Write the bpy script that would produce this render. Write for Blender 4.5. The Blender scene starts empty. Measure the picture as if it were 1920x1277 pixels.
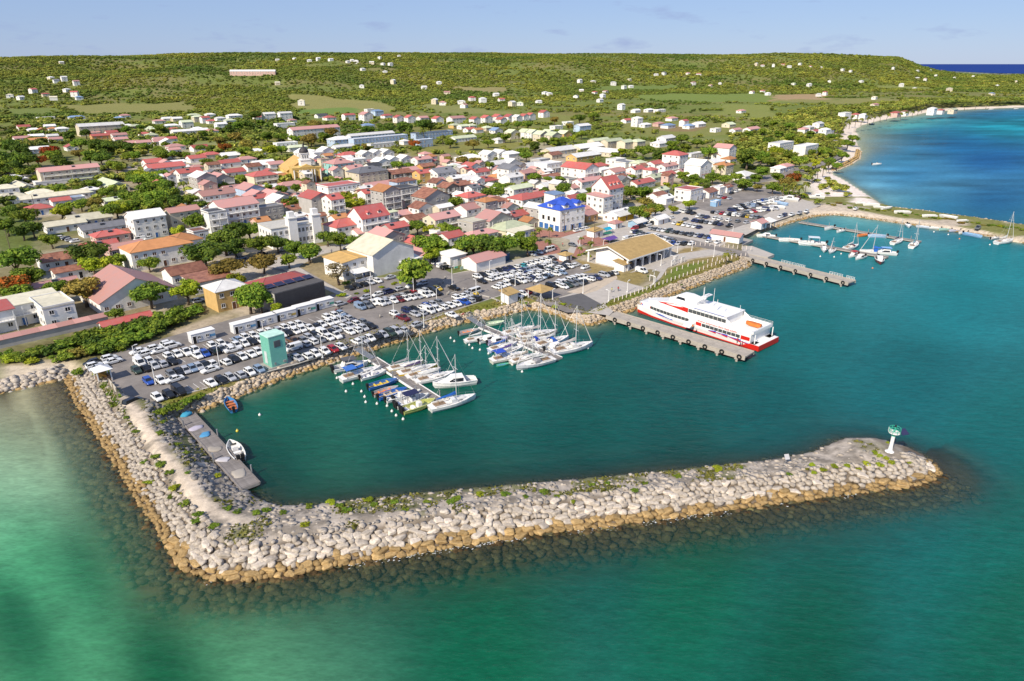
import bpy, math, random
import numpy as np
from mathutils import Vector, Matrix

# ------------------------------------------------------------------ camera
CAM_H = 72.0
PITCH = math.radians(22.07)
FPX, CXP, CYP = 1281.0, 960.0, 638.5          # focal length and centre in photograph pixels
cP, sP = math.cos(PITCH), math.sin(PITCH)
SC = bpy.context.scene
COL = SC.collection
cam_d = bpy.data.cameras.new('camera')
cam_d.sensor_width = 36.0
cam_d.lens = 36.0 * FPX / 1920.0
cam_d.clip_start = 1.0
cam_d.clip_end = 120000.0
cam = bpy.data.objects.new('camera', cam_d)
COL.objects.link(cam)
cam.location = (0, 0, CAM_H)
cam.rotation_euler = (math.radians(90) - PITCH, 0, 0)
SC.camera = cam

# ------------------------------------------------------------------ sky and sun
SUN_EL = math.radians(38.0)
SH = math.radians(55.0)                        # direction in which shadows fall, from +X
w = bpy.data.worlds.new('World')
SC.world = w
w.use_nodes = True
nt = w.node_tree
nt.nodes.clear()
n_out = nt.nodes.new('ShaderNodeOutputWorld')
n_bg = nt.nodes.new('ShaderNodeBackground')
n_sky = nt.nodes.new('ShaderNodeTexSky')
n_sky.sky_type = 'NISHITA'
n_sky.sun_disc = False
n_sky.sun_elevation = SUN_EL
n_sky.sun_rotation = math.atan2(-math.cos(SH), -math.sin(SH))
n_sky.altitude = 0.0
n_sky.air_density = 1.0
n_sky.dust_density = 0.1
n_sky.ozone_density = 3.0
# a few thin grey clouds low over the island (noise over the view direction)
n_tc = nt.nodes.new('ShaderNodeTexCoord')
n_mp = nt.nodes.new('ShaderNodeMapping')
n_mp.inputs['Scale'].default_value = (8.0, 8.0, 34.0)
n_ns = nt.nodes.new('ShaderNodeTexNoise')
n_ns.inputs['Scale'].default_value = 1.3
n_ns.inputs['Detail'].default_value = 5.0
n_ns.inputs['Roughness'].default_value = 0.6
n_cr = nt.nodes.new('ShaderNodeValToRGB')
n_cr.color_ramp.elements[0].position = 0.57
n_cr.color_ramp.elements[0].color = (0, 0, 0, 1)
n_cr.color_ramp.elements[1].position = 0.80
n_cr.color_ramp.elements[1].color = (0.75, 0.75, 0.75, 1)
n_mx = nt.nodes.new('ShaderNodeMix')
n_mx.data_type = 'RGBA'
n_mx.inputs['B'].default_value = (3.4, 4.2, 7.2, 1)
n_tint = nt.nodes.new('ShaderNodeMix')
n_tint.data_type = 'RGBA'
n_tint.blend_type = 'MULTIPLY'
n_tint.inputs['Factor'].default_value = 1.0
n_tint.inputs['B'].default_value = (0.85, 0.94, 1.12, 1)
L = nt.links.new
L(n_tc.outputs['Generated'], n_mp.inputs['Vector'])
L(n_mp.outputs['Vector'], n_ns.inputs['Vector'])
L(n_ns.outputs['Fac'], n_cr.inputs['Fac'])
L(n_sky.outputs['Color'], n_tint.inputs['A'])
n_hz = nt.nodes.new('ShaderNodeMix')
n_hz.data_type = 'RGBA'
n_hz.inputs['Factor'].default_value = 0.62
n_hz.inputs['B'].default_value = (3.8, 5.2, 8.8, 1)      # pale trade-wind haze
L(n_tint.outputs['Result'], n_hz.inputs['A'])
L(n_hz.outputs['Result'], n_mx.inputs['A'])
L(n_cr.outputs['Color'], n_mx.inputs['Factor'])
L(n_mx.outputs['Result'], n_bg.inputs['Color'])
n_bg.inputs['Strength'].default_value = 0.075
L(n_bg.outputs['Background'], n_out.inputs['Surface'])

sun_d = bpy.data.lights.new('sun', 'SUN')
sun_d.energy = 5.0
sun_d.angle = math.radians(0.53)
sun_d.color = (1.0, 0.90, 0.74)
sun = bpy.data.objects.new('sun', sun_d)
COL.objects.link(sun)
sun_dir = Vector((math.cos(SH) * math.cos(SUN_EL), math.sin(SH) * math.cos(SUN_EL), -math.sin(SUN_EL)))
sun.rotation_euler = sun_dir.to_track_quat('-Z', 'Y').to_euler()
sun.location = (0, 0, 300)

vs = SC.view_settings
vs.view_transform = 'Standard'
vs.look = 'None'
vs.exposure = 0.31
vs.gamma = 1.0
vs.use_curve_mapping = False
try:
    SC.cycles.max_bounces = 6
    SC.cycles.diffuse_bounces = 2
    SC.cycles.glossy_bounces = 2
    SC.cycles.transmission_bounces = 2
    SC.cycles.transparent_max_bounces = 6
    SC.cycles.caustics_reflective = False
    SC.cycles.caustics_refractive = False
    SC.cycles.use_denoising = True
except Exception:
    pass

# ------------------------------------------------------------------ helpers
def G(px, py, z=0.0):
    """ground point seen at a photograph pixel, at height z"""
    u = (px - CXP) / FPX
    v = (CYP - py) / FPX
    t = (z - CAM_H) / (-sP + v * cP)
    return (u * t, (cP + v * sP) * t)

GA = math.radians(46.0)                        # the town grid: U along the waterfront, V inland
U2 = (math.cos(GA), math.sin(GA))
V2 = (-math.sin(GA), math.cos(GA))
rnd = random.Random(7)
npr = np.random.default_rng(11)

def srgb(r, g, b):
    f = lambda c: (c / 255 / 12.92) if c <= 10.3 else ((c / 255 + 0.055) / 1.055) ** 2.4
    return (f(r), f(g), f(b))

class MB:
    def __init__(s):
        s.v, s.f, s.m = [], [], []
    def add(s, vs_, fs_, m=0):
        o = len(s.v)
        s.v.extend(vs_)
        for f in fs_:
            s.f.append(tuple(i + o for i in f))
            s.m.append(m)
    def box(s, x0, x1, y0, y1, z0, z1, m=0):
        s.add([(x0, y0, z0), (x1, y0, z0), (x1, y1, z0), (x0, y1, z0), (x0, y0, z1), (x1, y0, z1), (x1, y1, z1), (x0, y1, z1)],
              [(0, 3, 2, 1), (4, 5, 6, 7), (0, 1, 5, 4), (1, 2, 6, 5), (2, 3, 7, 6), (3, 0, 4, 7)], m)
    def prism(s, poly, z0, z1, m=0):
        n = len(poly)
        s.add([(p[0], p[1], z0) for p in poly] + [(p[0], p[1], z1) for p in poly],
              [tuple(range(n - 1, -1, -1)), tuple(range(n, 2 * n))] + [(i, (i + 1) % n, n + (i + 1) % n, n + i) for i in range(n)], m)
    def extr(s, prof, y0, y1, m=0):
        """profile of (x, z) points pushed along y"""
        n = len(prof)
        s.add([(p[0], y0, p[1]) for p in prof] + [(p[0], y1, p[1]) for p in prof],
              [tuple(range(n)), tuple(range(2 * n - 1, n - 1, -1))] + [(i, n + i, n + (i + 1) % n, (i + 1) % n) for i in range(n)], m)
    def loft(s, rings, m=0, closed=True, caps=True):
        n = len(rings[0])
        vs_ = [p for r in rings for p in r]
        fs_ = []
        for k in range(len(rings) - 1):
            for i in range(n if closed else n - 1):
                j = (i + 1) % n
                fs_.append((k * n + i, k * n + j, (k + 1) * n + j, (k + 1) * n + i))
        if caps and closed:
            fs_.append(tuple(range(n - 1, -1, -1)))
            fs_.append(tuple((len(rings) - 1) * n + i for i in range(n)))
        s.add(vs_, fs_, m)
    def tube(s, p, q, r0, r1=None, n=6, m=0):
        r1 = r0 if r1 is None else r1
        p, q = Vector(p), Vector(q)
        d = (q - p)
        if d.length < 1e-6:
            return
        d.normalize()
        a = d.orthogonal().normalized()
        b = d.cross(a)
        R = []
        for c, r in ((p, r0), (q, r1)):
            R.append([tuple(c + (a * math.cos(2 * math.pi * i / n) + b * math.sin(2 * math.pi * i / n)) * r) for i in range(n)])
        s.loft(R, m)
    def lathe(s, prof, n=12, m=0, cx=0, cy=0):
        s.loft([[(cx + r * math.cos(2 * math.pi * i / n), cy + r * math.sin(2 * math.pi * i / n), z) for i in range(n)] for r, z in prof], m)
    def torus(s, c, axis, R, r, n=12, k=6, m=0):
        axis = Vector(axis).normalized()
        a = axis.orthogonal().normalized()
        b = axis.cross(a)
        vs_, fs_ = [], []
        for i in range(n):
            th = 2 * math.pi * i / n
            d = a * math.cos(th) + b * math.sin(th)
            for j in range(k):
                ph = 2 * math.pi * j / k
                vs_.append(tuple(Vector(c) + d * (R + r * math.cos(ph)) + axis * r * math.sin(ph)))
        for i in range(n):
            for j in range(k):
                fs_.append((i * k + j, ((i + 1) % n) * k + j, ((i + 1) % n) * k + (j + 1) % k, i * k + (j + 1) % k))
        s.add(vs_, fs_, m)
    def mesh(s, name, mats, smooth=False):
        me = bpy.data.meshes.new(name)
        me.from_pydata(s.v, [], s.f)
        for mt in (mats if isinstance(mats, (list, tuple)) else [mats]):
            me.materials.append(mt)
        if len(set(s.m)) > 1:
            me.polygons.foreach_set('material_index', s.m)
        if smooth:
            me.polygons.foreach_set('use_smooth', [True] * len(s.f))
        me.update()
        return me

def np_mesh(name, verts, faces, mats, smooth=False, mi=None):
    """verts (n,3), faces (m,k) arrays"""
    me = bpy.data.meshes.new(name)
    k = faces.shape[1]
    me.vertices.add(len(verts))
    me.vertices.foreach_set('co', np.ascontiguousarray(verts, dtype=np.float32).ravel())
    me.loops.add(faces.size)
    me.loops.foreach_set('vertex_index', np.ascontiguousarray(faces, dtype=np.int32).ravel())
    me.polygons.add(len(faces))
    me.polygons.foreach_set('loop_start', np.arange(0, faces.size, k, dtype=np.int32))
    for mt in (mats if isinstance(mats, (list, tuple)) else [mats]):
        me.materials.append(mt)
    if mi is not None:
        me.polygons.foreach_set('material_index', np.ascontiguousarray(mi, dtype=np.int32))
    if smooth:
        me.polygons.foreach_set('use_smooth', np.ones(len(faces), dtype=bool))
    me.update(calc_edges=True)
    return me

def ob(name, data, parent=None, loc=None, rz=0.0, scale=None, color=None):
    o = bpy.data.objects.new(name, data)
    COL.objects.link(o)
    if parent is not None:
        o.parent = parent
    if loc is not None:
        o.location = loc
    if rz:
        o.rotation_euler = (0, 0, rz)
    if scale is not None:
        o.scale = scale if isinstance(scale, (tuple, list)) else (scale,) * 3
    if color is not None:
        o.color = (*color[:3], 1)
    return o

def tag(o, label=None, cat=None, group=None, kind=None):
    if label: o['label'] = label
    if cat: o['category'] = cat
    if group: o['group'] = group
    if kind: o['kind'] = kind
    return o

ONES = ['', 'first', 'second', 'third', 'fourth', 'fifth', 'sixth', 'seventh', 'eighth', 'ninth', 'tenth', 'eleventh', 'twelfth', 'thirteenth',
        'fourteenth', 'fifteenth', 'sixteenth', 'seventeenth', 'eighteenth', 'nineteenth']
def nth(n):
    if n < 20: return ONES[n]
    t = ['', '', 'twent', 'thirt', 'fort', 'fift', 'sixt', 'sevent', 'eight', 'ninet'][n // 10] if n < 100 else str(n // 10)
    if n >= 100: return '%dth' % n
    return t + 'ieth' if n % 10 == 0 else t + 'y-' + ONES[n % 10]

# ------------------------------------------------------------------ materials
MATS = {}
def mat(name, col, rough=0.7, var=0.12, scale=0.6, bump=0.0, metal=0.0, dark=None, obj_col=False, spec=0.3, rvar=0.0, coat=0.0, bscale=None, fac=(0.35, 0.75)):
    if name in MATS: return MATS[name]
    m = bpy.data.materials.new(name)
    m.use_nodes = True
    t = m.node_tree
    b = t.nodes['Principled BSDF']
    b.inputs['Roughness'].default_value = rough
    b.inputs['Metallic'].default_value = metal
    b.inputs['Specular IOR Level'].default_value = spec
    if coat: b.inputs['Coat Weight'].default_value = coat
    tc = t.nodes.new('ShaderNodeTexCoord')
    ns = t.nodes.new('ShaderNodeTexNoise')
    ns.inputs['Scale'].default_value = scale
    ns.inputs['Detail'].default_value = 6
    ns.inputs['Roughness'].default_value = 0.65
    t.links.new(tc.outputs['Object'], ns.inputs['Vector'])
    mr = t.nodes.new('ShaderNodeMapRange')
    mr.inputs['From Min'].default_value = fac[0]
    mr.inputs['From Max'].default_value = fac[1]
    t.links.new(ns.outputs['Fac'], mr.inputs['Value'])
    mx = t.nodes.new('ShaderNodeMix')
    mx.data_type = 'RGBA'
    d = dark or tuple(c * (1 - var * 2.2) for c in col)
    if obj_col:
        oi = t.nodes.new('ShaderNodeObjectInfo')
        m2 = t.nodes.new('ShaderNodeMix'); m2.data_type = 'RGBA'; m2.blend_type = 'MULTIPLY'
        m2.inputs['Factor'].default_value = 1.0
        t.links.new(oi.outputs['Color'], m2.inputs['A'])
        m2.inputs['B'].default_value = (1 - 2.2 * var,) * 3 + (1,)
        t.links.new(oi.outputs['Color'], mx.inputs['A'])
        t.links.new(m2.outputs['Result'], mx.inputs['B'])
    else:
        mx.inputs['A'].default_value = (*[min(1, c) for c in col], 1)
        mx.inputs['B'].default_value = (*d, 1)
    t.links.new(mr.outputs['Result'], mx.inputs['Factor'])
    last = mx.outputs['Result']
    if rvar:
        oi2 = t.nodes.new('ShaderNodeObjectInfo')
        hs = t.nodes.new('ShaderNodeHueSaturation')
        mv = t.nodes.new('ShaderNodeMapRange')
        mv.inputs['To Min'].default_value = 1 - rvar
        mv.inputs['To Max'].default_value = 1 + rvar
        t.links.new(oi2.outputs['Random'], mv.inputs['Value'])
        t.links.new(mv.outputs['Result'], hs.inputs['Value'])
        t.links.new(last, hs.inputs['Color'])
        last = hs.outputs['Color']
    t.links.new(last, b.inputs['Base Color'])
    if bump:
        bp = t.nodes.new('ShaderNodeBump')
        bp.inputs['Strength'].default_value = bump
        bp.inputs['Distance'].default_value = 0.3
        if bscale:
            n2 = t.nodes.new('ShaderNodeTexNoise')
            n2.inputs['Scale'].default_value = bscale
            n2.inputs['Detail'].default_value = 5
            t.links.new(tc.outputs['Object'], n2.inputs['Vector'])
            t.links.new(n2.outputs['Fac'], bp.inputs['Height'])
        else:
            t.links.new(ns.outputs['Fac'], bp.inputs['Height'])
        t.links.new(bp.outputs['Normal'], b.inputs['Normal'])
    MATS[name] = m
    return m

def leaf_mat(name, c1, c2, trans=0.25, rvar=0.25, scale=0.35, c3=None):
    if name in MATS: return MATS[name]
    m = bpy.data.materials.new(name)
    m.use_nodes = True
    t = m.node_tree
    b = t.nodes['Principled BSDF']
    out = t.nodes['Material Output']
    b.inputs['Roughness'].default_value = 0.65
    b.inputs['Specular IOR Level'].default_value = 0.15
    tc = t.nodes.new('ShaderNodeTexCoord')
    oi = t.nodes.new('ShaderNodeObjectInfo')
    ns = t.nodes.new('ShaderNodeTexNoise')
    ns.inputs['Scale'].default_value = scale
    ns.inputs['Detail'].default_value = 4
    t.links.new(tc.outputs['Object'], ns.inputs['Vector'])
    ge = t.nodes.new('ShaderNodeNewGeometry')
    ad = t.nodes.new('ShaderNodeMath'); ad.operation = 'MULTIPLY_ADD'
    t.links.new(ge.outputs['Random Per Island'], ad.inputs[0])
    ad.inputs[1].default_value = 0.45
    t.links.new(ns.outputs['Fac'], ad.inputs[2])
    cr = t.nodes.new('ShaderNodeValToRGB')
    e = cr.color_ramp.elements
    e[0].position = 0.45; e[0].color = (*c1, 1)
    e[1].position = 0.95; e[1].color = (*c2, 1)
    if c3:
        k = e.new(0.72); k.color = (*c3, 1)
    t.links.new(ad.outputs[0], cr.inputs['Fac'])
    hs = t.nodes.new('ShaderNodeHueSaturation')
    mv = t.nodes.new('ShaderNodeMapRange')
    mv.inputs['To Min'].default_value = 1 - rvar
    mv.inputs['To Max'].default_value = 1 + rvar
    mh = t.nodes.new('ShaderNodeMapRange')
    mh.inputs['To Min'].default_value = 0.485
    mh.inputs['To Max'].default_value = 0.515
    t.links.new(oi.outputs['Random'], mv.inputs['Value'])
    t.links.new(mv.outputs['Result'], hs.inputs['Value'])
    ml = t.nodes.new('ShaderNodeMath'); ml.operation = 'FRACT'
    mm = t.nodes.new('ShaderNodeMath'); mm.operation = 'MULTIPLY'; mm.inputs[1].default_value = 7.31
    t.links.new(oi.outputs['Random'], mm.inputs[0]); t.links.new(mm.outputs[0], ml.inputs[0])
    t.links.new(ml.outputs[0], mh.inputs['Value'])
    t.links.new(mh.outputs['Result'], hs.inputs['Hue'])
    t.links.new(cr.outputs['Color'], hs.inputs['Color'])
    t.links.new(hs.outputs['Color'], b.inputs['Base Color'])
    if trans:
        tr = t.nodes.new('ShaderNodeBsdfTranslucent')
        t.links.new(hs.outputs['Color'], tr.inputs['Color'])
        mx = t.nodes.new('ShaderNodeMixShader')
        mx.inputs['Fac'].default_value = trans
        t.links.new(b.outputs['BSDF'], mx.inputs[1])
        t.links.new(tr.outputs['BSDF'], mx.inputs[2])
        t.links.new(mx.outputs['Shader'], out.inputs['Surface'])
    MATS[name] = m
    return m

WHITE = mat('white_paint', (0.80, 0.78, 0.75), 0.6, 0.06, 0.5)
GLASS = mat('dark_glass', (0.018, 0.022, 0.028), 0.12, 0.1, 1.0, spec=0.6)
METAL = mat('grey_metal', (0.42, 0.43, 0.44), 0.4, 0.1, 2.0, metal=0.6)
BLACK = mat('black_rubber', (0.015, 0.015, 0.016), 0.7, 0.1, 3.0)
TYREM = mat('tyre_rubber', (0.02, 0.02, 0.02), 0.75, 0.1, 3.0)
CONC = mat('concrete', (0.38, 0.355, 0.32), 0.85, 0.16, 0.8, 0.15)
WOODG = mat('grey_planks', (0.25, 0.225, 0.21), 0.85, 0.18, 1.3, 0.1, rvar=0.14)
PAINT = mat('object_paint', (1, 1, 1), 0.32, 0.05, 0.8, obj_col=True, spec=0.5, coat=0.3)
MATTE = mat('object_matte', (1, 1, 1), 0.75, 0.1, 0.6, obj_col=True)
# ------------------------------------------------------------------ coast, terrain, sea
def poly_px(pts, z=0.0):
    return [G(x, y, z) for x, y in pts]

LAND = poly_px([(-900, 985), (-300, 812), (-100, 765), (0, 737), (60, 722), (105, 712), (128, 703), (150, 714), (200, 748), (262, 782), (330, 785),
    (380, 768), (430, 748), (500, 720), (560, 697), (620, 679), (655, 668), (690, 657), (740, 641), (800, 622), (860, 606),
    (892, 615 - 16), (914, 597), (955, 588), (982, 580), (995, 579), (1022, 583), (1050, 591), (1070, 600), (1090, 607), (1104, 609), (1122, 605),
    (1150, 594), (1200, 576), (1260, 552), (1330, 526), (1401, 500), (1403, 492), (1391, 484), (1398, 466), (1400, 458), (1378, 451), (1415, 440), (1430, 434),
    (1485, 416), (1508, 410), (1523, 406), (1560, 403), (1600, 406), (1680, 418), (1717, 423), (1743, 428), (1780, 433), (1805, 436), (1830, 441),
    (1868, 445), (1899, 453), (1920, 456), (2100, 487), (2500, 560), (2500, 500), (2100, 447), (1920, 425), (1868, 417), (1830, 411), (1780, 405),
    (1730, 398), (1685, 393), (1655, 385), (1628, 366), (1606, 351), (1578, 334), (1560, 326), (1565, 320), (1590, 310), (1610, 298), (1613, 280),
    (1603, 265), (1608, 255), (1603, 243), (1615, 235), (1640, 228), (1678, 220), (1711, 217), (1736, 211), (1766, 208), (1816, 205), (1866, 203),
    (1920, 201), (2150, 197), (2600, 190), (2600, 144), (2150, 141), (1920, 138), (1850, 137), (1790, 134), (1740, 131.5), (1700, 130.5)])
LAND += [(3800, 9500), (-9500, 9500), (-9500, 300)]
LANDA = np.array(LAND)

def signed(P, poly):
    """distance to a polygon's edge, positive inside; P (n,2)"""
    n = len(poly)
    d2 = np.full(len(P), 1e18)
    ins = np.zeros(len(P), bool)
    for i in range(n):
        a = poly[i]; b = poly[(i + 1) % n]
        e = b - a
        wv = P - a
        t = np.clip((wv @ e) / (e @ e + 1e-12), 0, 1)
        q = wv - t[:, None] * e
        d2 = np.minimum(d2, (q * q).sum(1))
        c = ((a[1] > P[:, 1]) != (b[1] > P[:, 1])) & (P[:, 0] < (b[0] - a[0]) * (P[:, 1] - a[1]) / (b[1] - a[1] + 1e-12) + a[0])
        ins ^= c
    return np.where(ins, 1, -1) * np.sqrt(d2)

_hash = npr.random((64, 64))
def vnoise(x, y):
    xi = np.floor(x).astype(int); yi = np.floor(y).astype(int)
    fx = x - xi; fy = y - yi
    fx = fx * fx * (3 - 2 * fx); fy = fy * fy * (3 - 2 * fy)
    h = lambda a, b: _hash[a % 64, b % 64]
    return (h(xi, yi) * (1 - fx) + h(xi + 1, yi) * fx) * (1 - fy) + (h(xi, yi + 1) * (1 - fx) + h(xi + 1, yi + 1) * fx) * fy
def fbm(x, y, o=4):
    s = 0; a = 0.5; t = 0
    for k in range(o):
        s = s + a * vnoise(x * 2 ** k + 17.3 * k, y * 2 ** k + 5.1 * k); t += a; a *= 0.5
    return s / t
def sstep(a, b, x):
    t = np.clip((x - a) / (b - a), 0, 1)
    return t * t * (3 - 2 * t)

_skx = (np.array([-700, 0, 100, 200, 400, 600, 800, 960, 1100, 1180, 1300, 1400, 1450, 1540, 1640, 1680, 1700, 1725, 1760, 1800, 1850, 2600]) - 960) / 1382.0
_sky = np.array([106, 105, 103, 103, 100, 99, 100, 101, 101, 100, 101, 101, 98, 101, 104, 105, 112, 122, 131, 138, 141, 143.0])
def hill_z(x, y):
    """height of the land away from the water's edge"""
    D = np.maximum(y, 1.0); t = x / D
    R = np.interp(t, [-0.7, -0.4, -0.1, 0.3, 0.55], [1900, 2500, 3000, 3100, 3200])
    D0 = np.interp(t, [-0.7, -0.3, 0.0, 0.2, 0.5], [950, 980, 1150, 1500, 1800])
    el = (119 - np.interp(t, _skx, _sky)) * 0.00067
    top = CAM_H + el * R - 5.0
    top = np.maximum(top + 16 * (fbm(x / 420.0 + 8.1, y / 420.0 + 2.2, 3) - 0.5) * (1 - sstep(0.45, 0.55, t)), 8.0)
    k = sstep(D0, R, D)
    base = 2.0 + 7.0 * sstep(480, 1150, D)
    z = base + (top - base) * k ** 0.85
    n = fbm(x / 330.0 + 3.3, y / 330.0 + 1.7, 4) - 0.5
    z = z + n * 46.0 * sstep(0.02, 0.3, k) * (1 - sstep(0.55, 1.0, k)) * (1 - sstep(0.5, 0.55, t))
    n2 = fbm(x / 120.0, y / 120.0, 3) - 0.5
    z = z + n2 * 5.0 * sstep(800, 1200, D)
    z = z - sstep(R * 1.05, R * 1.45, D) * (z + 14)
    return z

BWC = np.array(poly_px([(118, 708), (135, 745), (170, 800), (215, 870), (265, 950), (310, 1020), (338, 1066), (390, 1086), (470, 1090), (560, 1076), (700, 1050),
    (850, 1026), (1000, 1003), (1150, 985), (1300, 965), (1450, 945), (1600, 926), (1700, 913), (1752, 902), (1765, 886), (1745, 862), (1700, 840),
    (1640, 826), (1580, 826), (1548, 840), (1520, 852), (1450, 866), (1300, 882), (1150, 897), (1000, 910), (850, 923), (700, 938), (600, 950), (520, 952),
    (480, 935), (448, 918), (400, 862), (335, 785), (240, 760), (170, 700)]))

def ground(x, y):
    """terrain and sea bed height, with the signed distance to the shore"""
    x = np.atleast_1d(np.asarray(x, float)); y = np.atleast_1d(np.asarray(y, float))
    P = np.stack([x, y], 1)
    sd = signed(P, LANDA)
    hz = hill_z(x, y)
    beach = sstep(0, 1, ((x - 150) / 25)) * sstep(0, 1, (y - 385) / 25)
    far = sstep(1000, 1400, y)
    slope = 0.62 * (1 - beach) + 0.075 * beach
    cap = hz
    spit = (x > 160) & (y < 400)
    cap = np.where(spit, 1.6, cap)
    zl = np.minimum(cap, sd * slope + 0.02)
    sb = signed(P, BWC)
    # sea bed: shelving sand in the cove and off the beaches, deeper in the basin and along the rock mounds
    off = -sd
    cove = np.exp(-(((x + 112) / 34) ** 2 + ((y - 120) / 48) ** 2))
    b2 = sstep(0, 1, (x - 150) / 25) * sstep(0, 1, (y - 372) / 330) ** 0.5
    dep = np.minimum(8.0, off * (0.45 * (1 - b2) + 0.038 * b2))
    offb = np.maximum(-sb, 0)
    depb = np.minimum(7.0, offb * 0.28)
    d = np.minimum(dep, np.maximum(depb, 0.0) + 0.0)
    sh = np.minimum(off * 0.06, 2.2) + 0.08 * np.maximum(0, 118 - y).clip(0, 60)
    leftside = (x < -70) & (y < 175) & (x + 106 < (149.5 - y) * 0.86 + 30)
    d = np.where(leftside & (sb < -9), np.minimum(np.maximum(d * 0, np.minimum(offb * 0.28 + 0.1, sh)), 7), d)
    z = np.where(sd > 0, zl, -np.maximum(d, 0.0))
    z = np.where((sd <= 0) & (sb > 0), -0.5, z)
    return z, sd, sb
def gz(x, y):
    return float(ground([x], [y])[0][0])
def GT(px, py, lift=0.0):
    """first terrain point along the ray through a photograph pixel"""
    u = (px - CXP) / FPX; v = (CYP - py) / FPX
    d = np.array([u, cP + v * sP, -sP + v * cP])
    y = np.concatenate([np.arange(60, 700, 4.0), np.geomspace(700, 6500, 500)])
    t = y / d[1]
    x = d[0] * t; z = CAM_H + d[2] * t
    g = np.maximum(hill_z(x, y), 0.0) + lift
    k = np.nonzero(z <= g)[0]
    i = k[0] if len(k) else int(np.argmin(z - g))
    return float(x[i]), float(y[i]), float(g[i])

# ---- terrain grid: fine near the harbour, coarse far out
tt = np.concatenate([np.linspace(-1.6, -0.78, 34)[:-1], np.linspace(-0.78, 0.78, 270), np.linspace(0.78, 1.6, 34)[1:]])
DD = np.concatenate([np.arange(48, 420, 1.7), np.geomspace(420, 9300, 270)])
TX = (tt[None, :] * DD[:, None]); TY = np.repeat(DD[:, None], len(tt), 1)
tz, tsd, tsb = ground(TX.ravel(), TY.ravel())
nr, nc = TX.shape
idx = np.arange(nr * nc).reshape(nr, nc)
quads = np.stack([idx[:-1, :-1], idx[:-1, 1:], idx[1:, 1:], idx[1:, :-1]], -1).reshape(-1, 4)
tv = np.stack([TX.ravel(), TY.ravel(), tz], 1)

# surface colours of the land itself: town dust and paving, grass, fields, soil, sand
def inpoly(P, px, z=3.0, terrain=False):
    if terrain:
        poly = np.array([GT(a, b)[:2] for a, b in px])
    else:
        poly = np.array([G(a, b, z) for a, b in px])
    return signed(P, poly)
P2 = np.stack([TX.ravel(), TY.ravel()], 1)
x_, y_ = P2[:, 0], P2[:, 1]
nz1 = fbm(x_ / 18, y_ / 18, 4); nz2 = fbm(x_ / 70 + 9, y_ / 70, 4); nz3 = fbm(x_ / 5, y_ / 5, 3)
col = np.zeros((len(P2), 3))
def blend(k, c):
    global col
    k = np.clip(k, 0, 1)[:, None]
    col = col * (1 - k) + np.array(c) * k
town = np.array([0.46, 0.39, 0.305])
blend(np.ones(len(P2)), town)
blend((nz1 - 0.42) * 6 * (1 - sstep(200, 330, y_) * 0.35), (0.22, 0.19, 0.10))
blend((nz2 - 0.52) * 8, (0.13, 0.15, 0.045))
farg = sstep(560, 760, y_ + 60 * (nz2 - 0.5) + 140 * np.abs(x_ / y_))
blend(farg, (0.16, 0.19, 0.045))
blend(farg * (nz2 - 0.48) * 7, (0.20, 0.185, 0.065))
blend(farg * (nz1 - 0.55) * 5, (0.12, 0.155, 0.035))
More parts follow.
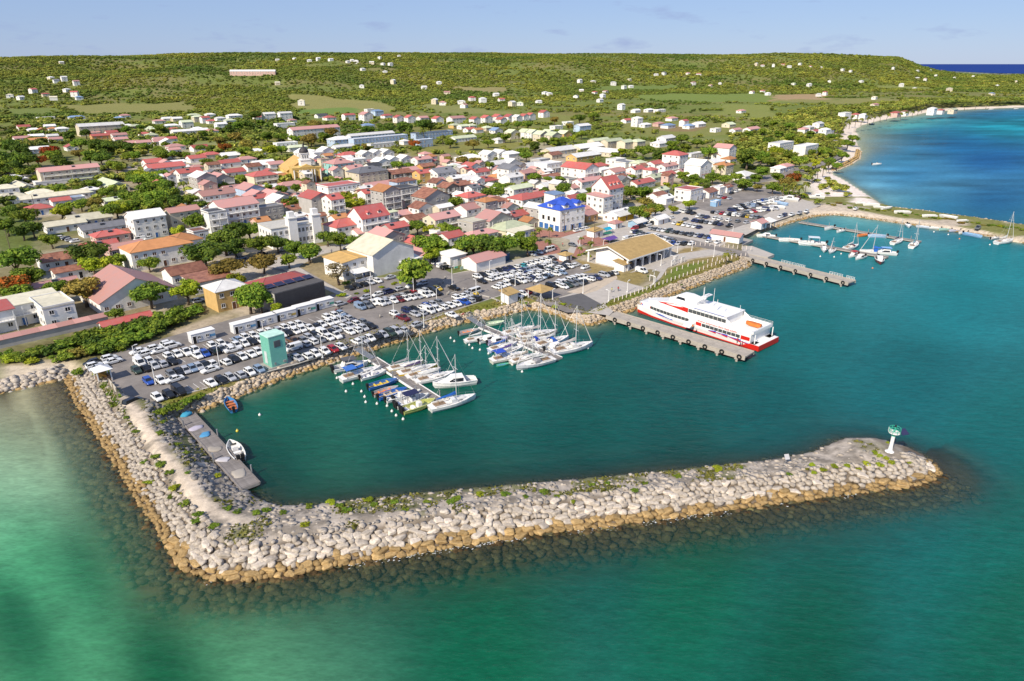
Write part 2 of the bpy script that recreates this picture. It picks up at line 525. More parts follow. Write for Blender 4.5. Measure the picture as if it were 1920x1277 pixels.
# grass verge on top of the quay rocks
vg = sstep(2.4, 3.2, tsd) * (1 - sstep(7.6, 8.6, tsd)) * (y_ < 265) * (x_ > -78)
blend(vg * (0.7 + 0.9 * nz3), (0.16, 0.175, 0.03))
blend(vg * (nz1 - 0.5) * 5, (0.26, 0.19, 0.075))
FIELDS = [([(130, 198), (350, 192), (352, 212), (240, 217), (130, 214)], (0.23, 0.22, 0.075)),
    ([(545, 176), (610, 183), (700, 190), (770, 208), (640, 213), (560, 206)], (0.25, 0.235, 0.08)),
    ([(560, 205), (660, 203), (650, 212), (560, 213)], (0.14, 0.22, 0.05)),
    ([(770, 188), (890, 203), (960, 214), (860, 214), (780, 206)], (0.22, 0.225, 0.075)),
    ([(860, 160), (960, 165), (950, 174), (870, 170)], (0.27, 0.23, 0.10)),
    ([(1180, 178), (1440, 173), (1470, 192), (1230, 190)], (0.17, 0.22, 0.05)),
    ([(1340, 193), (1470, 198), (1440, 224), (1340, 212)], (0.21, 0.23, 0.06)),
    ([(1450, 178), (1540, 177), (1545, 188), (1452, 190)], (0.36, 0.25, 0.14)),
    ([(1455, 188), (1660, 185), (1680, 193), (1560, 196)], (0.23, 0.22, 0.075)),
    ([(1170, 236), (1420, 238), (1450, 250), (1270, 264), (1160, 252)], (0.20, 0.205, 0.06)),
    ([(1230, 242), (1330, 243), (1300, 252), (1220, 250)], (0.24, 0.17, 0.085)),
    ([(760, 282), (960, 266), (985, 271), (965, 280), (770, 293)], (0.22, 0.21, 0.06)),
    ([(1000, 214), (1076, 220), (1070, 231), (990, 229)], (0.20, 0.21, 0.06)),
    ([(1640, 160), (1760, 163), (1750, 170), (1640, 168)], (0.20, 0.22, 0.06)),
    ([(0, 205), (110, 205), (120, 214), (0, 218)], (0.15, 0.185, 0.05)),
    ([(1100, 160), (1260, 160), (1270, 168), (1120, 170)], (0.15, 0.20, 0.05)),
    ([(0, 395), (60, 410), (60, 470), (0, 470)], (0.12, 0.15, 0.04)),
    ([(590, 455), (660, 470), (640, 545), (560, 520), (520, 480)], (0.28, 0.22, 0.12)),
    ([(100, 560), (290, 560), (270, 600), (130, 630)], (0.24, 0.19, 0.11)),
    ([(0, 655), (330, 590), (420, 600), (240, 660), (120, 690), (0, 690)], (0.16, 0.14, 0.06)),
    ([(330, 640), (420, 605), (440, 590), (400, 592), (320, 622)], (0.42, 0.34, 0.24)),
    ([(1100, 490), (1180, 505), (1150, 525), (1095, 510), (1062, 482)], (0.27, 0.20, 0.08)),
    ([(1150, 515), (1215, 505), (1205, 530), (1120, 552), (1095, 550), (1155, 535)], (0.26, 0.20, 0.075)),
    ([(1260, 480), (1310, 470), (1325, 462), (1280, 466)], (0.27, 0.20, 0.08)),
    ([(1475, 330), (1530, 350), (1528, 362), (1495, 362)], (0.16, 0.20, 0.04))]
FIELD_SD = []
for px, c in FIELDS:
    far_f = max(q[1] for q in px) < 235
    k = inpoly(P2, px, 2.0, far_f)
    if far_f: FIELD_SD.append(px)
    blend(sstep(-1.5, 1.5, k + ((nz2 - 0.5) * 90 if far_f else 0)) * (0.75 + 0.35 * nz3), c)
# lawn of the ferry terminal
lawn = [(1145, 565), (1225, 535), (1250, 505), (1300, 485), (1365, 478), (1395, 480), (1398, 486), (1300, 520), (1185, 565), (1160, 572)]
blend(sstep(-0.5, 1.0, inpoly(P2, lawn, 2.0)), (0.24, 0.19, 0.07))
blend(sstep(-0.5, 1.0, inpoly(P2, [(1150, 562), (1225, 537), (1262, 500), (1330, 488), (1318, 500), (1230, 545), (1165, 568)], 2.0)) * (0.4 + nz3), (0.13, 0.17, 0.03))
# sand and pale track
sandw = sstep(0, 1, (x_ - 150) / 25) * sstep(0, 1, (y_ - 372) / 25) * (1 - sstep(14, 26, tsd + 10 * (nz1 - 0.5))) * (y_ < 1500)
blend(sandw, (0.72, 0.62, 0.52))
blend(sstep(-8, 8, inpoly(P2, [(1518, 338), (1560, 322), (1660, 386), (1625, 387), (1530, 374), (1508, 352)], 1.0)), (0.76, 0.67, 0.60))
blend(sstep(-2, 2, inpoly(P2, [(0, 690), (130, 675), (150, 690), (128, 704), (60, 712), (0, 728)], 1.5)), (0.55, 0.46, 0.34))
spit = (x_ > 158) & (y_ < 392) & (tsd > 0)
blend(spit * sstep(0.45, 0.55, nz1 + 0.15), (0.19, 0.19, 0.06))
blend(sstep(-0.7, 0.7, inpoly(P2, [(1495, 382), (1540, 383), (1600, 393), (1680, 408), (1760, 420), (1840, 432), (1920, 447), (2200, 490), (2200, 500), (1920, 454), (1830, 438), (1700, 418), (1600, 402), (1560, 398), (1520, 402), (1480, 395)], 1.5)), (0.55, 0.46, 0.36))
# sea bed
under = tsd <= 0
sb = np.where(under)[0]
sand = np.array([0.50, 0.42, 0.30])
grassb = np.array([0.10, 0.12, 0.07])
k = (sstep(0.52, 0.66, nz1 * 0.6 + nz2 * 0.4) * (y_ < 360) * 0.35)[:, None]
col = np.where(under[:, None], sand * (1 - k) + grassb * k, col)
kb = (sstep(-17, -13, tsb + 4 * (nz1 - 0.5)) * (y_ < 170) * under)[:, None]
col = col * (1 - kb) + (np.array([0.088, 0.058, 0.028]) * (0.5 + nz3[:, None])) * kb

terr = np_mesh('ground', tv, quads, [], smooth=True)
ca = terr.color_attributes.new('surf', 'FLOAT_COLOR', 'POINT')
ca.data.foreach_set('color', np.concatenate([col, np.ones((len(col), 1))], 1).astype(np.float32).ravel())
gm = bpy.data.materials.new('earth'); gm.use_nodes = True
t = gm.node_tree; b = t.nodes['Principled BSDF']
b.inputs['Roughness'].default_value = 0.95; b.inputs['Specular IOR Level'].default_value = 0.1
at = t.nodes.new('ShaderNodeAttribute'); at.attribute_name = 'surf'
tc = t.nodes.new('ShaderNodeTexCoord')
ns = t.nodes.new('ShaderNodeTexNoise'); ns.inputs['Scale'].default_value = 0.5; ns.inputs['Detail'].default_value = 8; ns.inputs['Roughness'].default_value = 0.75
t.links.new(tc.outputs['Object'], ns.inputs['Vector'])
mr = t.nodes.new('ShaderNodeMapRange'); mr.inputs['From Min'].default_value = 0.3; mr.inputs['From Max'].default_value = 0.7
mr.inputs['To Min'].default_value = 0.62; mr.inputs['To Max'].default_value = 1.3
t.links.new(ns.outputs['Fac'], mr.inputs['Value'])
mm = t.nodes.new('ShaderNodeVectorMath'); mm.operation = 'SCALE'
t.links.new(at.outputs['Color'], mm.inputs[0]); t.links.new(mr.outputs['Result'], mm.inputs['Scale'])
t.links.new(mm.outputs['Vector'], b.inputs['Base Color'])
bp = t.nodes.new('ShaderNodeBump'); bp.inputs['Strength'].default_value = 0.5; bp.inputs['Distance'].default_value = 0.4
t.links.new(ns.outputs['Fac'], bp.inputs['Height']); t.links.new(bp.outputs['Normal'], b.inputs['Normal'])
terr.materials.append(gm)
tag(ob('ground', terr), kind='structure')

# ---- sea: surface grid with depth and body colour per vertex
wt = np.concatenate([np.linspace(-1.9, -0.8, 40)[:-1], np.linspace(-0.8, 0.8, 210), np.linspace(0.8, 1.9, 40)[1:]])
WD = np.concatenate([np.arange(30, 300, 1.9), np.geomspace(300, 90000, 330)])
WX = wt[None, :] * WD[:, None]; WY = np.repeat(WD[:, None], len(wt), 1)
wx, wy = WX.ravel(), WY.ravel()
wz, wsd, wsb = ground(wx, wy)
wdep = np.where(wsd > 0, 0.0, -wz)
wdep = np.where(wy > 9000, 40.0, wdep)
def seg_d(P, line):
    d = np.full(len(P), 1e9)
    for a, b_ in zip(line[:-1], line[1:]):
        e = b_ - a; wv = P - a; q = wv - np.clip((wv @ e) / (e @ e + 1e-9), 0, 1)[:, None] * e
        d = np.minimum(d, np.sqrt((q * q).sum(1)))
    return d
_nb = (wsb > -16) & (wy < 240)
_PW = np.stack([wx, wy], 1)
_inner = np.zeros(len(wx), bool); _inner[_nb] = seg_d(_PW[_nb], BWC[21:38]) < seg_d(_PW[_nb], BWC[:21])
_off = np.maximum(-wsb, 0)
wdep = np.where(_nb & ~_inner, np.minimum(wdep, _off * 0.075 + np.maximum(_off - 6.0, 0) * 0.26), wdep)
wdep = np.where(_nb & _inner, np.minimum(wdep, _off * 0.55), wdep)
# body colour: interpolated between places whose water has a known colour (green over weed and sand, blue further out)
CP = [(300, 1250, 18, 88, 60), (900, 1240, 14, 92, 70), (1500, 1250, 12, 80, 66), (1900, 1150, 16, 92, 78), (60, 1000, 52, 128, 88), (40, 850, 150, 196, 158), (90, 780, 205, 200, 160), (30, 760, 222, 205, 165), (100, 735, 230, 205, 165), (60, 815, 178, 205, 168),
      (150, 1050, 26, 104, 72), (30, 1150, 20, 96, 66), (20, 800, 205, 212, 176), (60, 860, 168, 208, 170), (105, 820, 180, 208, 172), (8, 880, 150, 202, 164), (60, 905, 132, 194, 156), (130, 850, 150, 196, 162), (-60, 860, 160, 205, 168), (0, 955, 104, 176, 136), (80, 965, 96, 166, 126), (150, 930, 92, 158, 120), (170, 890, 110, 170, 134),
      (500, 850, 4, 70, 64), (800, 820, 4, 74, 70), (1100, 780, 4, 76, 74), (1250, 850, 6, 76, 76), (700, 700, 6, 88, 80), (500, 760, 6, 90, 80), (1000, 620, 10, 96, 98), (1450, 750, 8, 84, 90),
      (1150, 680, 10, 84, 84), (1300, 700, 8, 80, 84), (1500, 620, 14, 104, 114), (1700, 700, 12, 96, 108), (1850, 850, 14, 98, 104), (1900, 980, 14, 96, 92), (1800, 560, 26, 118, 136), (1600, 450, 38, 124, 146),
      (1450, 520, 16, 100, 120), (1850, 500, 34, 124, 144), (1500, 420, 40, 110, 140), (1700, 380, 40, 118, 150), (1620, 370, 175, 200, 205), (1640, 384, 185, 205, 205), (1660, 372, 90, 150, 180), (1680, 350, 40, 112, 156), (1640, 330, 70, 130, 168), (1750, 390, 34, 104, 150), (1850, 380, 24, 86, 134), (1700, 330, 22, 92, 138), (1850, 300, 14, 78, 134),
      (1650, 300, 44, 112, 148), (1750, 250, 24, 108, 148), (1880, 240, 30, 138, 158), (1680, 232, 90, 180, 184), (1850, 210, 40, 110, 150), (1800, 270, 14, 90, 142), (1600, 330, 140, 175, 195), (2200, 300, 18, 88, 140), (2300, 700, 16, 100, 112), (1300, 1000 + 80, 16, 92, 74)]
cpx = np.array([G(a, b_) for a, b_, *_ in CP]); cpc = np.array([srgb(*q[2:]) for q in CP])
cpt = np.stack([cpx[:, 0] / cpx[:, 1] * 2.4, np.log(cpx[:, 1])], 1)
wq = np.stack([wx / wy * 2.4, np.log(wy)], 1)
num = np.zeros((len(wq), 3)); den = np.zeros(len(wq))
for q, c in zip(cpt, cpc):
    wgt = 1 / (((wq - q) ** 2).sum(1) + 0.010) ** 1.7
    num += wgt[:, None] * c; den += wgt
wc = num / den[:, None]
_cv = ((1 - sstep(-78, -60, wx)) * (1 - sstep(150, 165, wy)) * sstep(80, 105, wy))[:, None]
_by = (sstep(290, 430, wy) * sstep(90, 130, wx))[:, None]
_m = np.array([0.46, 0.84, 0.68]) * (1 - _by) + np.array([0.62, 0.86, 0.82]) * _by
wc = wc * (_m * (1 - _cv) + np.array([0.84, 0.80, 0.76]) * _cv)
ocean = sstep(2600, 5500, wy)[:, None]
wc = wc * (1 - ocean) + np.array(srgb(14, 48, 122)) * ocean
# weed beds and sand tongues under the clear shallows
pn = fbm(wx / 14 + 4, wy / 9, 4); pn2 = fbm(wx / 60, wy / 34 + 8, 4)
cove = ((wx < -62) & (wy < 150))
wc = np.where(cove[:, None], wc * (1 - 0.14 * sstep(0.50, 0.70, pn))[:, None], wc)
bay = sstep(330, 430, wy) * (wx > 100)
pn4 = fbm(wx / 34 + wy / 90, wy / 10 + 3, 4)
wc = wc * (1 + bay * ((pn2 - 0.5) * 1.1 + (pn4 - 0.5) * 0.9) * (1 - ocean[:, 0]))[:, None]
harb = (1 - bay) * (1 - cove)
pn3 = fbm(wx / 26 + 1, wy / 15 + 2, 4)
wc = wc * (1 + harb * (pn3 - 0.5) * 0.34)[:, None]
idw = np.arange(len(wx)).reshape(WX.shape)
wq4 = np.stack([idw[:-1, :-1], idw[:-1, 1:], idw[1:, 1:], idw[1:, :-1]], -1).reshape(-1, 4)
keep = (wsd[wq4] < 6).any(1) | (wy[wq4] > 3700).any(1)
wq4 = wq4[keep]
used = np.unique(wq4); re = np.full(len(wx), -1); re[used] = np.arange(len(used))
sea = np_mesh('sea', np.stack([wx, wy, np.zeros(len(wx))], 1)[used], re[wq4], [], smooth=True)
a1 = sea.attributes.new('depth', 'FLOAT', 'POINT'); a1.data.foreach_set('value', wdep[used].astype(np.float32))
a2 = sea.color_attributes.new('tint', 'FLOAT_COLOR', 'POINT'); a2.data.foreach_set('color', np.concatenate([wc[used], np.ones((len(used), 1))], 1).astype(np.float32).ravel())
wm = bpy.data.materials.new('sea_water'); wm.use_nodes = True
t = wm.node_tree; t.nodes.clear()
Nn = t.nodes.new
o_ = Nn('ShaderNodeOutputMaterial')
ad_ = Nn('ShaderNodeAttribute'); ad_.attribute_name = 'depth'
at_ = Nn('ShaderNodeAttribute'); at_.attribute_name = 'tint'
mu = Nn('ShaderNodeMath'); mu.operation = 'MULTIPLY'; mu.inputs[1].default_value = -0.62
ex = Nn('ShaderNodeMath'); ex.operation = 'EXPONENT'
df = Nn('ShaderNodeBsdfDiffuse'); tp = Nn('ShaderNodeBsdfTransparent'); tp.inputs['Color'].default_value = (0.80, 0.90, 0.86, 1)
m1 = Nn('ShaderNodeMixShader'); m2 = Nn('ShaderNodeMixShader')
gl = Nn('ShaderNodeBsdfGlossy'); gl.inputs['Roughness'].default_value = 0.12
fr = Nn('ShaderNodeFresnel'); fr.inputs['IOR'].default_value = 1.33
mn = Nn('ShaderNodeMath'); mn.operation = 'MINIMUM'; mn.inputs[1].default_value = 0.085
tc = Nn('ShaderNodeTexCoord'); mp = Nn('ShaderNodeMapping'); mp.inputs['Rotation'].default_value = (0, 0, math.radians(28)); mp.inputs['Scale'].default_value = (0.35, 1.0, 1.0)
n1 = Nn('ShaderNodeTexNoise'); n1.inputs['Scale'].default_value = 0.75; n1.inputs['Detail'].default_value = 7; n1.inputs['Roughness'].default_value = 0.6
n2 = Nn('ShaderNodeTexNoise'); n2.inputs['Scale'].default_value = 0.09; n2.inputs['Detail'].default_value = 5
bp = Nn('ShaderNodeBump'); bp.inputs['Strength'].default_value = 0.8; bp.inputs['Distance'].default_value = 0.5
adn = Nn('ShaderNodeMath'); adn.operation = 'ADD'
K = t.links.new
K(tc.outputs['Object'], mp.inputs['Vector']); K(mp.outputs['Vector'], n1.inputs['Vector']); K(mp.outputs['Vector'], n2.inputs['Vector'])
K(n1.outputs['Fac'], adn.inputs[0]); K(n2.outputs['Fac'], adn.inputs[1]); K(adn.outputs[0], bp.inputs['Height'])
K(ad_.outputs['Fac'], mu.inputs[0]); K(mu.outputs[0], ex.inputs[0])
mvw = Nn('ShaderNodeMapRange'); mvw.inputs['From Min'].default_value = 0.32; mvw.inputs['From Max'].default_value = 0.68; mvw.inputs['To Min'].default_value = 0.84; mvw.inputs['To Max'].default_value = 1.17
K(n1.outputs['Fac'], mvw.inputs['Value'])
scw = Nn('ShaderNodeVectorMath'); scw.operation = 'SCALE'
n3w = Nn('ShaderNodeTexNoise'); n3w.inputs['Scale'].default_value = 2.6; n3w.inputs['Detail'].default_value = 3
K(mp.outputs['Vector'], n3w.inputs['Vector'])
mv3 = Nn('ShaderNodeMapRange'); mv3.inputs['From Min'].default_value = 0.3; mv3.inputs['From Max'].default_value = 0.7; mv3.inputs['To Min'].default_value = 0.88; mv3.inputs['To Max'].default_value = 1.13
K(n3w.outputs['Fac'], mv3.inputs['Value'])
mm3 = Nn('ShaderNodeMath'); mm3.operation = 'MULTIPLY'; K(mvw.outputs['Result'], mm3.inputs[0]); K(mv3.outputs['Result'], mm3.inputs[1])  # light and dark of the ripples put into the water colour
K(at_.outputs['Color'], scw.inputs[0]); K(mm3.outputs[0], scw.inputs['Scale']); K(scw.outputs['Vector'], df.inputs['Color'])
K(bp.outputs['Normal'], gl.inputs['Normal']); K(bp.outputs['Normal'], fr.inputs['Normal'])
K(ex.outputs[0], m1.inputs['Fac']); K(df.outputs['BSDF'], m1.inputs[1]); K(tp.outputs['BSDF'], m1.inputs[2])
K(fr.outputs['Fac'], mn.inputs[0]); K(mn.outputs[0], m2.inputs['Fac']); K(m1.outputs['Shader'], m2.inputs[1]); K(gl.outputs['BSDF'], m2.inputs[2])
K(m2.outputs['Shader'], o_.inputs['Surface'])
sea.materials.append(wm)
tag(ob('sea', sea), kind='structure')
# ------------------------------------------------------------------ rocks
import bmesh
def ico(sub):
    bm = bmesh.new()
    bmesh.ops.create_icosphere(bm, subdivisions=sub, radius=1.0)
    v = np.array([p.co[:] for p in bm.verts]); f = np.array([[q.index for q in p.verts] for p in bm.faces])
    bm.free()
    return v, f
ICO1, ICO2, ICO3 = ico(1), ico(2), ico(3)
def boulder(seed, sub, planes=11, rough=0.05):
    r = np.random.default_rng(seed)
    v, f = sub
    ax = np.array([[1, 0, 0], [-1, 0, 0], [0, 1, 0], [0, -1, 0], [0, 0, 1], [0, 0, -1]]) + r.normal(size=(6, 3)) * 0.22
    cn = r.normal(size=(planes, 3))
    n = np.concatenate([ax, cn]); n /= np.linalg.norm(n, axis=1)[:, None]
    o = np.concatenate([r.uniform(0.66, 0.84, 6), r.uniform(0.84, 1.06, planes)])
    dn = v @ n.T
    rad = np.where(dn > 1e-3, o / np.maximum(dn, 1e-3), 9).min(1)
    rad = np.minimum(rad, 1.15) * (1 + r.normal(size=len(v)) * rough)
    return v * rad[:, None], f
def rock_mat(name, c1, c2, c3=None, bump=0.5):
    return mat(name, c1, 0.9, 0.1, 1.1, bump, dark=c2, rvar=0.24, spec=0.1, bscale=3.2, fac=(0.38, 0.66))
ROCK_W = rock_mat('limestone_pale', (0.60, 0.525, 0.44), (0.34, 0.29, 0.235))
ROCK_O = rock_mat('limestone_ochre', (0.46, 0.315, 0.145), (0.23, 0.15, 0.065))
ROCK_G = rock_mat('limestone_grey', (0.36, 0.335, 0.31), (0.17, 0.155, 0.14))
ROCK_P = rock_mat('limestone_quay', (0.57, 0.475, 0.365), (0.32, 0.25, 0.18))
ROCK_D = rock_mat('weedy_rock', (0.095, 0.062, 0.028), (0.030, 0.021, 0.011))
ROCK_T = rock_mat('weedy_rock_pale', (0.14, 0.10, 0.045), (0.06, 0.043, 0.021))
BV = {k: [np_mesh('rock_' + k, *boulder(40 + i, ICO3, 10, 0.012), m, smooth=False) for i in range(9)] for k, m in (('white', ROCK_W), ('ochre', ROCK_O), ('wet', rock_mat('wet_rock', (0.16, 0.105, 0.055), (0.06, 0.04, 0.024))))}
BV1 = [boulder(90 + i, ICO1, 10, 0.05) for i in range(10)]

def resample(poly, step):
    P = [np.array(p, float) for p in poly]
    out = []
    carry = 0.0
    for a, b in zip(P[:-1], P[1:]):
        L_ = np.linalg.norm(b - a)
        s = carry
        while s < L_:
            out.append((a + (b - a) * s / L_, (b - a) / L_))
            s += step
        carry = s - L_
    return out
def rock_heap(name, items, mats, parent=None):
    """items: (x, y, z, sx, sy, sz, rz, material index) joined into one mesh"""
    V, F, Mi = [], [], []
    o = 0
    for (x, y, z, sx, sy, sz, rz, mi) in items:
        v, f = BV1[rnd.randrange(10)]
        c, s = math.cos(rz), math.sin(rz)
        p = v * np.array([sx, sy, sz])
        p = np.stack([p[:, 0] * c - p[:, 1] * s + x, p[:, 0] * s + p[:, 1] * c + y, p[:, 2] + z], 1)
        V.append(p); F.append(f + o); Mi.append(np.full(len(f), mi)); o += len(v)
    me = np_mesh(name, np.concatenate(V), np.concatenate(F), mats, smooth=True, mi=np.concatenate(Mi))
    return ob(name, me, parent)

# ------------------------------------------------------------------ the breakwater
OUTER = [tuple(p) for p in BWC[:21]]
INNER = [tuple(p) for p in BWC[20:38]]
def pl_dist(P, line):
    d = np.full(len(P), 1e9)
    for a, b in zip(line[:-1], line[1:]):
        a = np.array(a); e = np.array(b) - a
        wv = P - a
        tq = np.clip((wv @ e) / (e @ e + 1e-9), 0, 1)
        q = wv - tq[:, None] * e
        d = np.minimum(d, np.sqrt((q * q).sum(1)))
    return d
def bw_height(P):
    """breakwater surface height from the distances to its outer and inner waterlines"""
    do = pl_dist(P, OUTER); di = pl_dist(P, INNER)
    s = signed(P, BWC)
    arm = sstep(-46, -60, P[:, 0])
    crest = 2.5 + 0.5 * arm
    tip = sstep(55, 66, P[:, 0])
    zi = (0.75 + 0.22 * di) * (1 - arm) + (0.1 + 0.55 * di) * arm
    zo = 0.45 * do
    zi = np.minimum(zi, 6 * di + 0.05)
    z = np.minimum(np.minimum(zo, zi), crest - 0.4 * tip)
    return np.where(s > 0, z, np.maximum(-3.0, s * 0.9)), do, di, s
gx = np.arange(-118, 86, 0.8); gy = np.arange(76, 166, 0.8)
BX, BY = np.meshgrid(gx, gy)
PB = np.stack([BX.ravel(), BY.ravel()], 1)
bz, bdo, bdi, bs = bw_height(PB)
bn = fbm(PB[:, 0] / 2.2, PB[:, 1] / 2.2, 3); bn2 = fbm(PB[:, 0] / 7, PB[:, 1] / 7, 3)
bz = bz + (bn - 0.5) * 0.35 * (bs > 0.8) - (bdo < 6.2) * 0.22
bc = np.zeros((len(PB), 3)); bc[:] = (0.47, 0.405, 0.335)
kk = sstep(0.42, 0.62, bn)[:, None]
bc = bc * (1 - kk) + np.array([0.25, 0.215, 0.175]) * kk
TRACK = [G(x, y, 2.6) for x, y in [(232, 742), (250, 770), (285, 828), (330, 885), (365, 930), (405, 962), (455, 972)]]
td = pl_dist(PB, TRACK)
kk = (1 - sstep(0.8, 1.7, td + (bn - 0.5) * 3.2))[:, None]
bc = bc * (1 - kk) + np.array([0.60, 0.50, 0.39]) * kk
gk = (sstep(0.50, 0.58, bn2) * sstep(5.2, 6.6, bdo) * sstep(1.0, 2.2, td) * (1 - sstep(30, 60, PB[:, 0]) * 0.6))[:, None]
bc = bc * (1 - gk * 0.8) + np.array([0.13, 0.14, 0.035]) * gk * 0.8
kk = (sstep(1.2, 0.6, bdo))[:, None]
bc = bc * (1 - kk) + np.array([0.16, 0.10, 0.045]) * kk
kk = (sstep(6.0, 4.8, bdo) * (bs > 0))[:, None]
bc = bc * (1 - kk) + np.array([0.17, 0.135, 0.10]) * kk  # core painted darker under the stones, as shade in their gaps
nbx, nby = len(gx), len(gy)
ib = np.arange(nbx * nby).reshape(nby, nbx)
qb = np.stack([ib[:-1, :-1], ib[:-1, 1:], ib[1:, 1:], ib[1:, :-1]], -1).reshape(-1, 4)
qb = qb[(bs[qb] > -2.5).all(1) & (signed(PB, LANDA)[qb] < 3.0).any(1)]
used = np.unique(qb); re = np.full(len(PB), -1); re[used] = np.arange(len(used))
core = np_mesh('core', np.stack([PB[:, 0], PB[:, 1], bz], 1)[used], re[qb], [gm], smooth=True)
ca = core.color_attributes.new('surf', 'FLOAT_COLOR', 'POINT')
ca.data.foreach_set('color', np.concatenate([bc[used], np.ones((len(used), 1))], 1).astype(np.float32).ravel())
bw = tag(ob('breakwater', None), 'long limestone rock breakwater sheltering the harbour with ochre stones at the waterline', 'breakwater')
ob('core', core, bw)

rocks = []
for d, base_len in ((-0.5, 1.3), (0.45, 1.4), (1.4, 1.5), (2.35, 1.5), (3.25, 1.45), (4.15, 1.35), (5.0, 1.25), (5.8, 1.15), (6.6, 1.0)):
    st = resample(OUTER, 0.25)
    k = 0
    while k < len(st) - 3:
        p, tg = st[k]
        ln = base_len * rnd.choice([0.5, 0.7, 0.85, 1.0, 1.1, 1.3, 1.5])
        left = p[0] < -52 and p[1] > 90
        if left: ln *= 0.72
        k += max(2, int(ln * 0.95 / 0.25))
        nrm = np.array([-tg[1], tg[0]])
        dd = d * (0.92 if not left else 0.85) + rnd.uniform(-0.27, 0.27)
        q = p + nrm * dd
        if d > 5.4 and rnd.random() < 0.68: continue
        rocks.append([q[0], q[1], -0.14 + rnd.uniform(-0.08, 0.10), ln * 0.64, rnd.uniform(0.60, 0.92) * (0.85 if left else 1), rnd.uniform(0.40, 0.60) * (0.8 if left else 1),
                      math.atan2(tg[1], tg[0]) + rnd.uniform(-0.6, 0.6), d])
_z, _, _, _s = bw_height(np.array([[r[0], r[1]] for r in rocks]))
for r, z0, s0 in zip(rocks, _z, _s): r[2] += float(z0)
rocks = [r for r, s0 in zip(rocks, _s) if s0 > -2]
def _app(r): return r[3] * r[4] / (r[0] ** 2 + r[1] ** 2 + 70 ** 2)
rocks.sort(key=_app, reverse=True)
rest = []
for i, r in enumerate(rocks):
    ochre = r[2] < 0.62 + rnd.uniform(-0.22, 0.32)
    if i < 300:
        o = ob('rock', BV['wet' if r[7] < 0 and rnd.random() < 0.8 else 'ochre' if ochre else 'white'][i % 9], bw, (r[0], r[1], r[2]), r[6], (r[3], r[4], r[5]))
        o.rotation_euler = (rnd.uniform(-0.2, 0.2), rnd.uniform(-0.2, 0.2), r[6] + (math.pi if rnd.random() < 0.5 else 0))
    else:
        rest.append((*r[:7], 3 if r[7] < 0 and rnd.random() < 0.8 else 1 if ochre else 0))
# smaller grey rubble on the harbour face of the west arm and over the crest
RP = np.stack([npr.uniform(-112, 74, 26000), npr.uniform(80, 160, 26000)], 1)
RP = RP[signed(RP, BWC) > 0.3]
rz_, rdo, rdi, rs_ = bw_height(RP)
rtd = pl_dist(RP, TRACK)
for i in range(len(RP)):
    x, y = RP[i]
    if rs_[i] < 0.3 or rtd[i] < 1.5: continue
    west = x < -46
    if not west and (rdi[i] < 0.6 or rdo[i] < 5.2 or rnd.random() < 0.3): continue
    if west and not rdi[i] < rdo[i] and rnd.random() < 0.3: continue
    if west and rdo[i] < 4.8: continue
    if x > 58 and rnd.random() < 0.6: continue
    inner = rdi[i] < rdo[i] and west
    r_ = rnd.choice([0.14, 0.2, 0.26, 0.35, 0.5, 0.65]) * (1.1 if inner else 0.85)
    rest.append((x, y, float(rz_[i]) - 0.05, r_ * rnd.uniform(0.9, 1.5), r_, r_ * 0.7, rnd.uniform(0, 6.28), 2 if inner or rnd.random() < 0.25 else 0))
tag(rock_heap('rubble', rest, [ROCK_W, ROCK_O, ROCK_G, MATS['wet_rock']], bw), kind='stuff')
# weed-covered stones below the waterline
sub = []
for (p, tg) in resample(OUTER[:20], 0.34):
    for _ in range(5):
        d = rnd.uniform(0.2, 8.0)
        if rnd.random() < d / 10: continue
        nrm = np.array([-tg[1], tg[0]])
        q = p - nrm * d + tg * rnd.uniform(-1, 1)
        r_ = rnd.uniform(0.4, 1.05)
        sub.append((q[0], q[1], -0.13 * d - 0.10 * r_ - 0.12, r_ * rnd.uniform(0.8, 1.3), r_, r_ * 0.6, rnd.uniform(0, 6.28), 0 if rnd.random() < 0.72 else 1))
for (p, tg) in resample(INNER, 0.7):
    for _ in range(2):
        d = rnd.uniform(0.1, 2.4)
        nrm = np.array([-tg[1], tg[0]])
        q = p - nrm * d
        r_ = rnd.uniform(0.3, 0.7)
        sub.append((q[0], q[1], -0.3 * d - 0.2 * r_, r_ * rnd.uniform(0.8, 1.3), r_, r_ * 0.6, rnd.uniform(0, 6.28), 0 if rnd.random() < 0.5 else 1))
tag(rock_heap('submerged_rubble', sub, [ROCK_D, ROCK_T], bw), kind='stuff')

# ------------------------------------------------------------------ rock revetments of the quays
def revetment(px, label, size=0.62, rows=6, step=0.72, mats=(ROCK_P, ROCK_O), reach=3.4):
    line = [np.array(G(x, y)) for x, y in px]
    it = []
    size *= 1.12
    for rrow in range(rows):
        d = -0.5 + reach * rrow / (rows - 1)
        st = resample(line, step)
        for p, tg in st:
            nrm = np.array([-tg[1], tg[0]])
            q = p + nrm * (d + rnd.uniform(-0.3, 0.3)) + tg * rnd.uniform(-0.3, 0.3)
            z = max(-0.3, min(1.75, (d + 0.1) * 0.62))
            r_ = size * rnd.uniform(0.6, 1.3)
            it.append((q[0], q[1], z + rnd.uniform(-0.15, 0.12), r_ * rnd.uniform(0.85, 1.35), r_, r_ * 0.75, rnd.uniform(0, 6.28), 1 if z < 0.25 and rnd.random() < 0.75 else 0))
    o = rock_heap('rubble', it, list(mats))
    tag(o, label, 'rocks', kind='stuff')
    return o
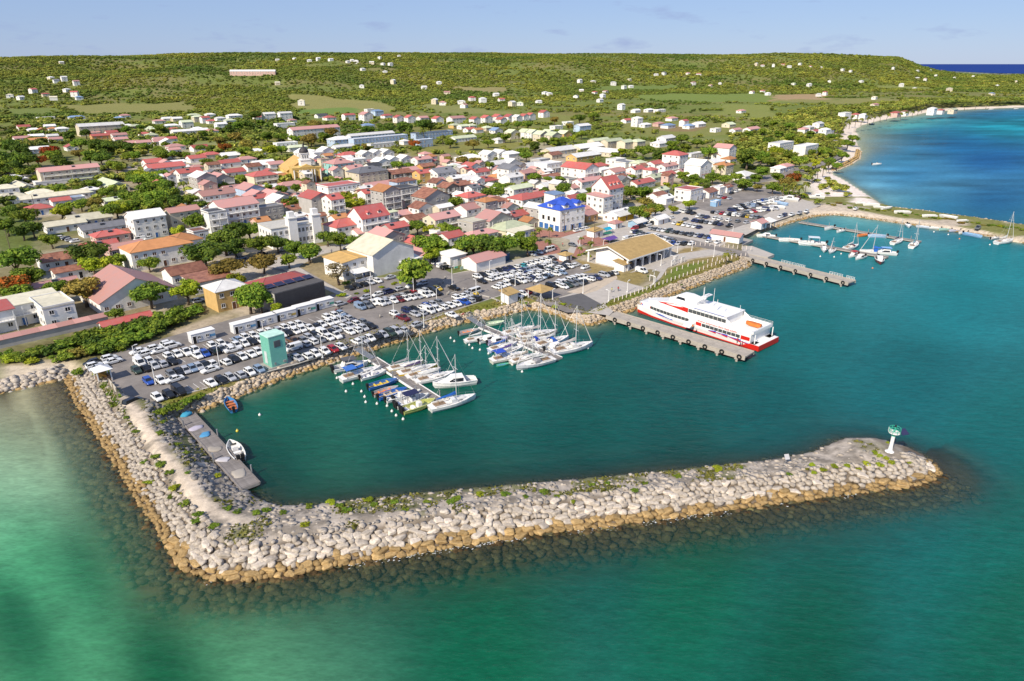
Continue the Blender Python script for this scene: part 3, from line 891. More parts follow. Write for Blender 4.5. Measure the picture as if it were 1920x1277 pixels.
revetment([(320, 786), (380, 768), (430, 748), (500, 720), (560, 697), (620, 679), (655, 668), (690, 657), (740, 641), (800, 622), (860, 606), (892, 599), (914, 597), (955, 588), (982, 580), (995, 579), (1022, 583), (1050, 591), (1070, 600), (1090, 607), (1104, 609), (1122, 605), (1146, 596)],
          'pale rubble slope between the car park and the harbour basin', 0.66, 6, 0.72, reach=2.9)
revetment([(1150, 594), (1200, 576), (1260, 552), (1330, 526), (1401, 500), (1404, 491)], 'pale rubble slope below the terminal lawn', 0.62, 6, 0.75)
revetment([(-220, 795), (-100, 765), (0, 737), (60, 722), (105, 712), (128, 703)], 'white rock wall beside the small sandy cove', 0.85, 5, 0.95, (ROCK_W, ROCK_O))
revetment([(1430, 434), (1485, 416), (1508, 410), (1523, 406), (1560, 403)], 'low rock edge of the fishing harbour', 0.55, 3, 0.9, reach=1.4)
revetment([(1560, 403), (1600, 406), (1680, 418), (1717, 423), (1780, 433), (1830, 441), (1868, 445), (1920, 456), (2000, 469)], 'low rock edge along the inside of the sandy spit', 0.5, 3, 0.9, reach=1.4)
revetment([(2000, 434), (1920, 425), (1868, 417), (1830, 411), (1780, 405), (1730, 397), (1680, 392)], 'rubble along the seaward side of the spit', 0.6, 3, 1.0, reach=2.0)
revetment([(1565, 320), (1590, 310), (1610, 298), (1613, 284)], 'brown rock point between the two beaches', 0.9, 3, 1.1, (ROCK_O, ROCK_P), reach=3.0)

# ---- white water where small waves break on the outer stones
FOAM = mat('sea_foam', (0.74, 0.76, 0.75), 0.9, 0.1, 2.0)
fv, ff = [], []
for (p, tg) in resample(OUTER[7:19], 0.5):
    if fbm(np.array([p[0] / 6]), np.array([p[1] / 6]), 2)[0] < 0.54: continue
    nrm = np.array([-tg[1], tg[0]])
    for _ in range(4):
        q = p - nrm * abs(rnd.gauss(0, 0.55)) + tg * rnd.uniform(-.4, .4)
        r_ = rnd.uniform(0.03, 0.14); n = 6; o = len(fv); a0 = rnd.uniform(0, 6)
        for i in range(n):
            rr = r_ * rnd.uniform(.5, 1.3)
            c_ = q + (tg * math.cos(a0 + i * 6.283 / n) * 1.5 + nrm * math.sin(a0 + i * 6.283 / n) * .6) * rr
            fv.append((c_[0], c_[1], 0.02 + 0.004 * (len(ff) % 9)))
        ff.append(tuple(range(o, o + n)))
me = bpy.data.meshes.new('sea_foam'); me.from_pydata(fv, [], ff); me.materials.append(FOAM)
tag(ob('sea_foam', me), 'thin white foam along the outer stones of the breakwater', 'foam', kind='stuff')
# ------------------------------------------------------------------ paved surfaces
ASPH = mat('asphalt', (0.255, 0.228, 0.208), 0.92, 0.12, 0.16, 0.1, bscale=6.0, fac=(0.36, 0.66), dark=(0.165, 0.148, 0.137))
ASPH_D = mat('fresh_asphalt', (0.115, 0.112, 0.115), 0.9, 0.1, 0.4, 0.1)
PAVE = mat('pale_paving', (0.46, 0.42, 0.375), 0.88, 0.1, 0.5, 0.1)
BRICK = mat('red_paving', (0.36, 0.165, 0.125), 0.88, 0.12, 0.8, 0.1)
LINE = mat('road_paint', (0.72, 0.70, 0.66), 0.8, 0.12, 2.0)
KERB = mat('kerb_stone', (0.52, 0.48, 0.42), 0.85, 0.1, 1.0)
def sheet(name, px, z, m, th=None, zpx=2.0):
    pts = [G(x, y, zpx) for x, y in px]
    mb = MB()
    if th:
        mb.prism(pts, z - th, z)
    else:
        mb.add([(p[0], p[1], z) for p in pts], [tuple(range(len(pts)))])
    me = mb.mesh(name, m)
    bm = bmesh.new(); bm.from_mesh(me); bmesh.ops.triangulate(bm, faces=[f for f in bm.faces if len(f.verts) > 4]); bmesh.ops.recalc_face_normals(bm, faces=bm.faces)
    if not th:
        for f in bm.faces:
            if f.normal.z < 0: f.normal_flip()
    bm.to_mesh(me); bm.free()
    return tag(ob(name, me), kind='structure')
sheet('car_park_pavement', [(182, 742), (165, 712), (172, 690), (205, 664), (330, 628), (440, 597), (560, 567), (640, 548), (652, 536), (690, 522), (760, 520), (800, 512), (792, 492), (800, 486), (832, 505), (850, 514), (905, 503), (1000, 483),
    (1052, 474), (1064, 480), (1110, 506), (1090, 512), (1150, 512), (1110, 536), (1042, 560), (1098, 586), (1062, 586), (1010, 566), (985, 556), (960, 548), (880, 573), (790, 604), (700, 634), (662, 650), (560, 682), (440, 714), (330, 744), (290, 757), (248, 764)], 2.03, ASPH)
sheet('side_road', [(0, 345), (60, 352), (120, 385), (180, 425), (230, 440), (330, 425), (420, 470), (560, 500), (640, 545), (628, 550), (540, 512), (410, 480), (330, 440), (230, 455), (170, 440), (100, 395), (40, 365), (0, 358)], 2.03, ASPH)
sheet('main_street', [(690, 522), (745, 470), (740, 440), (700, 420), (600, 380), (520, 345), (430, 315), (330, 288), (320, 292), (420, 322), (510, 352), (590, 390), (690, 430), (728, 446), (732, 470), (676, 520)], 2.034, ASPH)
sheet('beach_road', [(1130, 400), (1200, 385), (1290, 365), (1380, 342), (1470, 322), (1540, 300), (1570, 285), (1580, 275), (1588, 275), (1580, 295), (1545, 310), (1470, 334), (1380, 352), (1290, 376), (1240, 395), (1150, 412)], 2.034, ASPH)
sheet('fishing_car_park', [(1150, 412), (1240, 393), (1300, 376), (1380, 352), (1440, 350), (1470, 366), (1500, 372), (1540, 385), (1500, 400), (1440, 420), (1400, 440), (1368, 452), (1350, 462), (1290, 462), (1250, 470), (1200, 452), (1100, 448), (1120, 428)], 2.038, PAVE)
sheet('quay_road', [(1280, 378), (1380, 353), (1440, 352), (1480, 372), (1440, 400), (1400, 420), (1340, 440), (1330, 432), (1370, 405), (1310, 392)], 2.06, ASPH)
sheet('terminal_road', [(1240, 440), (1300, 450), (1345, 462), (1400, 472), (1405, 482), (1380, 478), (1335, 468), (1300, 462), (1240, 452)], 2.075, ASPH)
sheet('plaza', [(1060, 476), (1070, 462), (1068, 450), (1050, 445), (985, 442), (960, 438), (1000, 432), (1060, 440), (1120, 424), (1160, 412), (1175, 420), (1140, 436), (1110, 446), (1092, 460), (1078, 476), (1070, 484), (1000, 496), (940, 508), (900, 512), (905, 500), (960, 488), (1010, 478)], 2.066, PAVE)
for px in ([(960, 440), (1000, 430), (1060, 436), (1095, 428), (1092, 434), (1050, 446), (985, 444)], [(1003, 452), (1025, 452), (1045, 460), (1052, 470), (1046, 476), (1010, 480), (1000, 472)],
           [(1082, 452), (1095, 442), (1110, 440), (1135, 450), (1145, 462), (1110, 462), (1085, 458)], [(1060, 486), (1075, 478), (1082, 462), (1100, 468), (1090, 476), (1070, 490)], [(1040, 488), (1060, 480), (1052, 492)]):
    sheet('red_plaza_pavement', px, 2.085, BRICK)
sheet('terminal_path', [(1048, 558), (1110, 538), (1140, 520), (1210, 540), (1226, 530), (1238, 510), (1220, 505), (1180, 512), (1205, 500), (1260, 478), (1330, 468), (1392, 472), (1402, 480), (1340, 478), (1290, 486), (1252, 502), (1240, 520), (1220, 538), (1145, 562), (1135, 572), (1150, 584), (1142, 592), (1100, 586)], 2.05, PAVE)
sheet('terminal_apron', [(1045, 560), (1090, 550), (1130, 572), (1100, 585), (1060, 572)], 2.09, ASPH_D)
sheet('sandy_lot', [(1062, 548), (1100, 535), (1155, 515), (1158, 522), (1120, 545), (1096, 552)], 2.055, mat('packed_sand', (0.52, 0.43, 0.33), 0.95, 0.1, 0.6))
sheet('promenade', [(480, 495), (560, 470), (640, 455), (720, 448), (735, 452), (650, 466), (600, 478), (560, 500), (590, 520), (660, 555), (650, 560), (560, 520), (530, 505)], 2.045, PAVE)
# kerb of the car park towards the rocks, and painted lines
def strip(name, px, width, z0, z1, m, zpx=2.0):
    P = [np.array(G(x, y, zpx)) for x, y in px]
    mb = MB()
    for a, b_ in zip(P[:-1], P[1:]):
        d = (b_ - a) / (np.linalg.norm(b_ - a) + 1e-9); n = np.array([-d[1], d[0]]) * width / 2
        mb.prism([tuple(a - n), tuple(b_ - n), tuple(b_ + n), tuple(a + n)], z0, z1)
    return tag(ob(name, mb.mesh(name, m)), kind='structure')
strip('kerb', [(330, 744), (440, 714), (560, 682), (660, 650)], 0.35, 2.0, 2.16, KERB)
strip('kerb', [(690, 638), (790, 604), (880, 573), (960, 548)], 0.35, 2.0, 2.16, KERB)
strip('kerb', [(850, 514), (905, 503), (1000, 484), (1052, 475)], 0.5, 2.0, 2.15, KERB)
strip('kerb', [(640, 549), (690, 523), (760, 519)], 0.4, 2.0, 2.15, KERB)
strip('kerb', [(895, 553), (912, 556), (930, 562), (938, 566)], 0.45, 2.03, 2.2, KERB)
strip('kerb', [(838, 553), (875, 541)], 0.5, 2.03, 2.2, KERB)
# bay lines
def lines(x1, y1, x2, y2, n, ln=4.6):
    a = np.array(G(x1, y1, 2)); b_ = np.array(G(x2, y2, 2))
    mb = MB()
    for i in range(n + 1):
        p = a + (b_ - a) * i / n
        v = np.array(V2) * ln / 2; u = np.array(U2) * 0.06
        q = [p - v - u, p - v + u, p + v + u, p + v - u]
        mb.add([(c[0], c[1], 2.036) for c in q], [(0, 1, 2, 3)])
    return tag(ob('road_marking', mb.mesh('road_marking', LINE)), kind='structure')
lines(294, 746, 486, 693, 16); lines(560, 671, 640, 651, 7); lines(262, 681, 640, 588, 24); lines(288, 688, 652, 597, 24); lines(561, 638, 694, 610, 10)
lines(690, 570, 816, 545, 13); lines(770, 585, 893, 558, 12); lines(915, 520, 1035, 494, 15); lines(960, 530, 1055, 505, 12); lines(1015, 540, 1095, 520, 11)

# ------------------------------------------------------------------ houses
def linc(*c): return srgb(*c)
ROOFC = {'R': (0.46, 0.10, 0.08), 'P': (0.52, 0.26, 0.23), 'T': (0.33, 0.15, 0.095), 'W': (0.78, 0.76, 0.73), 'G': (0.20, 0.20, 0.215), 'O': (0.52, 0.235, 0.095), 'Y': (0.58, 0.36, 0.115),
         'L': (0.58, 0.62, 0.42), 'B': (0.23, 0.33, 0.50), 'C': (0.66, 0.61, 0.46), 'S': (0.40, 0.08, 0.07), 'U': (0.042, 0.10, 0.50), 'D': (0.075, 0.075, 0.08), 'M': (0.48, 0.24, 0.20)}
ROOFN = {'R': 'red', 'P': 'faded pink', 'T': 'rusty', 'W': 'white', 'G': 'grey', 'O': 'orange', 'Y': 'yellow', 'L': 'pale green', 'B': 'light blue', 'C': 'cream', 'S': 'crimson', 'U': 'bright blue', 'D': 'dark grey', 'M': 'salmon pink'}
WALLC = {'w': (0.80, 0.78, 0.74), 'c': (0.66, 0.58, 0.44), 'g': (0.42, 0.40, 0.375), 'y': (0.62, 0.41, 0.16), 'b': (0.42, 0.52, 0.66), 'p': (0.62, 0.42, 0.36), 't': (0.28, 0.56, 0.54), 'd': (0.20, 0.175, 0.15), 'n': (0.055, 0.052, 0.052), 'o': (0.60, 0.33, 0.13)}
WALLN = {'w': 'white', 'c': 'cream', 'g': 'grey', 'y': 'yellow', 'b': 'pale blue', 'p': 'pink', 't': 'turquoise', 'd': 'weathered timber', 'n': 'charcoal', 'o': 'orange'}
ROOFM = {}
for k, c in ROOFC.items():
    fade = tuple(min(1, q * 0.72 + 0.075) for q in c) if k in 'RPTSM' else tuple(q * 0.72 for q in c)
    ROOFM[k] = mat('roof_sheet_' + ROOFN[k].replace(' ', '_'), c, 0.55, 0.15, 0.45 if k != 'T' else 0.6, 0.12, dark=fade if k != 'T' else (0.12, 0.045, 0.03), rvar=0.2, bscale=2.0)
WALLM = {k: mat('render_' + WALLN[k].replace(' ', '_'), c, 0.85, 0.11, 0.4, 0.05, rvar=0.09) for k, c in WALLC.items()}
SHUT = mat('brown_shutter', (0.16, 0.07, 0.04), 0.7, 0.15, 2.0)
SHUTB = mat('blue_shutter', (0.05, 0.15, 0.40), 0.6, 0.1, 2.0)
def win_mesh(name, pane, frame=WHITE):
    mb = MB()
    mb.box(-0.5, 0.5, -0.05, 0.0, -0.5, 0.5, 1)
    for a in ((-0.5, -0.42, -0.5, 0.5), (0.42, 0.5, -0.5, 0.5), (-0.42, 0.42, 0.42, 0.5), (-0.42, 0.42, -0.5, -0.42), (-0.035, 0.035, -0.42, 0.42)):
        mb.box(a[0], a[1], -0.11, -0.051, a[2], a[3], 0)
    mb.box(-0.58, 0.58, -0.16, 0.0, -0.58, -0.505, 0)
    return mb.mesh(name, [frame, pane])
WINM = [win_mesh('window_glazed', GLASS), win_mesh('window_shuttered', SHUT), win_mesh('window_open', BLACK)]
def door_mesh(name, m):
    mb = MB(); mb.box(-0.5, 0.5, -0.06, 0, 0, 1, 0); mb.box(-0.56, -0.5, -0.1, 0, 0, 1.04, 1); mb.box(0.5, 0.56, -0.1, 0, 0, 1.04, 1); mb.box(-0.56, 0.56, -0.1, 0, 1.0, 1.05, 1)
    return mb.mesh(name, [m, WHITE])
DOORM = [door_mesh('door_dark', BLACK), door_mesh('door_brown', SHUT), door_mesh('door_blue', SHUTB), door_mesh('shop_front', GLASS)]
HOUSES = []      # (root, wall name, roof name, roof type word, storeys, x, y)

def roof_mesh(w_, d_, h, kind, pitch, ov, m, wall_m, th=0.16):
    """gable with ridge along x ('g') or y ('G'), hip 'h', flat 'f', lean-to 's'; top of wall at h; w_ along x, d_ along y"""
    mb = MB()
    hw, hd = w_ / 2 + ov, d_ / 2 + ov
    if kind in 'gG':
        a, b_ = (hw, hd) if kind == 'g' else (hd, hw)
        rise = b_ * pitch
        e = h - ov * pitch
        def T(p): return p if kind == 'g' else (-p[1], p[0], p[2])
        for s in (-1, 1):
            v = [(-a, s * b_, e), (a, s * b_, e), (a, 0, e + rise), (-a, 0, e + rise)]
            v2 = [(x, y, z + th) for x, y, z in v]
            fs_ = [(0, 1, 2, 3), (7, 6, 5, 4), (0, 4, 5, 1), (1, 5, 6, 2), (2, 6, 7, 3), (3, 7, 4, 0)]
            mb.add([T(p) for p in v + v2], fs_, 0)
        ww, dd = (w_ / 2, d_ / 2) if kind == 'g' else (d_ / 2, w_ / 2)
        for s in (-1, 1):      # gable walls
            mb.add([T(p) for p in [(s * (ww - 0.01), -dd, h - 0.02), (s * (ww - 0.01), dd, h - 0.02), (s * (ww - 0.01), 0, h + dd * pitch - 0.02)]], [(0, 1, 2)], 1)
        mb.tube(T((-a, 0, e + rise + th)), T((a, 0, e + rise + th)), 0.12, n=5, m=0)
    elif kind == 'h':
        rise = min(hw, hd) * pitch
        rl = max(0.05, abs(hw - hd))
        if hw >= hd: R0, R1 = (-rl, 0, h + rise), (rl, 0, h + rise)
        else: R0, R1 = (0, -rl, h + rise), (0, rl, h + rise)
        base = [(-hw, -hd, h), (hw, -hd, h), (hw, hd, h), (-hw, hd, h)]
        lo = [(x, y, z - th) for x, y, z in base]
        if hw >= hd: fs_ = [(0, 1, 5, 4), (1, 2, 5), (2, 3, 4, 5), (3, 0, 4)]
        else: fs_ = [(0, 1, 4), (1, 2, 5, 4), (2, 3, 5), (3, 0, 4, 5)]
        mb.add(base + [R0, R1] + lo, fs_ + [(9, 8, 7, 6), (0, 6, 7, 1), (1, 7, 8, 2), (2, 8, 9, 3), (3, 9, 6, 0)], 0)
        for c_ in range(4):
            mb.tube(base[c_], R0 if (c_ in (0, 3) if hw >= hd else c_ in (0, 1)) else R1, 0.09, n=4, m=0)
    elif kind == 's':
        r_ = 2 * hd * pitch * 0.5
        v = [(-hw, -hd, h), (hw, -hd, h), (hw, hd, h + r_), (-hw, hd, h + r_)]
        v2 = [(x, y, z + th) for x, y, z in v]
        mb.add(v + v2, [(3, 2, 1, 0), (4, 5, 6, 7), (0, 1, 5, 4), (1, 2, 6, 5), (2, 3, 7, 6), (3, 0, 4, 7)], 0)
        a, b_ = w_ / 2, d_ / 2
        mb.add([(-a, -b_, h - .02), (a, -b_, h - .02), (a, b_, h - .02), (-a, b_, h - .02), (-a, b_, h + r_), (a, b_, h + r_)], [(1, 2, 5), (0, 4, 3), (3, 4, 5, 2)], 1)
    else:
        mb.box(-w_ / 2 - 0.1, w_ / 2 + 0.1, -d_ / 2 - 0.1, d_ / 2 + 0.1, h, h + 0.22, 0)
        p_ = 0.45
        for a in ((-w_ / 2 - .1, w_ / 2 + .1, -d_ / 2 - .1, -d_ / 2 + .1), (-w_ / 2 - .1, w_ / 2 + .1, d_ / 2 - .1, d_ / 2 + .1), (-w_ / 2 - .1, -w_ / 2 + .1, -d_ / 2 + .1, d_ / 2 - .1), (w_ / 2 - .1, w_ / 2 + .1, -d_ / 2 + .1, d_ / 2 - .1)):
            mb.box(*a, h + 0.22, h + 0.22 + p_, 1)
    return mb.mesh('roof', [m, wall_m])

def house(px, py, w_, d_, f=1, kind='g', rc='R', wc='w', rot=46.0, pitch=None, label=None, name='house', cat='house', windows=None, balcony=None, at=None, fh=2.95, win_kind=None, dormers=0, door=None, base_z=None, lift=0.0, shop=None, chim=0):
    r = random.Random(int(px * 131 + py * 17))
    h = f * fh + 0.3
    ov = 0.12 if kind == 'f' else 0.4
    pitch = pitch if pitch is not None else (0.42 if kind in 'gG' else 0.38 if kind == 'h' else 0.12)
    rise = (d_ if kind == 'g' else w_ if kind == 'G' else min(w_, d_)) / 2 * pitch if kind in 'gGh' else 0.3
    if at is not None: x, y = at
    elif base_z is not None:
        x, y, base_z = GT(px, py, lift)
        base_z -= lift - 1.5
    else: x, y = G(px, py, 2.0 + h + rise * 0.6)
    if base_z is None:
        zb = float(hill_z(np.array([x]), np.array([y]))[0])
        if zb > 2.3:
            x, y = G(px, py, zb + h + rise * 0.6); zb = float(hill_z(np.array([x]), np.array([y]))[0])
    else: zb = base_z
    root = ob(name, None, loc=(x, y, zb), rz=math.radians(rot))
    WM, RM = WALLM[wc], ROOFM[rc]
    mb = MB()
    mb.box(-w_ / 2, w_ / 2, -d_ / 2, d_ / 2, -2.5 if zb > 3 else -0.3, h)
    wall = ob('wall', mb.mesh('wall', WM), root)
    rf = ob('roof', roof_mesh(w_, d_, h, kind, pitch, ov, RM, WM), root)
    D = math.hypot(x, y)
    c, s = math.cos(math.radians(rot)), math.sin(math.radians(rot))
    fac = []
    for nx, ny, half, ln in ((0, -1, d_ / 2, w_), (0, 1, d_ / 2, w_), (1, 0, w_ / 2, d_), (-1, 0, w_ / 2, d_)):
        wxn, wyn = nx * c - ny * s, nx * s + ny * c
        if -(wxn * x + wyn * y) / D > 0.08: fac.append((nx, ny, half, ln))
    wk = win_kind if win_kind is not None else r.choice([0, 0, 0, 1, 2])
    if windows is None: windows = 1.0 if D < 420 else 0.6 if D < 800 else 0.3
    step = 2.7 if D < 420 else 3.6 if D < 800 else 5.0
    if windows > 0:
        for nx, ny, half, ln in fac:
            ang = math.atan2(nx, -ny)
            if (nx, ny) == (-1, 0) and r.random() < 0.25: continue
            n = max(1, int((ln - 0.8) / step))
            for fl in range(f):
                for i in range(n):
                    q = (i + 0.5) / n * ln - ln / 2
                    lx, ly = (q if ny else nx * half), (ny * half if ny else q)
                    if r.random() > 0.9: continue
                    ww = min(1.25, ln / n * 0.5) * r.choice([1, 1, 1.15]); wh = 1.3
                    if fl == 0 and i == n // 2 and (ny == -1 or nx == 1):
                        o = ob('door', DOORM[r.choice([0, 1, 1, 2]) if door is None else door], wall if D < 300 else root, (lx + nx * .003, ly + ny * .003, 0.1), ang, (1.1 if not shop else 2.2, 1, 2.15))
                    else:
                        o = ob('window', WINM[wk], root, (lx + nx * .003, ly + ny * .003, fl * fh + 0.3 + 1.6), ang, (ww, 1, wh))
    bal = balcony if balcony is not None else (f >= 2 and D < 600 and r.random() < 0.4)
    if bal:
        for nx, ny, half, ln in fac:
            if (nx, ny) == (-1, 0): continue
            mb = MB()
            L2 = ln * 0.46
            for fl in range(1, f):
                z = fl * fh + 0.25
                mb.box(-L2, L2, -1.3, -0.004, z, z + 0.15)
                mb.box(-L2, L2, -1.3, -1.22, z + 0.95, z + 1.03)
                k = max(4, int(ln / 0.9))
                for i in range(k + 1):
                    q = -L2 + 2 * L2 * i / k
                    mb.box(q - 0.04, q + 0.04, -1.29, -1.23, z + 0.15, z + 0.95)
            for q in (-L2 + 0.1, 0, L2 - 0.1):
                mb.box(q - 0.09, q + 0.09, -1.29, -1.11, 0, f * fh)
            o = ob('balcony', mb.mesh('balcony', WHITE), root, (nx * half, ny * half, 0), math.atan2(nx, -ny))
            break
    if dormers:
        for i in range(dormers):
            q = (i + 0.5) / dormers * w_ * 0.8 - w_ * 0.4 if kind == 'g' else (i + 0.5) / dormers * d_ * 0.8 - d_ * 0.4
            mb = MB()
            dz = h + rise * 0.25
            mb.box(-0.7, 0.7, -0.8, 1.2, dz - 0.3, dz + 1.0, 0)
            mb.add([(-0.95, -1.0, dz + 0.9), (0.95, -1.0, dz + 0.9), (0, -1.0, dz + 1.55), (-0.95, 1.6, dz + 0.9), (0.95, 1.6, dz + 0.9), (0, 1.6, dz + 1.55)], [(0, 2, 5, 3), (1, 4, 5, 2), (0, 1, 2), (3, 5, 4), (0, 3, 4, 1)], 1)
            dp = -d_ * 0.32 if kind == 'g' else w_ * 0.32
            o = ob('dormer', mb.mesh('dormer', [WM, RM]), rf, (q, dp, 0) if kind == 'g' else (dp, q, 0), 0 if kind == 'g' else math.pi / 2)
            ob('window', WINM[0], o, (0, -0.803, dz + 0.4), 0, (0.9, 1, 0.8))
    if D < 520 and kind in 'gGh' and r.random() < 0.45 and f < 4 and label is None:
        mb = MB(); mb.box(-.9, .9, -.5, .5, 0, .12, 1); mb.tube((-.9, .55, .28), (.9, .55, .28), .24, n=8, m=0)
        hx, hy = (r.uniform(-.3, .3) * w_, -d_ * .22) if kind == 'g' else (w_ * .22, r.uniform(-.3, .3) * d_) if kind == 'G' else (0, -d_ * .2)
        zz = h + ((d_ / 2 - abs(hy)) if kind != 'G' else (w_ / 2 - abs(hx))) * pitch + .22
        o = ob('water_heater', mb.mesh('water_heater', [METAL, GLASS]), rf, (hx, hy, zz)); o.rotation_euler = (math.atan(pitch), 0, 0) if kind != 'G' else (math.atan(pitch), 0, math.pi / 2)
    tw = {'g': 'gable', 'G': 'gable', 'h': 'hipped', 'f': 'flat', 's': 'lean-to'}[kind]
    HOUSES.append([root, WALLN[wc], ROOFN[rc], tw, f, x, y, label, cat])
    return root
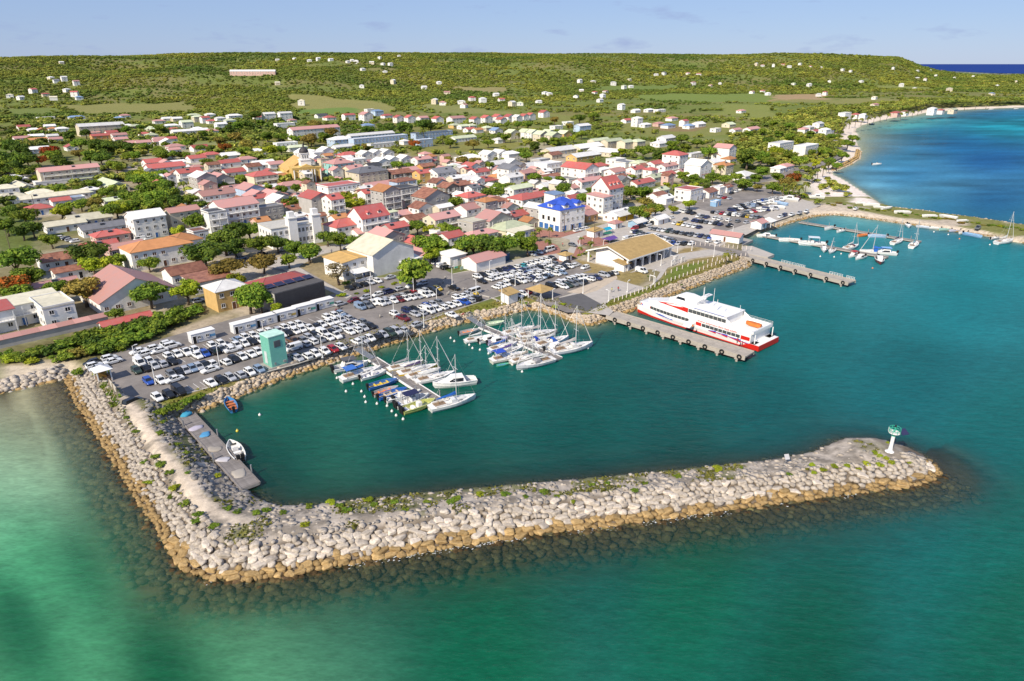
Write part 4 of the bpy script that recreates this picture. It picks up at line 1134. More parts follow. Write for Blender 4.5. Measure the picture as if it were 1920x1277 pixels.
# ------------------------------------------------------------------ the town, building by building: x y width depth storeys roof colour wall
TOWN = """
127 313 34 9 3 g P c|167 327 16 12 1 g L w|207 340 13 30 1 G L w|40 345 10 28 1 G C c|75 357 14 10 1 h C c|90 364 44 8 1 g C w|20 364 15 9 1 h C w|10 348 12 10 2 h C w|25 330 14 12 1 h W w|101 338 24 7 1 f W w
168 352 10 8 1 h W w|155 357 9 8 1 h L b|112 372 10 7 1 g R w|72 385 12 10 1 h R w|143 369 8 6 1 f B w|208 372 9 7 1 g L w|73 276 14 9 1 g R w|132 272 9 10 1 G R w|40 256 14 8 1 g P w|67 252 13 7 1 g W w
70 259 15 7 1 g O w|97 252 10 7 1 g W w|103 258 11 8 1 g P w|78 240 9 8 1 G O o|92 233 11 8 1 g W w|98 238 9 8 1 h O w|43 234 12 9 1 g R w|63 240 12 8 1 h W w|115 238 12 8 1 h W w|187 231 44 12 3 g W c
175 245 10 8 1 g P w|192 251 22 8 1 g R o|222 250 14 8 1 g R w|208 245 11 8 1 g R w|253 233 12 9 2 h L y|240 232 9 8 1 h W w|225 258 12 8 1 g P w|242 265 16 8 1 g P w|267 264 13 8 1 g P w|270 248 10 8 1 h R w
283 250 11 9 1 h L w|300 262 14 8 1 g P w|283 238 12 10 1 G L c|222 217 10 7 1 h B w|142 215 18 8 1 h B w|85 218 20 5 1 f W w|232 207 12 8 1 h P w|362 208 14 8 1 h L w|392 205 12 8 1 h W w|312 218 12 8 1 g W w
330 218 12 8 1 g W c|370 215 13 8 2 h L c|383 217 10 8 2 g R w|397 223 12 8 1 h R w|348 225 13 9 2 g L w|320 232 16 8 1 h W w|297 223 13 8 1 h P w|412 218 11 8 2 h W w|438 213 18 9 2 h W w|430 222 12 8 2 h L w
413 229 12 8 2 g W w|325 239 12 8 1 h R w|355 242 38 8 1 g W w|370 238 12 10 1 h W w|395 242 13 9 1 h R w|290 239 12 9 1 g L w|503 210 15 8 3 g W w|533 209 17 8 3 g W w|483 216 11 8 1 g R w|547 222 9 8 1 h P w
533 230 22 8 2 f W w|588 237 54 11 3 g P w|297 258 11 8 1 g P w|313 262 12 8 1 G W w|320 257 9 8 1 g R w|328 271 14 10 1 h R w|373 273 14 9 1 g R w|325 278 10 7 1 g P w|367 293 13 9 1 g R w|395 287 13 9 1 h R c
430 288 14 10 1 g W w|428 301 15 9 1 g R w|460 295 14 9 1 h R w|492 303 16 12 1 g W w|472 308 11 9 1 g T w|515 304 12 8 1 g P w|480 280 12 9 1 h W w|555 273 18 8 1 h L w|535 267 20 7 2 f W w|285 300 12 10 2 g R w
308 308 24 11 2 g R w|352 318 15 10 2 g R w|327 302 14 6 1 g W w|378 325 13 14 3 G W g|437 318 14 9 1 g R w|410 328 15 13 2 G R g|490 323 18 13 2 h R c|468 347 13 14 2 G R b|403 358 20 11 2 g R w|433 350 11 10 1 g P w
480 360 13 10 2 G P g|483 367 10 7 2 g R w|510 360 14 13 2 G P g|522 368 11 12 2 G W w|545 342 20 10 1 h R w|580 344 13 8 1 h R w|635 300 16 13 3 h P t|688 315 22 14 3 h G c|662 312 12 10 2 g R c|683 285 11 9 2 G W w
703 283 11 9 2 G W w|722 282 11 9 2 G W w|698 307 10 8 2 g D w|713 298 11 9 2 G W w|733 295 11 9 2 G W w|757 293 12 9 2 G W w|668 298 12 9 2 f W w|790 295 14 8 2 g P w|798 308 12 8 1 g R o|747 320 18 10 2 g T d
767 315 11 8 2 g R w|755 335 16 9 2 h T b|793 320 13 9 2 g R y|827 317 16 12 2 g R w|842 313 13 9 1 g L w|708 343 22 11 1 g P w|635 345 24 13 2 f R w|688 357 8 8 3 g R w|722 350 12 12 4 G O g|757 350 14 10 3 f D g
807 358 18 12 3 G R g|790 382 11 9 2 G T w|590 362 13 14 3 G R g|623 367 8 10 3 g R w|820 337 10 9 2 G T w|840 345 11 9 2 G T d|860 342 12 9 2 g T d|877 332 16 10 1 g W w|617 217 14 11 1 h R w|653 213 16 8 2 g R w
685 210 13 12 3 G R w|707 205 14 10 2 h B b|692 202 12 8 2 f W w|725 213 14 9 1 h R w|747 215 12 8 2 G R w|768 215 12 8 2 G R w|792 216 14 9 1 g R w|820 217 12 9 2 G R w|855 216 22 11 2 g R w|602 213 16 9 1 g D w
688 231 14 10 1 h B w|637 257 20 13 2 h W b|710 256 62 9 2 f W b|695 249 52 8 2 g W w|810 247 48 8 2 f D b|868 255 28 9 1 g L w|795 261 16 6 2 f W b|758 262 7 7 1 h W w|717 268 30 6 1 f W w|643 272 20 8 1 g W w
610 280 24 9 1 G W w|585 283 13 10 1 G W w|568 281 12 9 1 G W w|653 287 17 11 1 h R w|615 285 9 7 1 g R w|890 218 11 9 2 G R w|912 215 13 9 2 G R w|933 213 13 9 2 G R w|955 213 13 9 2 G R w|940 219 11 9 2 G R w
970 214 11 8 2 G R w|983 212 11 8 2 G R w|995 210 11 8 2 G R w|1020 206 13 9 2 G R w|852 231 11 9 1 h L y|868 233 12 8 1 g L w|883 232 11 8 1 h L w|895 240 11 8 1 g O w|913 236 11 9 1 h L c|930 240 12 9 1 G B w
880 239 12 8 1 g R w|985 243 12 9 2 G L w|998 244 12 9 2 G L w|1015 247 14 10 2 G L c|1028 244 12 9 2 G L w|1037 249 14 10 2 G L c|1058 246 13 10 2 G L y|960 244 13 9 2 G L c|935 259 10 8 1 h W w|1043 235 14 8 1 f W w
1065 227 13 8 1 f W w|1092 232 20 9 2 g W b|1123 260 24 8 2 g L c|1148 261 24 8 2 g L c|1048 277 34 12 1 g W c|1100 271 34 13 1 g W c|1137 280 13 30 1 G W c|1095 288 32 11 1 g W y|1037 287 13 9 1 g R c|880 292 20 13 1 h W w
915 285 11 10 2 G W w|937 283 12 10 2 G W w|957 285 13 9 2 h W w|907 300 12 10 1 G W w|933 303 14 10 1 g W w|957 300 13 9 1 G W w|990 308 26 13 1 g W w|955 310 12 11 3 G G w|1028 305 16 12 2 f W w|1013 298 12 9 2 f W g
1077 307 13 12 3 G R w|1098 309 14 11 3 G R w|883 307 10 10 2 G R w|878 315 12 9 1 f W w|898 318 13 8 2 g R w|875 328 16 9 1 g W w|907 333 16 13 1 h R c|933 327 11 9 1 h O c|890 348 15 10 1 G P g|960 327 14 9 2 g W w
987 320 12 8 2 g P p|1123 307 13 9 1 h R w|1130 317 15 9 1 f W w|1153 317 12 9 2 g R w|1030 328 18 8 1 g T w|1070 333 16 10 1 f G w|1097 335 17 8 2 g P w|1115 333 12 8 1 g P t|1027 343 14 9 1 g R w|973 348 18 8 2 g L w
1077 347 12 8 1 g P w|983 365 16 12 2 h R w|1007 362 12 9 1 g R g|882 362 14 11 2 h R w|912 372 9 8 3 h O g|880 384 13 10 2 g P w|947 375 11 9 1 G T d|1008 384 9 13 2 G W g|1040 362 9 8 3 s B w|1073 367 11 7 1 g R w
1173 263 14 9 2 g L c|1195 262 13 9 2 h L c|1250 255 18 10 2 g W w|1237 265 16 10 1 h W w|1195 218 11 9 3 h W w|1210 230 14 8 1 h W w|1235 228 13 8 1 h P p|1260 217 15 9 1 h P w|1253 231 16 10 1 h B w|1292 232 13 9 1 h B w
1310 228 17 10 1 g W w|1367 229 15 10 1 g L c|1410 238 24 9 1 g P w|1380 240 16 7 1 g P w|1342 240 12 7 1 f W w|1283 223 10 7 2 g R w|1175 222 13 8 1 g R w|1237 205 20 8 1 f W w|1217 202 16 8 1 h W w|1192 205 14 8 1 g W w
1390 205 15 8 1 h P w|1267 285 12 14 4 h R w|1302 288 20 6 1 f W w|1360 273 12 14 3 G R w|1350 288 13 8 1 g R w|1310 302 15 12 3 G W w|1253 307 18 7 2 g R w|1228 303 12 8 2 g R w|1198 302 11 9 2 h L w|1173 303 13 9 2 f G w
1155 298 13 9 2 f W w|1192 313 12 8 2 g R w|1183 322 13 8 1 h R w|1157 318 14 8 1 g R w|1220 315 8 7 2 h R w|1250 323 14 8 1 g R w|1228 328 13 8 1 g L w|1280 318 11 7 1 g P w|1202 338 22 9 1 g R w|1313 323 10 8 1 h O w
1338 300 13 9 1 g W w|1367 295 11 8 1 h O w|1357 305 11 10 2 h O c|1393 323 17 13 1 h W w|1233 362 11 9 1 g T w|1248 367 9 7 1 g W w|1328 355 11 8 1 g T w|1350 350 13 7 1 f W w|1362 347 8 6 1 g R w|1240 352 9 7 1 g L w
1465 267 28 10 3 f W w|1512 272 26 10 3 f W w|1535 228 13 8 2 g W w|1547 240 12 8 2 h W w|1517 235 12 8 1 h W w|1585 208 22 9 2 f W w|1605 210 13 8 1 h R w|1749 201 16 9 2 h W w|1788 201 22 8 1 g L c|1680 209 18 10 1 h R p
1472 308 14 8 1 h R w|1460 312 10 7 1 h W w|1507 239 11 8 1 h P w|1528 243 12 7 1 g R w|1555 245 14 5 1 f B w|1697 208 11 8 1 h T w|1620 211 12 8 1 h W w|1765 202 12 8 1 h R w
340 390 15 8 3 g M c|270 398 15 12 3 g W w|437 376 21 14 3 g R w|490 388 22 7 2 f G g|370 431 7 8 2 f T w|828 401 17 10 2 g P c|893 411 15 11 2 f C g|722 433 13 12 2 G P g|780 447 9 9 1 G R p|648 413 18 12 2 h R w
690 427 17 8 1 g R w|740 420 11 8 2 g R g|900 433 17 8 1 h R w|955 418 19 14 1 h L c|975 430 14 6 1 s C w|925 400 16 11 2 G P g|960 399 17 9 1 g R w|845 437 10 8 2 g R w|820 440 12 8 1 g P w|728 393 7 7 2 h L w|728 410 9 7 1 G L w
755 396 14 9 1 h R d|775 405 12 9 1 g T w|400 395 9 9 3 f D w|1125 366 9 12 3 s P w|1160 395 16 9 1 g W w|1100 386 9 7 1 h P w|1100 397 10 8 1 g P o|560 385 16 8 1 g T c|535 380 12 8 1 G R g|120 415 18 8 1 g C w|165 403 20 11 1 g C c
190 420 20 9 1 g G w|205 434 15 9 1 h R p|235 430 8 6 1 h T p|185 455 14 8 1 g R w|232 457 15 8 1 g M p|115 476 17 10 1 g R w|150 468 9 8 1 h R w|135 500 14 6 1 g T w|85 530 20 5 1 g P w|790 470 9 9 1 G P w|855 345 9 8 1 h T w
"""
n_h = 0
LANDM_PX = {}
for ln in TOWN.replace('\n', '|').split('|'):
    q = ln.split()
    if len(q) < 8: continue
    far_top = float(q[1]) < 212
    if q[6] == 'R' and rnd.random() < 0.3: q[6] = rnd.choice('PPPTMWG')
    _ks = 0.97 if float(q[1]) < 320 else 0.88
    w1, d1, f1 = float(q[2]) * _ks, float(q[3]) * _ks, int(q[4])
    house(float(q[0]), float(q[1]), w1, d1, f1, q[5], q[6], q[7], name='long_building' if max(w1, d1) > 19 else 'tall_house' if f1 >= 3 else 'house')
    n_h += 1
# small outbuildings packed into the blocks between the houses
_core = np.array([G(x, y, 2) for x, y in [(290, 320), (560, 300), (760, 300), (960, 318), (1240, 320), (1260, 360), (1060, 420), (900, 450), (700, 440), (560, 430), (380, 430), (260, 380)]])
_r2 = random.Random(5)
_main = [pl_dist_ for pl_dist_ in [[G(*c_, 2) for c_ in [(690, 522), (745, 470), (740, 440), (600, 380), (430, 315), (330, 288)]]]][0]
_occ = [(h_[5], h_[6], 7.5) for h_ in HOUSES]
_k = 0
for _ in range(5000):
    x, y = _r2.uniform(_core[:, 0].min(), _core[:, 0].max()), _r2.uniform(_core[:, 1].min(), _core[:, 1].max())
    if _k > 170: break
    if any((x - a) ** 2 + (y - b_) ** 2 < (c_ + 1.6) ** 2 for a, b_, c_ in _occ): continue
    if signed(np.array([[x, y]]), _core)[0] < 0 or pl_dist(np.array([[x, y]]), _main)[0] < 6: continue
    house(x, y, _r2.uniform(5, 9), _r2.uniform(5, 7.5), _r2.choice([1, 1, 1, 2]), _r2.choice('ggGGhf'), _r2.choice('PPTTWWWWWGRMO'), _r2.choice('wwwccgp'), at=(x, y), name='outbuilding')
    _occ.append((x, y, 4.5)); _k += 1
# houses dotted over the far hillside and plain
HILL = """115 117 W|95 145 W|105 151 G|143 156 P|62 171 R|38 182 W|18 178 C|85 176 R|125 168 W|100 183 C|148 182 B|140 176 R|120 148 W|552 109 W|597 111 W|620 111 W|652 115 W|668 116 W|697 119 W|718 120 W|732 121 W|660 113 W|680 129 W|722 134 W|678 161 W|737 154 W|795 163 W|823 154 W|838 173 P|712 109 W
520 112 W|580 113 W|748 104 W|520 155 C|565 192 C|830 192 P|815 190 W|870 197 P|885 186 R|905 188 W|930 176 W|940 186 R|865 190 W|1087 152 W|1112 152 W|1135 171 P|1180 149 L|1183 161 W|1170 163 L|1115 173 R|1130 180 W|1090 169 W|1030 175 W|1022 173 W|1080 180 G|960 195 W|975 193 L|1010 190 W|1125 187 W|1165 200 W|1150 157 W|1290 137 P|1310 138 R|1332 160 P|1300 157 P|1350 156 W
1410 172 P|1430 170 R|1440 175 W|1230 140 W|1245 138 G|1430 122 P|1450 123 W|1468 121 R|1480 124 W|1500 121 W|1520 124 R|1540 126 W|1418 121 W|1580 130 W|1595 133 W|1675 128 W|1488 157 L|1517 160 W|1555 152 W|1615 152 W|1640 182 C|1535 177 W|1547 175 R|1720 132 W|1745 131 C|1765 132 P|1720 146 W|1735 149 P|1755 142 L|1790 145 L|1825 143 L|1690 160 W|1715 165 W|1870 160 W|1905 152 W|1860 175 B|1780 168 C|1640 196 P"""
for ln in HILL.replace('\n', '|').split('|'):
    a, b_, c_ = ln.split()
    house(float(a), float(b_), rnd.uniform(8.5, 12.5), rnd.uniform(7, 9), 1 if rnd.random() < 0.7 else 2, 'h' if rnd.random() < 0.6 else 'g', c_, 'w' if rnd.random() < 0.8 else 'c', rot=rnd.choice([46, 30, 70, 10, 46]), base_z=0, windows=0.3, lift=4.5, name='hillside_villa', fh=2.7)
house(475, 138, 90, 14, 2, 'g', 'W', 'p', rot=8, base_z=0, windows=0.3, lift=4.0, label='very long white-roofed hall alone on the wooded hillside', cat='building')

# ---- landmark buildings beside the harbour, measured one by one
def corner(px, py): return G(px, py, 2.0)
house(94, 567, 8, 13, 2, 'f', 'C', 'w', at=G(101, 578, 6), label='white gable wing of the two-storey school at the left edge, cream roof', cat='building', balcony=False)
house(40, 575, 20, 9, 2, 's', 'C', 'w', at=G(38, 590, 4), label='white two-storey school with galleries and cream roof by the cove', cat='building', balcony=True)
house(0, 600, 10, 9, 2, 's', 'R', 'w', at=G(-14, 606, 4), label='white building end cut by the left edge, red roof strip', cat='building')
house(237, 525, 22, 22, 1, 'G', 'M', 'w', fh=3.6, pitch=0.5, at=G(240, 556, 3.0), label='large white hall with broad salmon pink gable roof behind the scrub', cat='building', name='hall')
house(305, 456, 22, 12, 2, 'h', 'O', 'w', at=G(298, 486, 3.5), label='white two-storey villa with orange tiled hipped roof', cat='house', win_kind=1, fh=3.4, pitch=0.36)
house(350, 452, 11, 11, 2, 'h', 'O', 'w', at=G(346, 472, 3.5), label='smaller white wing with orange hipped roof joined to the orange-roofed villa', win_kind=1, fh=3.3, balcony=True)
house(350, 501, 12, 9, 1, 'g', 'T', 'w', fh=3.4, label='low white shed with rusty roof, inland half of the rusty pair', at=G(348, 520, 3.0))
house(392, 517, 13, 10, 1, 's', 'T', 'w', fh=3.6, label='low white shed with streaked rusty roof beside the bright green tree', at=G(392, 534, 3.0))
house(425, 541, 10, 9, 2, 'h', 'W', 'y', fh=3.1, at=G(427, 567, 3.0), label='orange-yellow two-storey house with white hipped roof by the containers', win_kind=0)
house(205, 602, 13, 4, 1, 'g', 'R', 'w', fh=2.2, at=G(238, 608, 3.0), label='small red-roofed outbuilding at the end of the long red-capped wall')
house(655, 480, 13, 12, 2, 'G', 'Y', 'w', fh=3.0, pitch=0.10, at=G(656, 508, 3.0), label='white restaurant with low yellow roof and porch', cat='building')
house(705, 470, 18, 16, 2, 'G', 'C', 'w', fh=3.8, pitch=0.42, at=G(715, 492, 4.0), label='tall white hall with plain gable beside the yellow-roofed restaurant', cat='building', windows=0)
house(770, 490, 10, 7, 1, 's', 'W', 'w', at=G(762, 492, 3.5), label='low white lean-to with painted medallion wall behind the big street tree', cat='building', windows=0.6)
house(690, 392, 14, 11, 3, 'g', 'S', 'w', pitch=0.75, dormers=2, balcony=True, label='three-storey white house with steep crimson roof and two dormers')
house(905, 480, 15, 8, 1, 'g', 'P', 'w', fh=3.2, at=G(907, 494, 3.0), label='white warehouse with rust-streaked roof and dark stone base facing the upper car park', cat='building', windows=0)
house(846, 476, 8, 7, 1, 's', 'W', 'w', fh=3.6, at=G(848, 490, 3.0), label='blank white wall shed beside the warehouse', cat='building', windows=0)
house(1140, 338, 12, 11, 4, 'g', 'R', 'w', pitch=0.95, dormers=3, label='tall narrow white house with steep red roof and three small dormers', balcony=False)
house(1292, 353, 13, 10, 2, 'f', 'R', 'w', label='white corner shop with red hoarding by the beach road', cat='shop', windows=1)
# the blue-roofed corner building
bx, by = [(a + b_) / 2 for a, b_ in zip(G(1013, 425, 2), G(1090, 427, 2))]
br = house(1052, 395, 15.5, 14.5, 3, 'h', 'U', 'w', rot=40, at=(bx + 0.2, by + 0.5), fh=3.15, pitch=0.55, label='three-storey white corner building with bright blue roof and dormers', cat='building', balcony=False, win_kind=0)
for q, ang in ((0, 0), (1, -math.pi / 2), (2, 0)):
    mb = MB(); mb.box(-1.5, 1.5, -0.3, 3.5, 9.9, 11.6, 0)
    mb.add([(-1.8, -0.5, 11.5), (1.8, -0.5, 11.5), (0, -0.5, 12.9), (-1.8, 4.5, 11.5), (1.8, 4.5, 11.5), (0, 4.5, 12.9)], [(0, 2, 5, 3), (1, 4, 5, 2), (0, 1, 2), (3, 5, 4), (0, 3, 4, 1)], 1)
    o = ob('dormer', mb.mesh('dormer', [WHITE, ROOFM['U']]), br, [(-3.6, -6.6, 0), (-7.1, 0, 0), (4.2, -6.6, 0)][q], ang)
    ob('window', WINM[0], o, (0, -0.303, 10.9), 0, (1.6, 1, 1.1))
for i in range(4):
    ob('shutter', DOORM[2], br, (-7.753, -5.4 + 3.5 * i, 0.1), -math.pi / 2, (2.6, 1, 2.5))
    if i < 3: ob('shutter', DOORM[2], br, (-5.0 + 5 * i, -7.253, 0.1), 0, (2.4, 1, 2.5))
for i in range(3):
    ob('sunscreen', DOORM[0], br, (-7.76, -3.5 + 3.6 * i, 4.2), -math.pi / 2, (1.5, 1, 1.9))

# ---- label every house by what it looks like and what it stands near
LM = [('yellow church', G(580, 325, 4)), ('blue-roofed corner building', (bx, by)), ('ferry terminal', G(1185, 470, 4)), ('white town hall', G(550, 430, 4)), ('sports ground', G(1300, 245, 6)), ('courtyard market', G(1090, 280, 5)),
      ('blue and white school', G(710, 258, 6)), ('red gabled terrace', G(950, 215, 8)), ('beige school', G(127, 320, 4)), ('salmon pink hall', G(237, 540, 3)), ('cream-roofed school', G(70, 355, 3)),
      ('beach apartment block', G(1490, 275, 4)), ('steep crimson roof', G(690, 400, 3)), ('steep red roof', G(1140, 345, 3)), ('three-storey school', G(588, 245, 6)), ('wooded hillside crest', GT(600, 115)[:2]), ('wide bay', G(1750, 215, 5)), ('orange tiled villa', G(298, 486, 3)), ('white gabled row', G(722, 290, 4)), ('palm fringed beach', G(1600, 240, 3))]
STW = {1: 'single-storey', 2: 'two-storey', 3: 'three-storey', 4: 'four-storey'}
_bk = {}
for h_ in HOUSES:
    if h_[7]: continue
    lm = min(LM, key=lambda q: (q[1][0] - h_[5]) ** 2 + (q[1][1] - h_[6]) ** 2)
    h_.append(lm)
    _bk.setdefault((h_[1], h_[2], h_[3], h_[4], lm[0]), []).append(h_)
for (wn, rn, tw, st, lm), hs in _bk.items():
    hs.sort(key=lambda h_: (h_[9][1][0] - h_[5]) ** 2 + (h_[9][1][1] - h_[6]) ** 2)
    for i, h_ in enumerate(hs):
        base = '%s %s house with %s %s roof near the %s' % (STW[st], wn, rn, tw, lm)
        if len(hs) > 1:
            base = '%s %s house, %s %s roof, %s from the %s' % (STW[st], wn, rn, tw, nth(i + 1), lm)
        h_[7] = base
for h_ in HOUSES:
    tag(h_[0], h_[7], h_[8], 'houses of the town' if h_[8] == 'house' else None)
# ------------------------------------------------------------------ vegetation
LEAF = {'t': leaf_mat('leaf_green', (0.067, 0.124, 0.015), (0.264, 0.326, 0.034), c3=(0.148, 0.222, 0.022)),
        'd': leaf_mat('leaf_dark', (0.044, 0.089, 0.015), (0.169, 0.229, 0.029), c3=(0.092, 0.151, 0.019)),
        'b': leaf_mat('leaf_bright', (0.161, 0.212, 0.014), (0.436, 0.445, 0.030), c3=(0.275, 0.329, 0.020)),
        'o': leaf_mat('leaf_olive', (0.138, 0.121, 0.024), (0.357, 0.271, 0.055), c3=(0.229, 0.185, 0.038)),
        'f': leaf_mat('leaf_flamboyant', (0.045, 0.070, 0.012), (0.50, 0.085, 0.018), c3=(0.26, 0.085, 0.018)),
        'y': leaf_mat('leaf_dry', (0.15, 0.115, 0.055), (0.26, 0.20, 0.11), c3=(0.20, 0.155, 0.08)),
        'p': leaf_mat('leaf_palm', (0.058, 0.085, 0.013), (0.273, 0.247, 0.046), c3=(0.130, 0.156, 0.023))}
BARK = mat('bark', (0.16, 0.12, 0.09), 0.9, 0.2, 2.0, 0.3)
def leaves(r, cen, rad, n, ls, flat=0.85):
    """n quads spread over the shells of blobs; returns verts, faces"""
    k = len(cen)
    vol = np.array([q ** 2 for q in rad]); pick = r.choice(k, n, p=vol / vol.sum())
    d = r.normal(size=(n, 3)); d /= np.linalg.norm(d, axis=1)[:, None]
    d[:, 2] = np.where(d[:, 2] < -0.35, -d[:, 2], d[:, 2])
    c = np.array(cen)[pick] + d * np.array(rad)[pick][:, None] * r.uniform(0.78, 1.12, n)[:, None] * np.array([1, 1, flat])
    nn = d + r.normal(size=(n, 3)) * 0.55
    nn[:, 2] += 0.35
    nn /= np.linalg.norm(nn, axis=1)[:, None]
    a = np.cross(nn, r.normal(size=(n, 3))); a /= np.linalg.norm(a, axis=1)[:, None]
    b_ = np.cross(nn, a)
    s = ls * r.uniform(0.6, 1.35, n)[:, None]
    V = np.stack([c - a * s, c - b_ * s * 0.6, c + a * s, c + b_ * s * 0.6], 1).reshape(-1, 3)
    return V, np.arange(4 * n).reshape(n, 4)
def crown_mesh(name, seed, m, R=3.0, zc=4.0, H=2.9, nb=13, n=760, ls=0.46, core=0.72, spread=1.0):
    r = np.random.default_rng(seed)
    cen, rad = [], []
    for i in range(nb):
        a = r.uniform(0, 2 * np.pi); q = np.sqrt(r.uniform(0, 1)) * 0.72 * spread
        cen.append((R * q * np.cos(a), R * q * np.sin(a), zc + r.uniform(-0.55, 0.75) * H * (1 - 0.55 * q)))
        rad.append(R * r.uniform(0.26, 0.46))
    V, F = leaves(r, cen, rad, n, ls)
    vs_, fs_ = [V], [F]
    o = len(V)
    iv, if_ = ICO1
    for c, q in zip(cen, rad):
        p = iv * q * core * (1 + r.normal(size=(len(iv), 1)) * 0.10) * np.array([1, 1, 0.85]) + np.array(c)
        vs_.append(p); fs_.append(np.stack([if_[:, 0], if_[:, 1], if_[:, 2], if_[:, 2]], 1) + o); o += len(iv)
    V = np.concatenate(vs_); F = np.concatenate(fs_)
    me = bpy.data.meshes.new(name)
    me.from_pydata([tuple(p) for p in V], [], [tuple(dict.fromkeys(int(i) for i in f)) for f in F])
    me.materials.append(m)
    return me
def trunk_mesh(name, seed, h=4.4, r0=0.32, R=2.0):
    r = random.Random(seed)
    mb = MB()
    mb.tube((0, 0, -0.2), (r.uniform(-.2, .2), r.uniform(-.2, .2), h * 0.5), r0, r0 * 0.72, 7)
    top = (0, 0, h * 0.5)
    for i in range(5):
        a = 2 * math.pi * i / 5 + r.uniform(-.4, .4)
        mb.tube(top, (R * 0.6 * math.cos(a), R * 0.6 * math.sin(a), h * r.uniform(0.85, 1.1)), r0 * 0.6, r0 * 0.16, 5)
    return mb.mesh(name, BARK, smooth=True)
CROWNS = {k: [crown_mesh('crown', 200 + i * 7 + ord(k), LEAF[k], R=[3.7, 3.3, 4.1, 3.0][i], H=[2.4, 2.8, 2.0, 3.0][i], nb=[20, 17, 22, 16][i], n=1500, ls=0.34) for i in range(4)] for k in 'tdbof'}
CROWNS['y'] = [crown_mesh('crown', 77, LEAF['y'], R=3.0, nb=14, n=900, ls=0.2, core=0.35)]
TRUNKS = [trunk_mesh('trunk', i) for i in range(4)]
def palm_meshes(seed):
    r = random.Random(seed)
    mb = MB()
    pts = []
    bx_, by_ = r.uniform(-0.9, 0.9), r.uniform(-0.9, 0.9)
    for i in range(7):
        q = i / 6
        pts.append((bx_ * q * q, by_ * q * q, 6.2 * q))
    for i in range(6):
        mb.tube(pts[i], pts[i + 1], 0.22 - 0.015 * i, 0.22 - 0.015 * (i + 1), 7)
    tr = mb.mesh('trunk', BARK, smooth=True)
    fb = MB()
    top = Vector(pts[-1])
    for i in range(17):
        a = 2 * math.pi * i / 17 + r.uniform(-.2, .2)
        el = r.uniform(-0.15, 0.95)
        d = Vector((math.cos(a), math.sin(a), 0)); side = Vector((-d.y, d.x, 0))
        ln = r.uniform(2.3, 3.0)
        prev = None
        for j in range(6):
            q = j / 5
            c = top + d * ln * q * (0.9 if el < 0.6 else 0.75) + Vector((0, 0, ln * (el * q - (0.95) * q * q)))
            wd = 0.62 * math.sin(math.pi * min(1, 0.12 + q * 0.9)) + 0.03
            cur = (c - side * wd + Vector((0, 0, -wd * 0.45)), c, c + side * wd + Vector((0, 0, -wd * 0.45)))
            if prev:
                fb.add([tuple(prev[0]), tuple(prev[1]), tuple(cur[1]), tuple(cur[0])], [(0, 1, 2, 3)])
                fb.add([tuple(prev[1]), tuple(prev[2]), tuple(cur[2]), tuple(cur[1])], [(0, 1, 2, 3)])
            prev = cur
    return tr, fb.mesh('fronds', LEAF['p'])
PALMS = [palm_meshes(i) for i in range(4)]
BUSHM = {k: [crown_mesh('foliage', 500 + i + ord(k), LEAF[k], R=1.0, zc=0.55, H=0.5, nb=11, n=420, ls=0.15, core=0.7, spread=1.0) for i in range(3)] for k in 'tdbo'}

TREES = []
def tree(px, py, h, k='t', z0=None, lift=0.62, name=None):
    r = random.Random(int(px * 91 + py * 37))
    zg = 2.0
    x, y = G(px, py, zg + h * lift)
    zg = float(hill_z(np.array([x]), np.array([y]))[0]) if z0 is None else z0
    if zg > 2.3 or z0 is not None: x, y = G(px, py, zg + h * lift)
    kind = {'t': 'broadleaf_tree', 'd': 'broadleaf_tree', 'b': 'broadleaf_tree', 'o': 'broadleaf_tree', 'f': 'flame_tree', 'y': 'bare_tree', 'p': 'palm_tree'}[k]
    root = ob(name or kind, None, loc=(x, y, zg), rz=r.uniform(0, 6.28))
    if k == 'p':
        s = h / 7.2
        tr, fr_ = PALMS[r.randrange(4)]
        ob('trunk', tr, root); ob('fronds', fr_, root)
        root.scale = (s * r.uniform(0.95, 1.15), s * r.uniform(0.95, 1.15), s)
    else:
        s = h / 7.6
        i = r.randrange(len(CROWNS[k]))
        ob('trunk', TRUNKS[r.randrange(4)], root); ob('crown', CROWNS[k][i], root)
        root.scale = (s * r.uniform(1.15, 1.4), s * r.uniform(1.15, 1.4), s * 1.05)
    TREES.append((root, k, x, y, h))
    return root
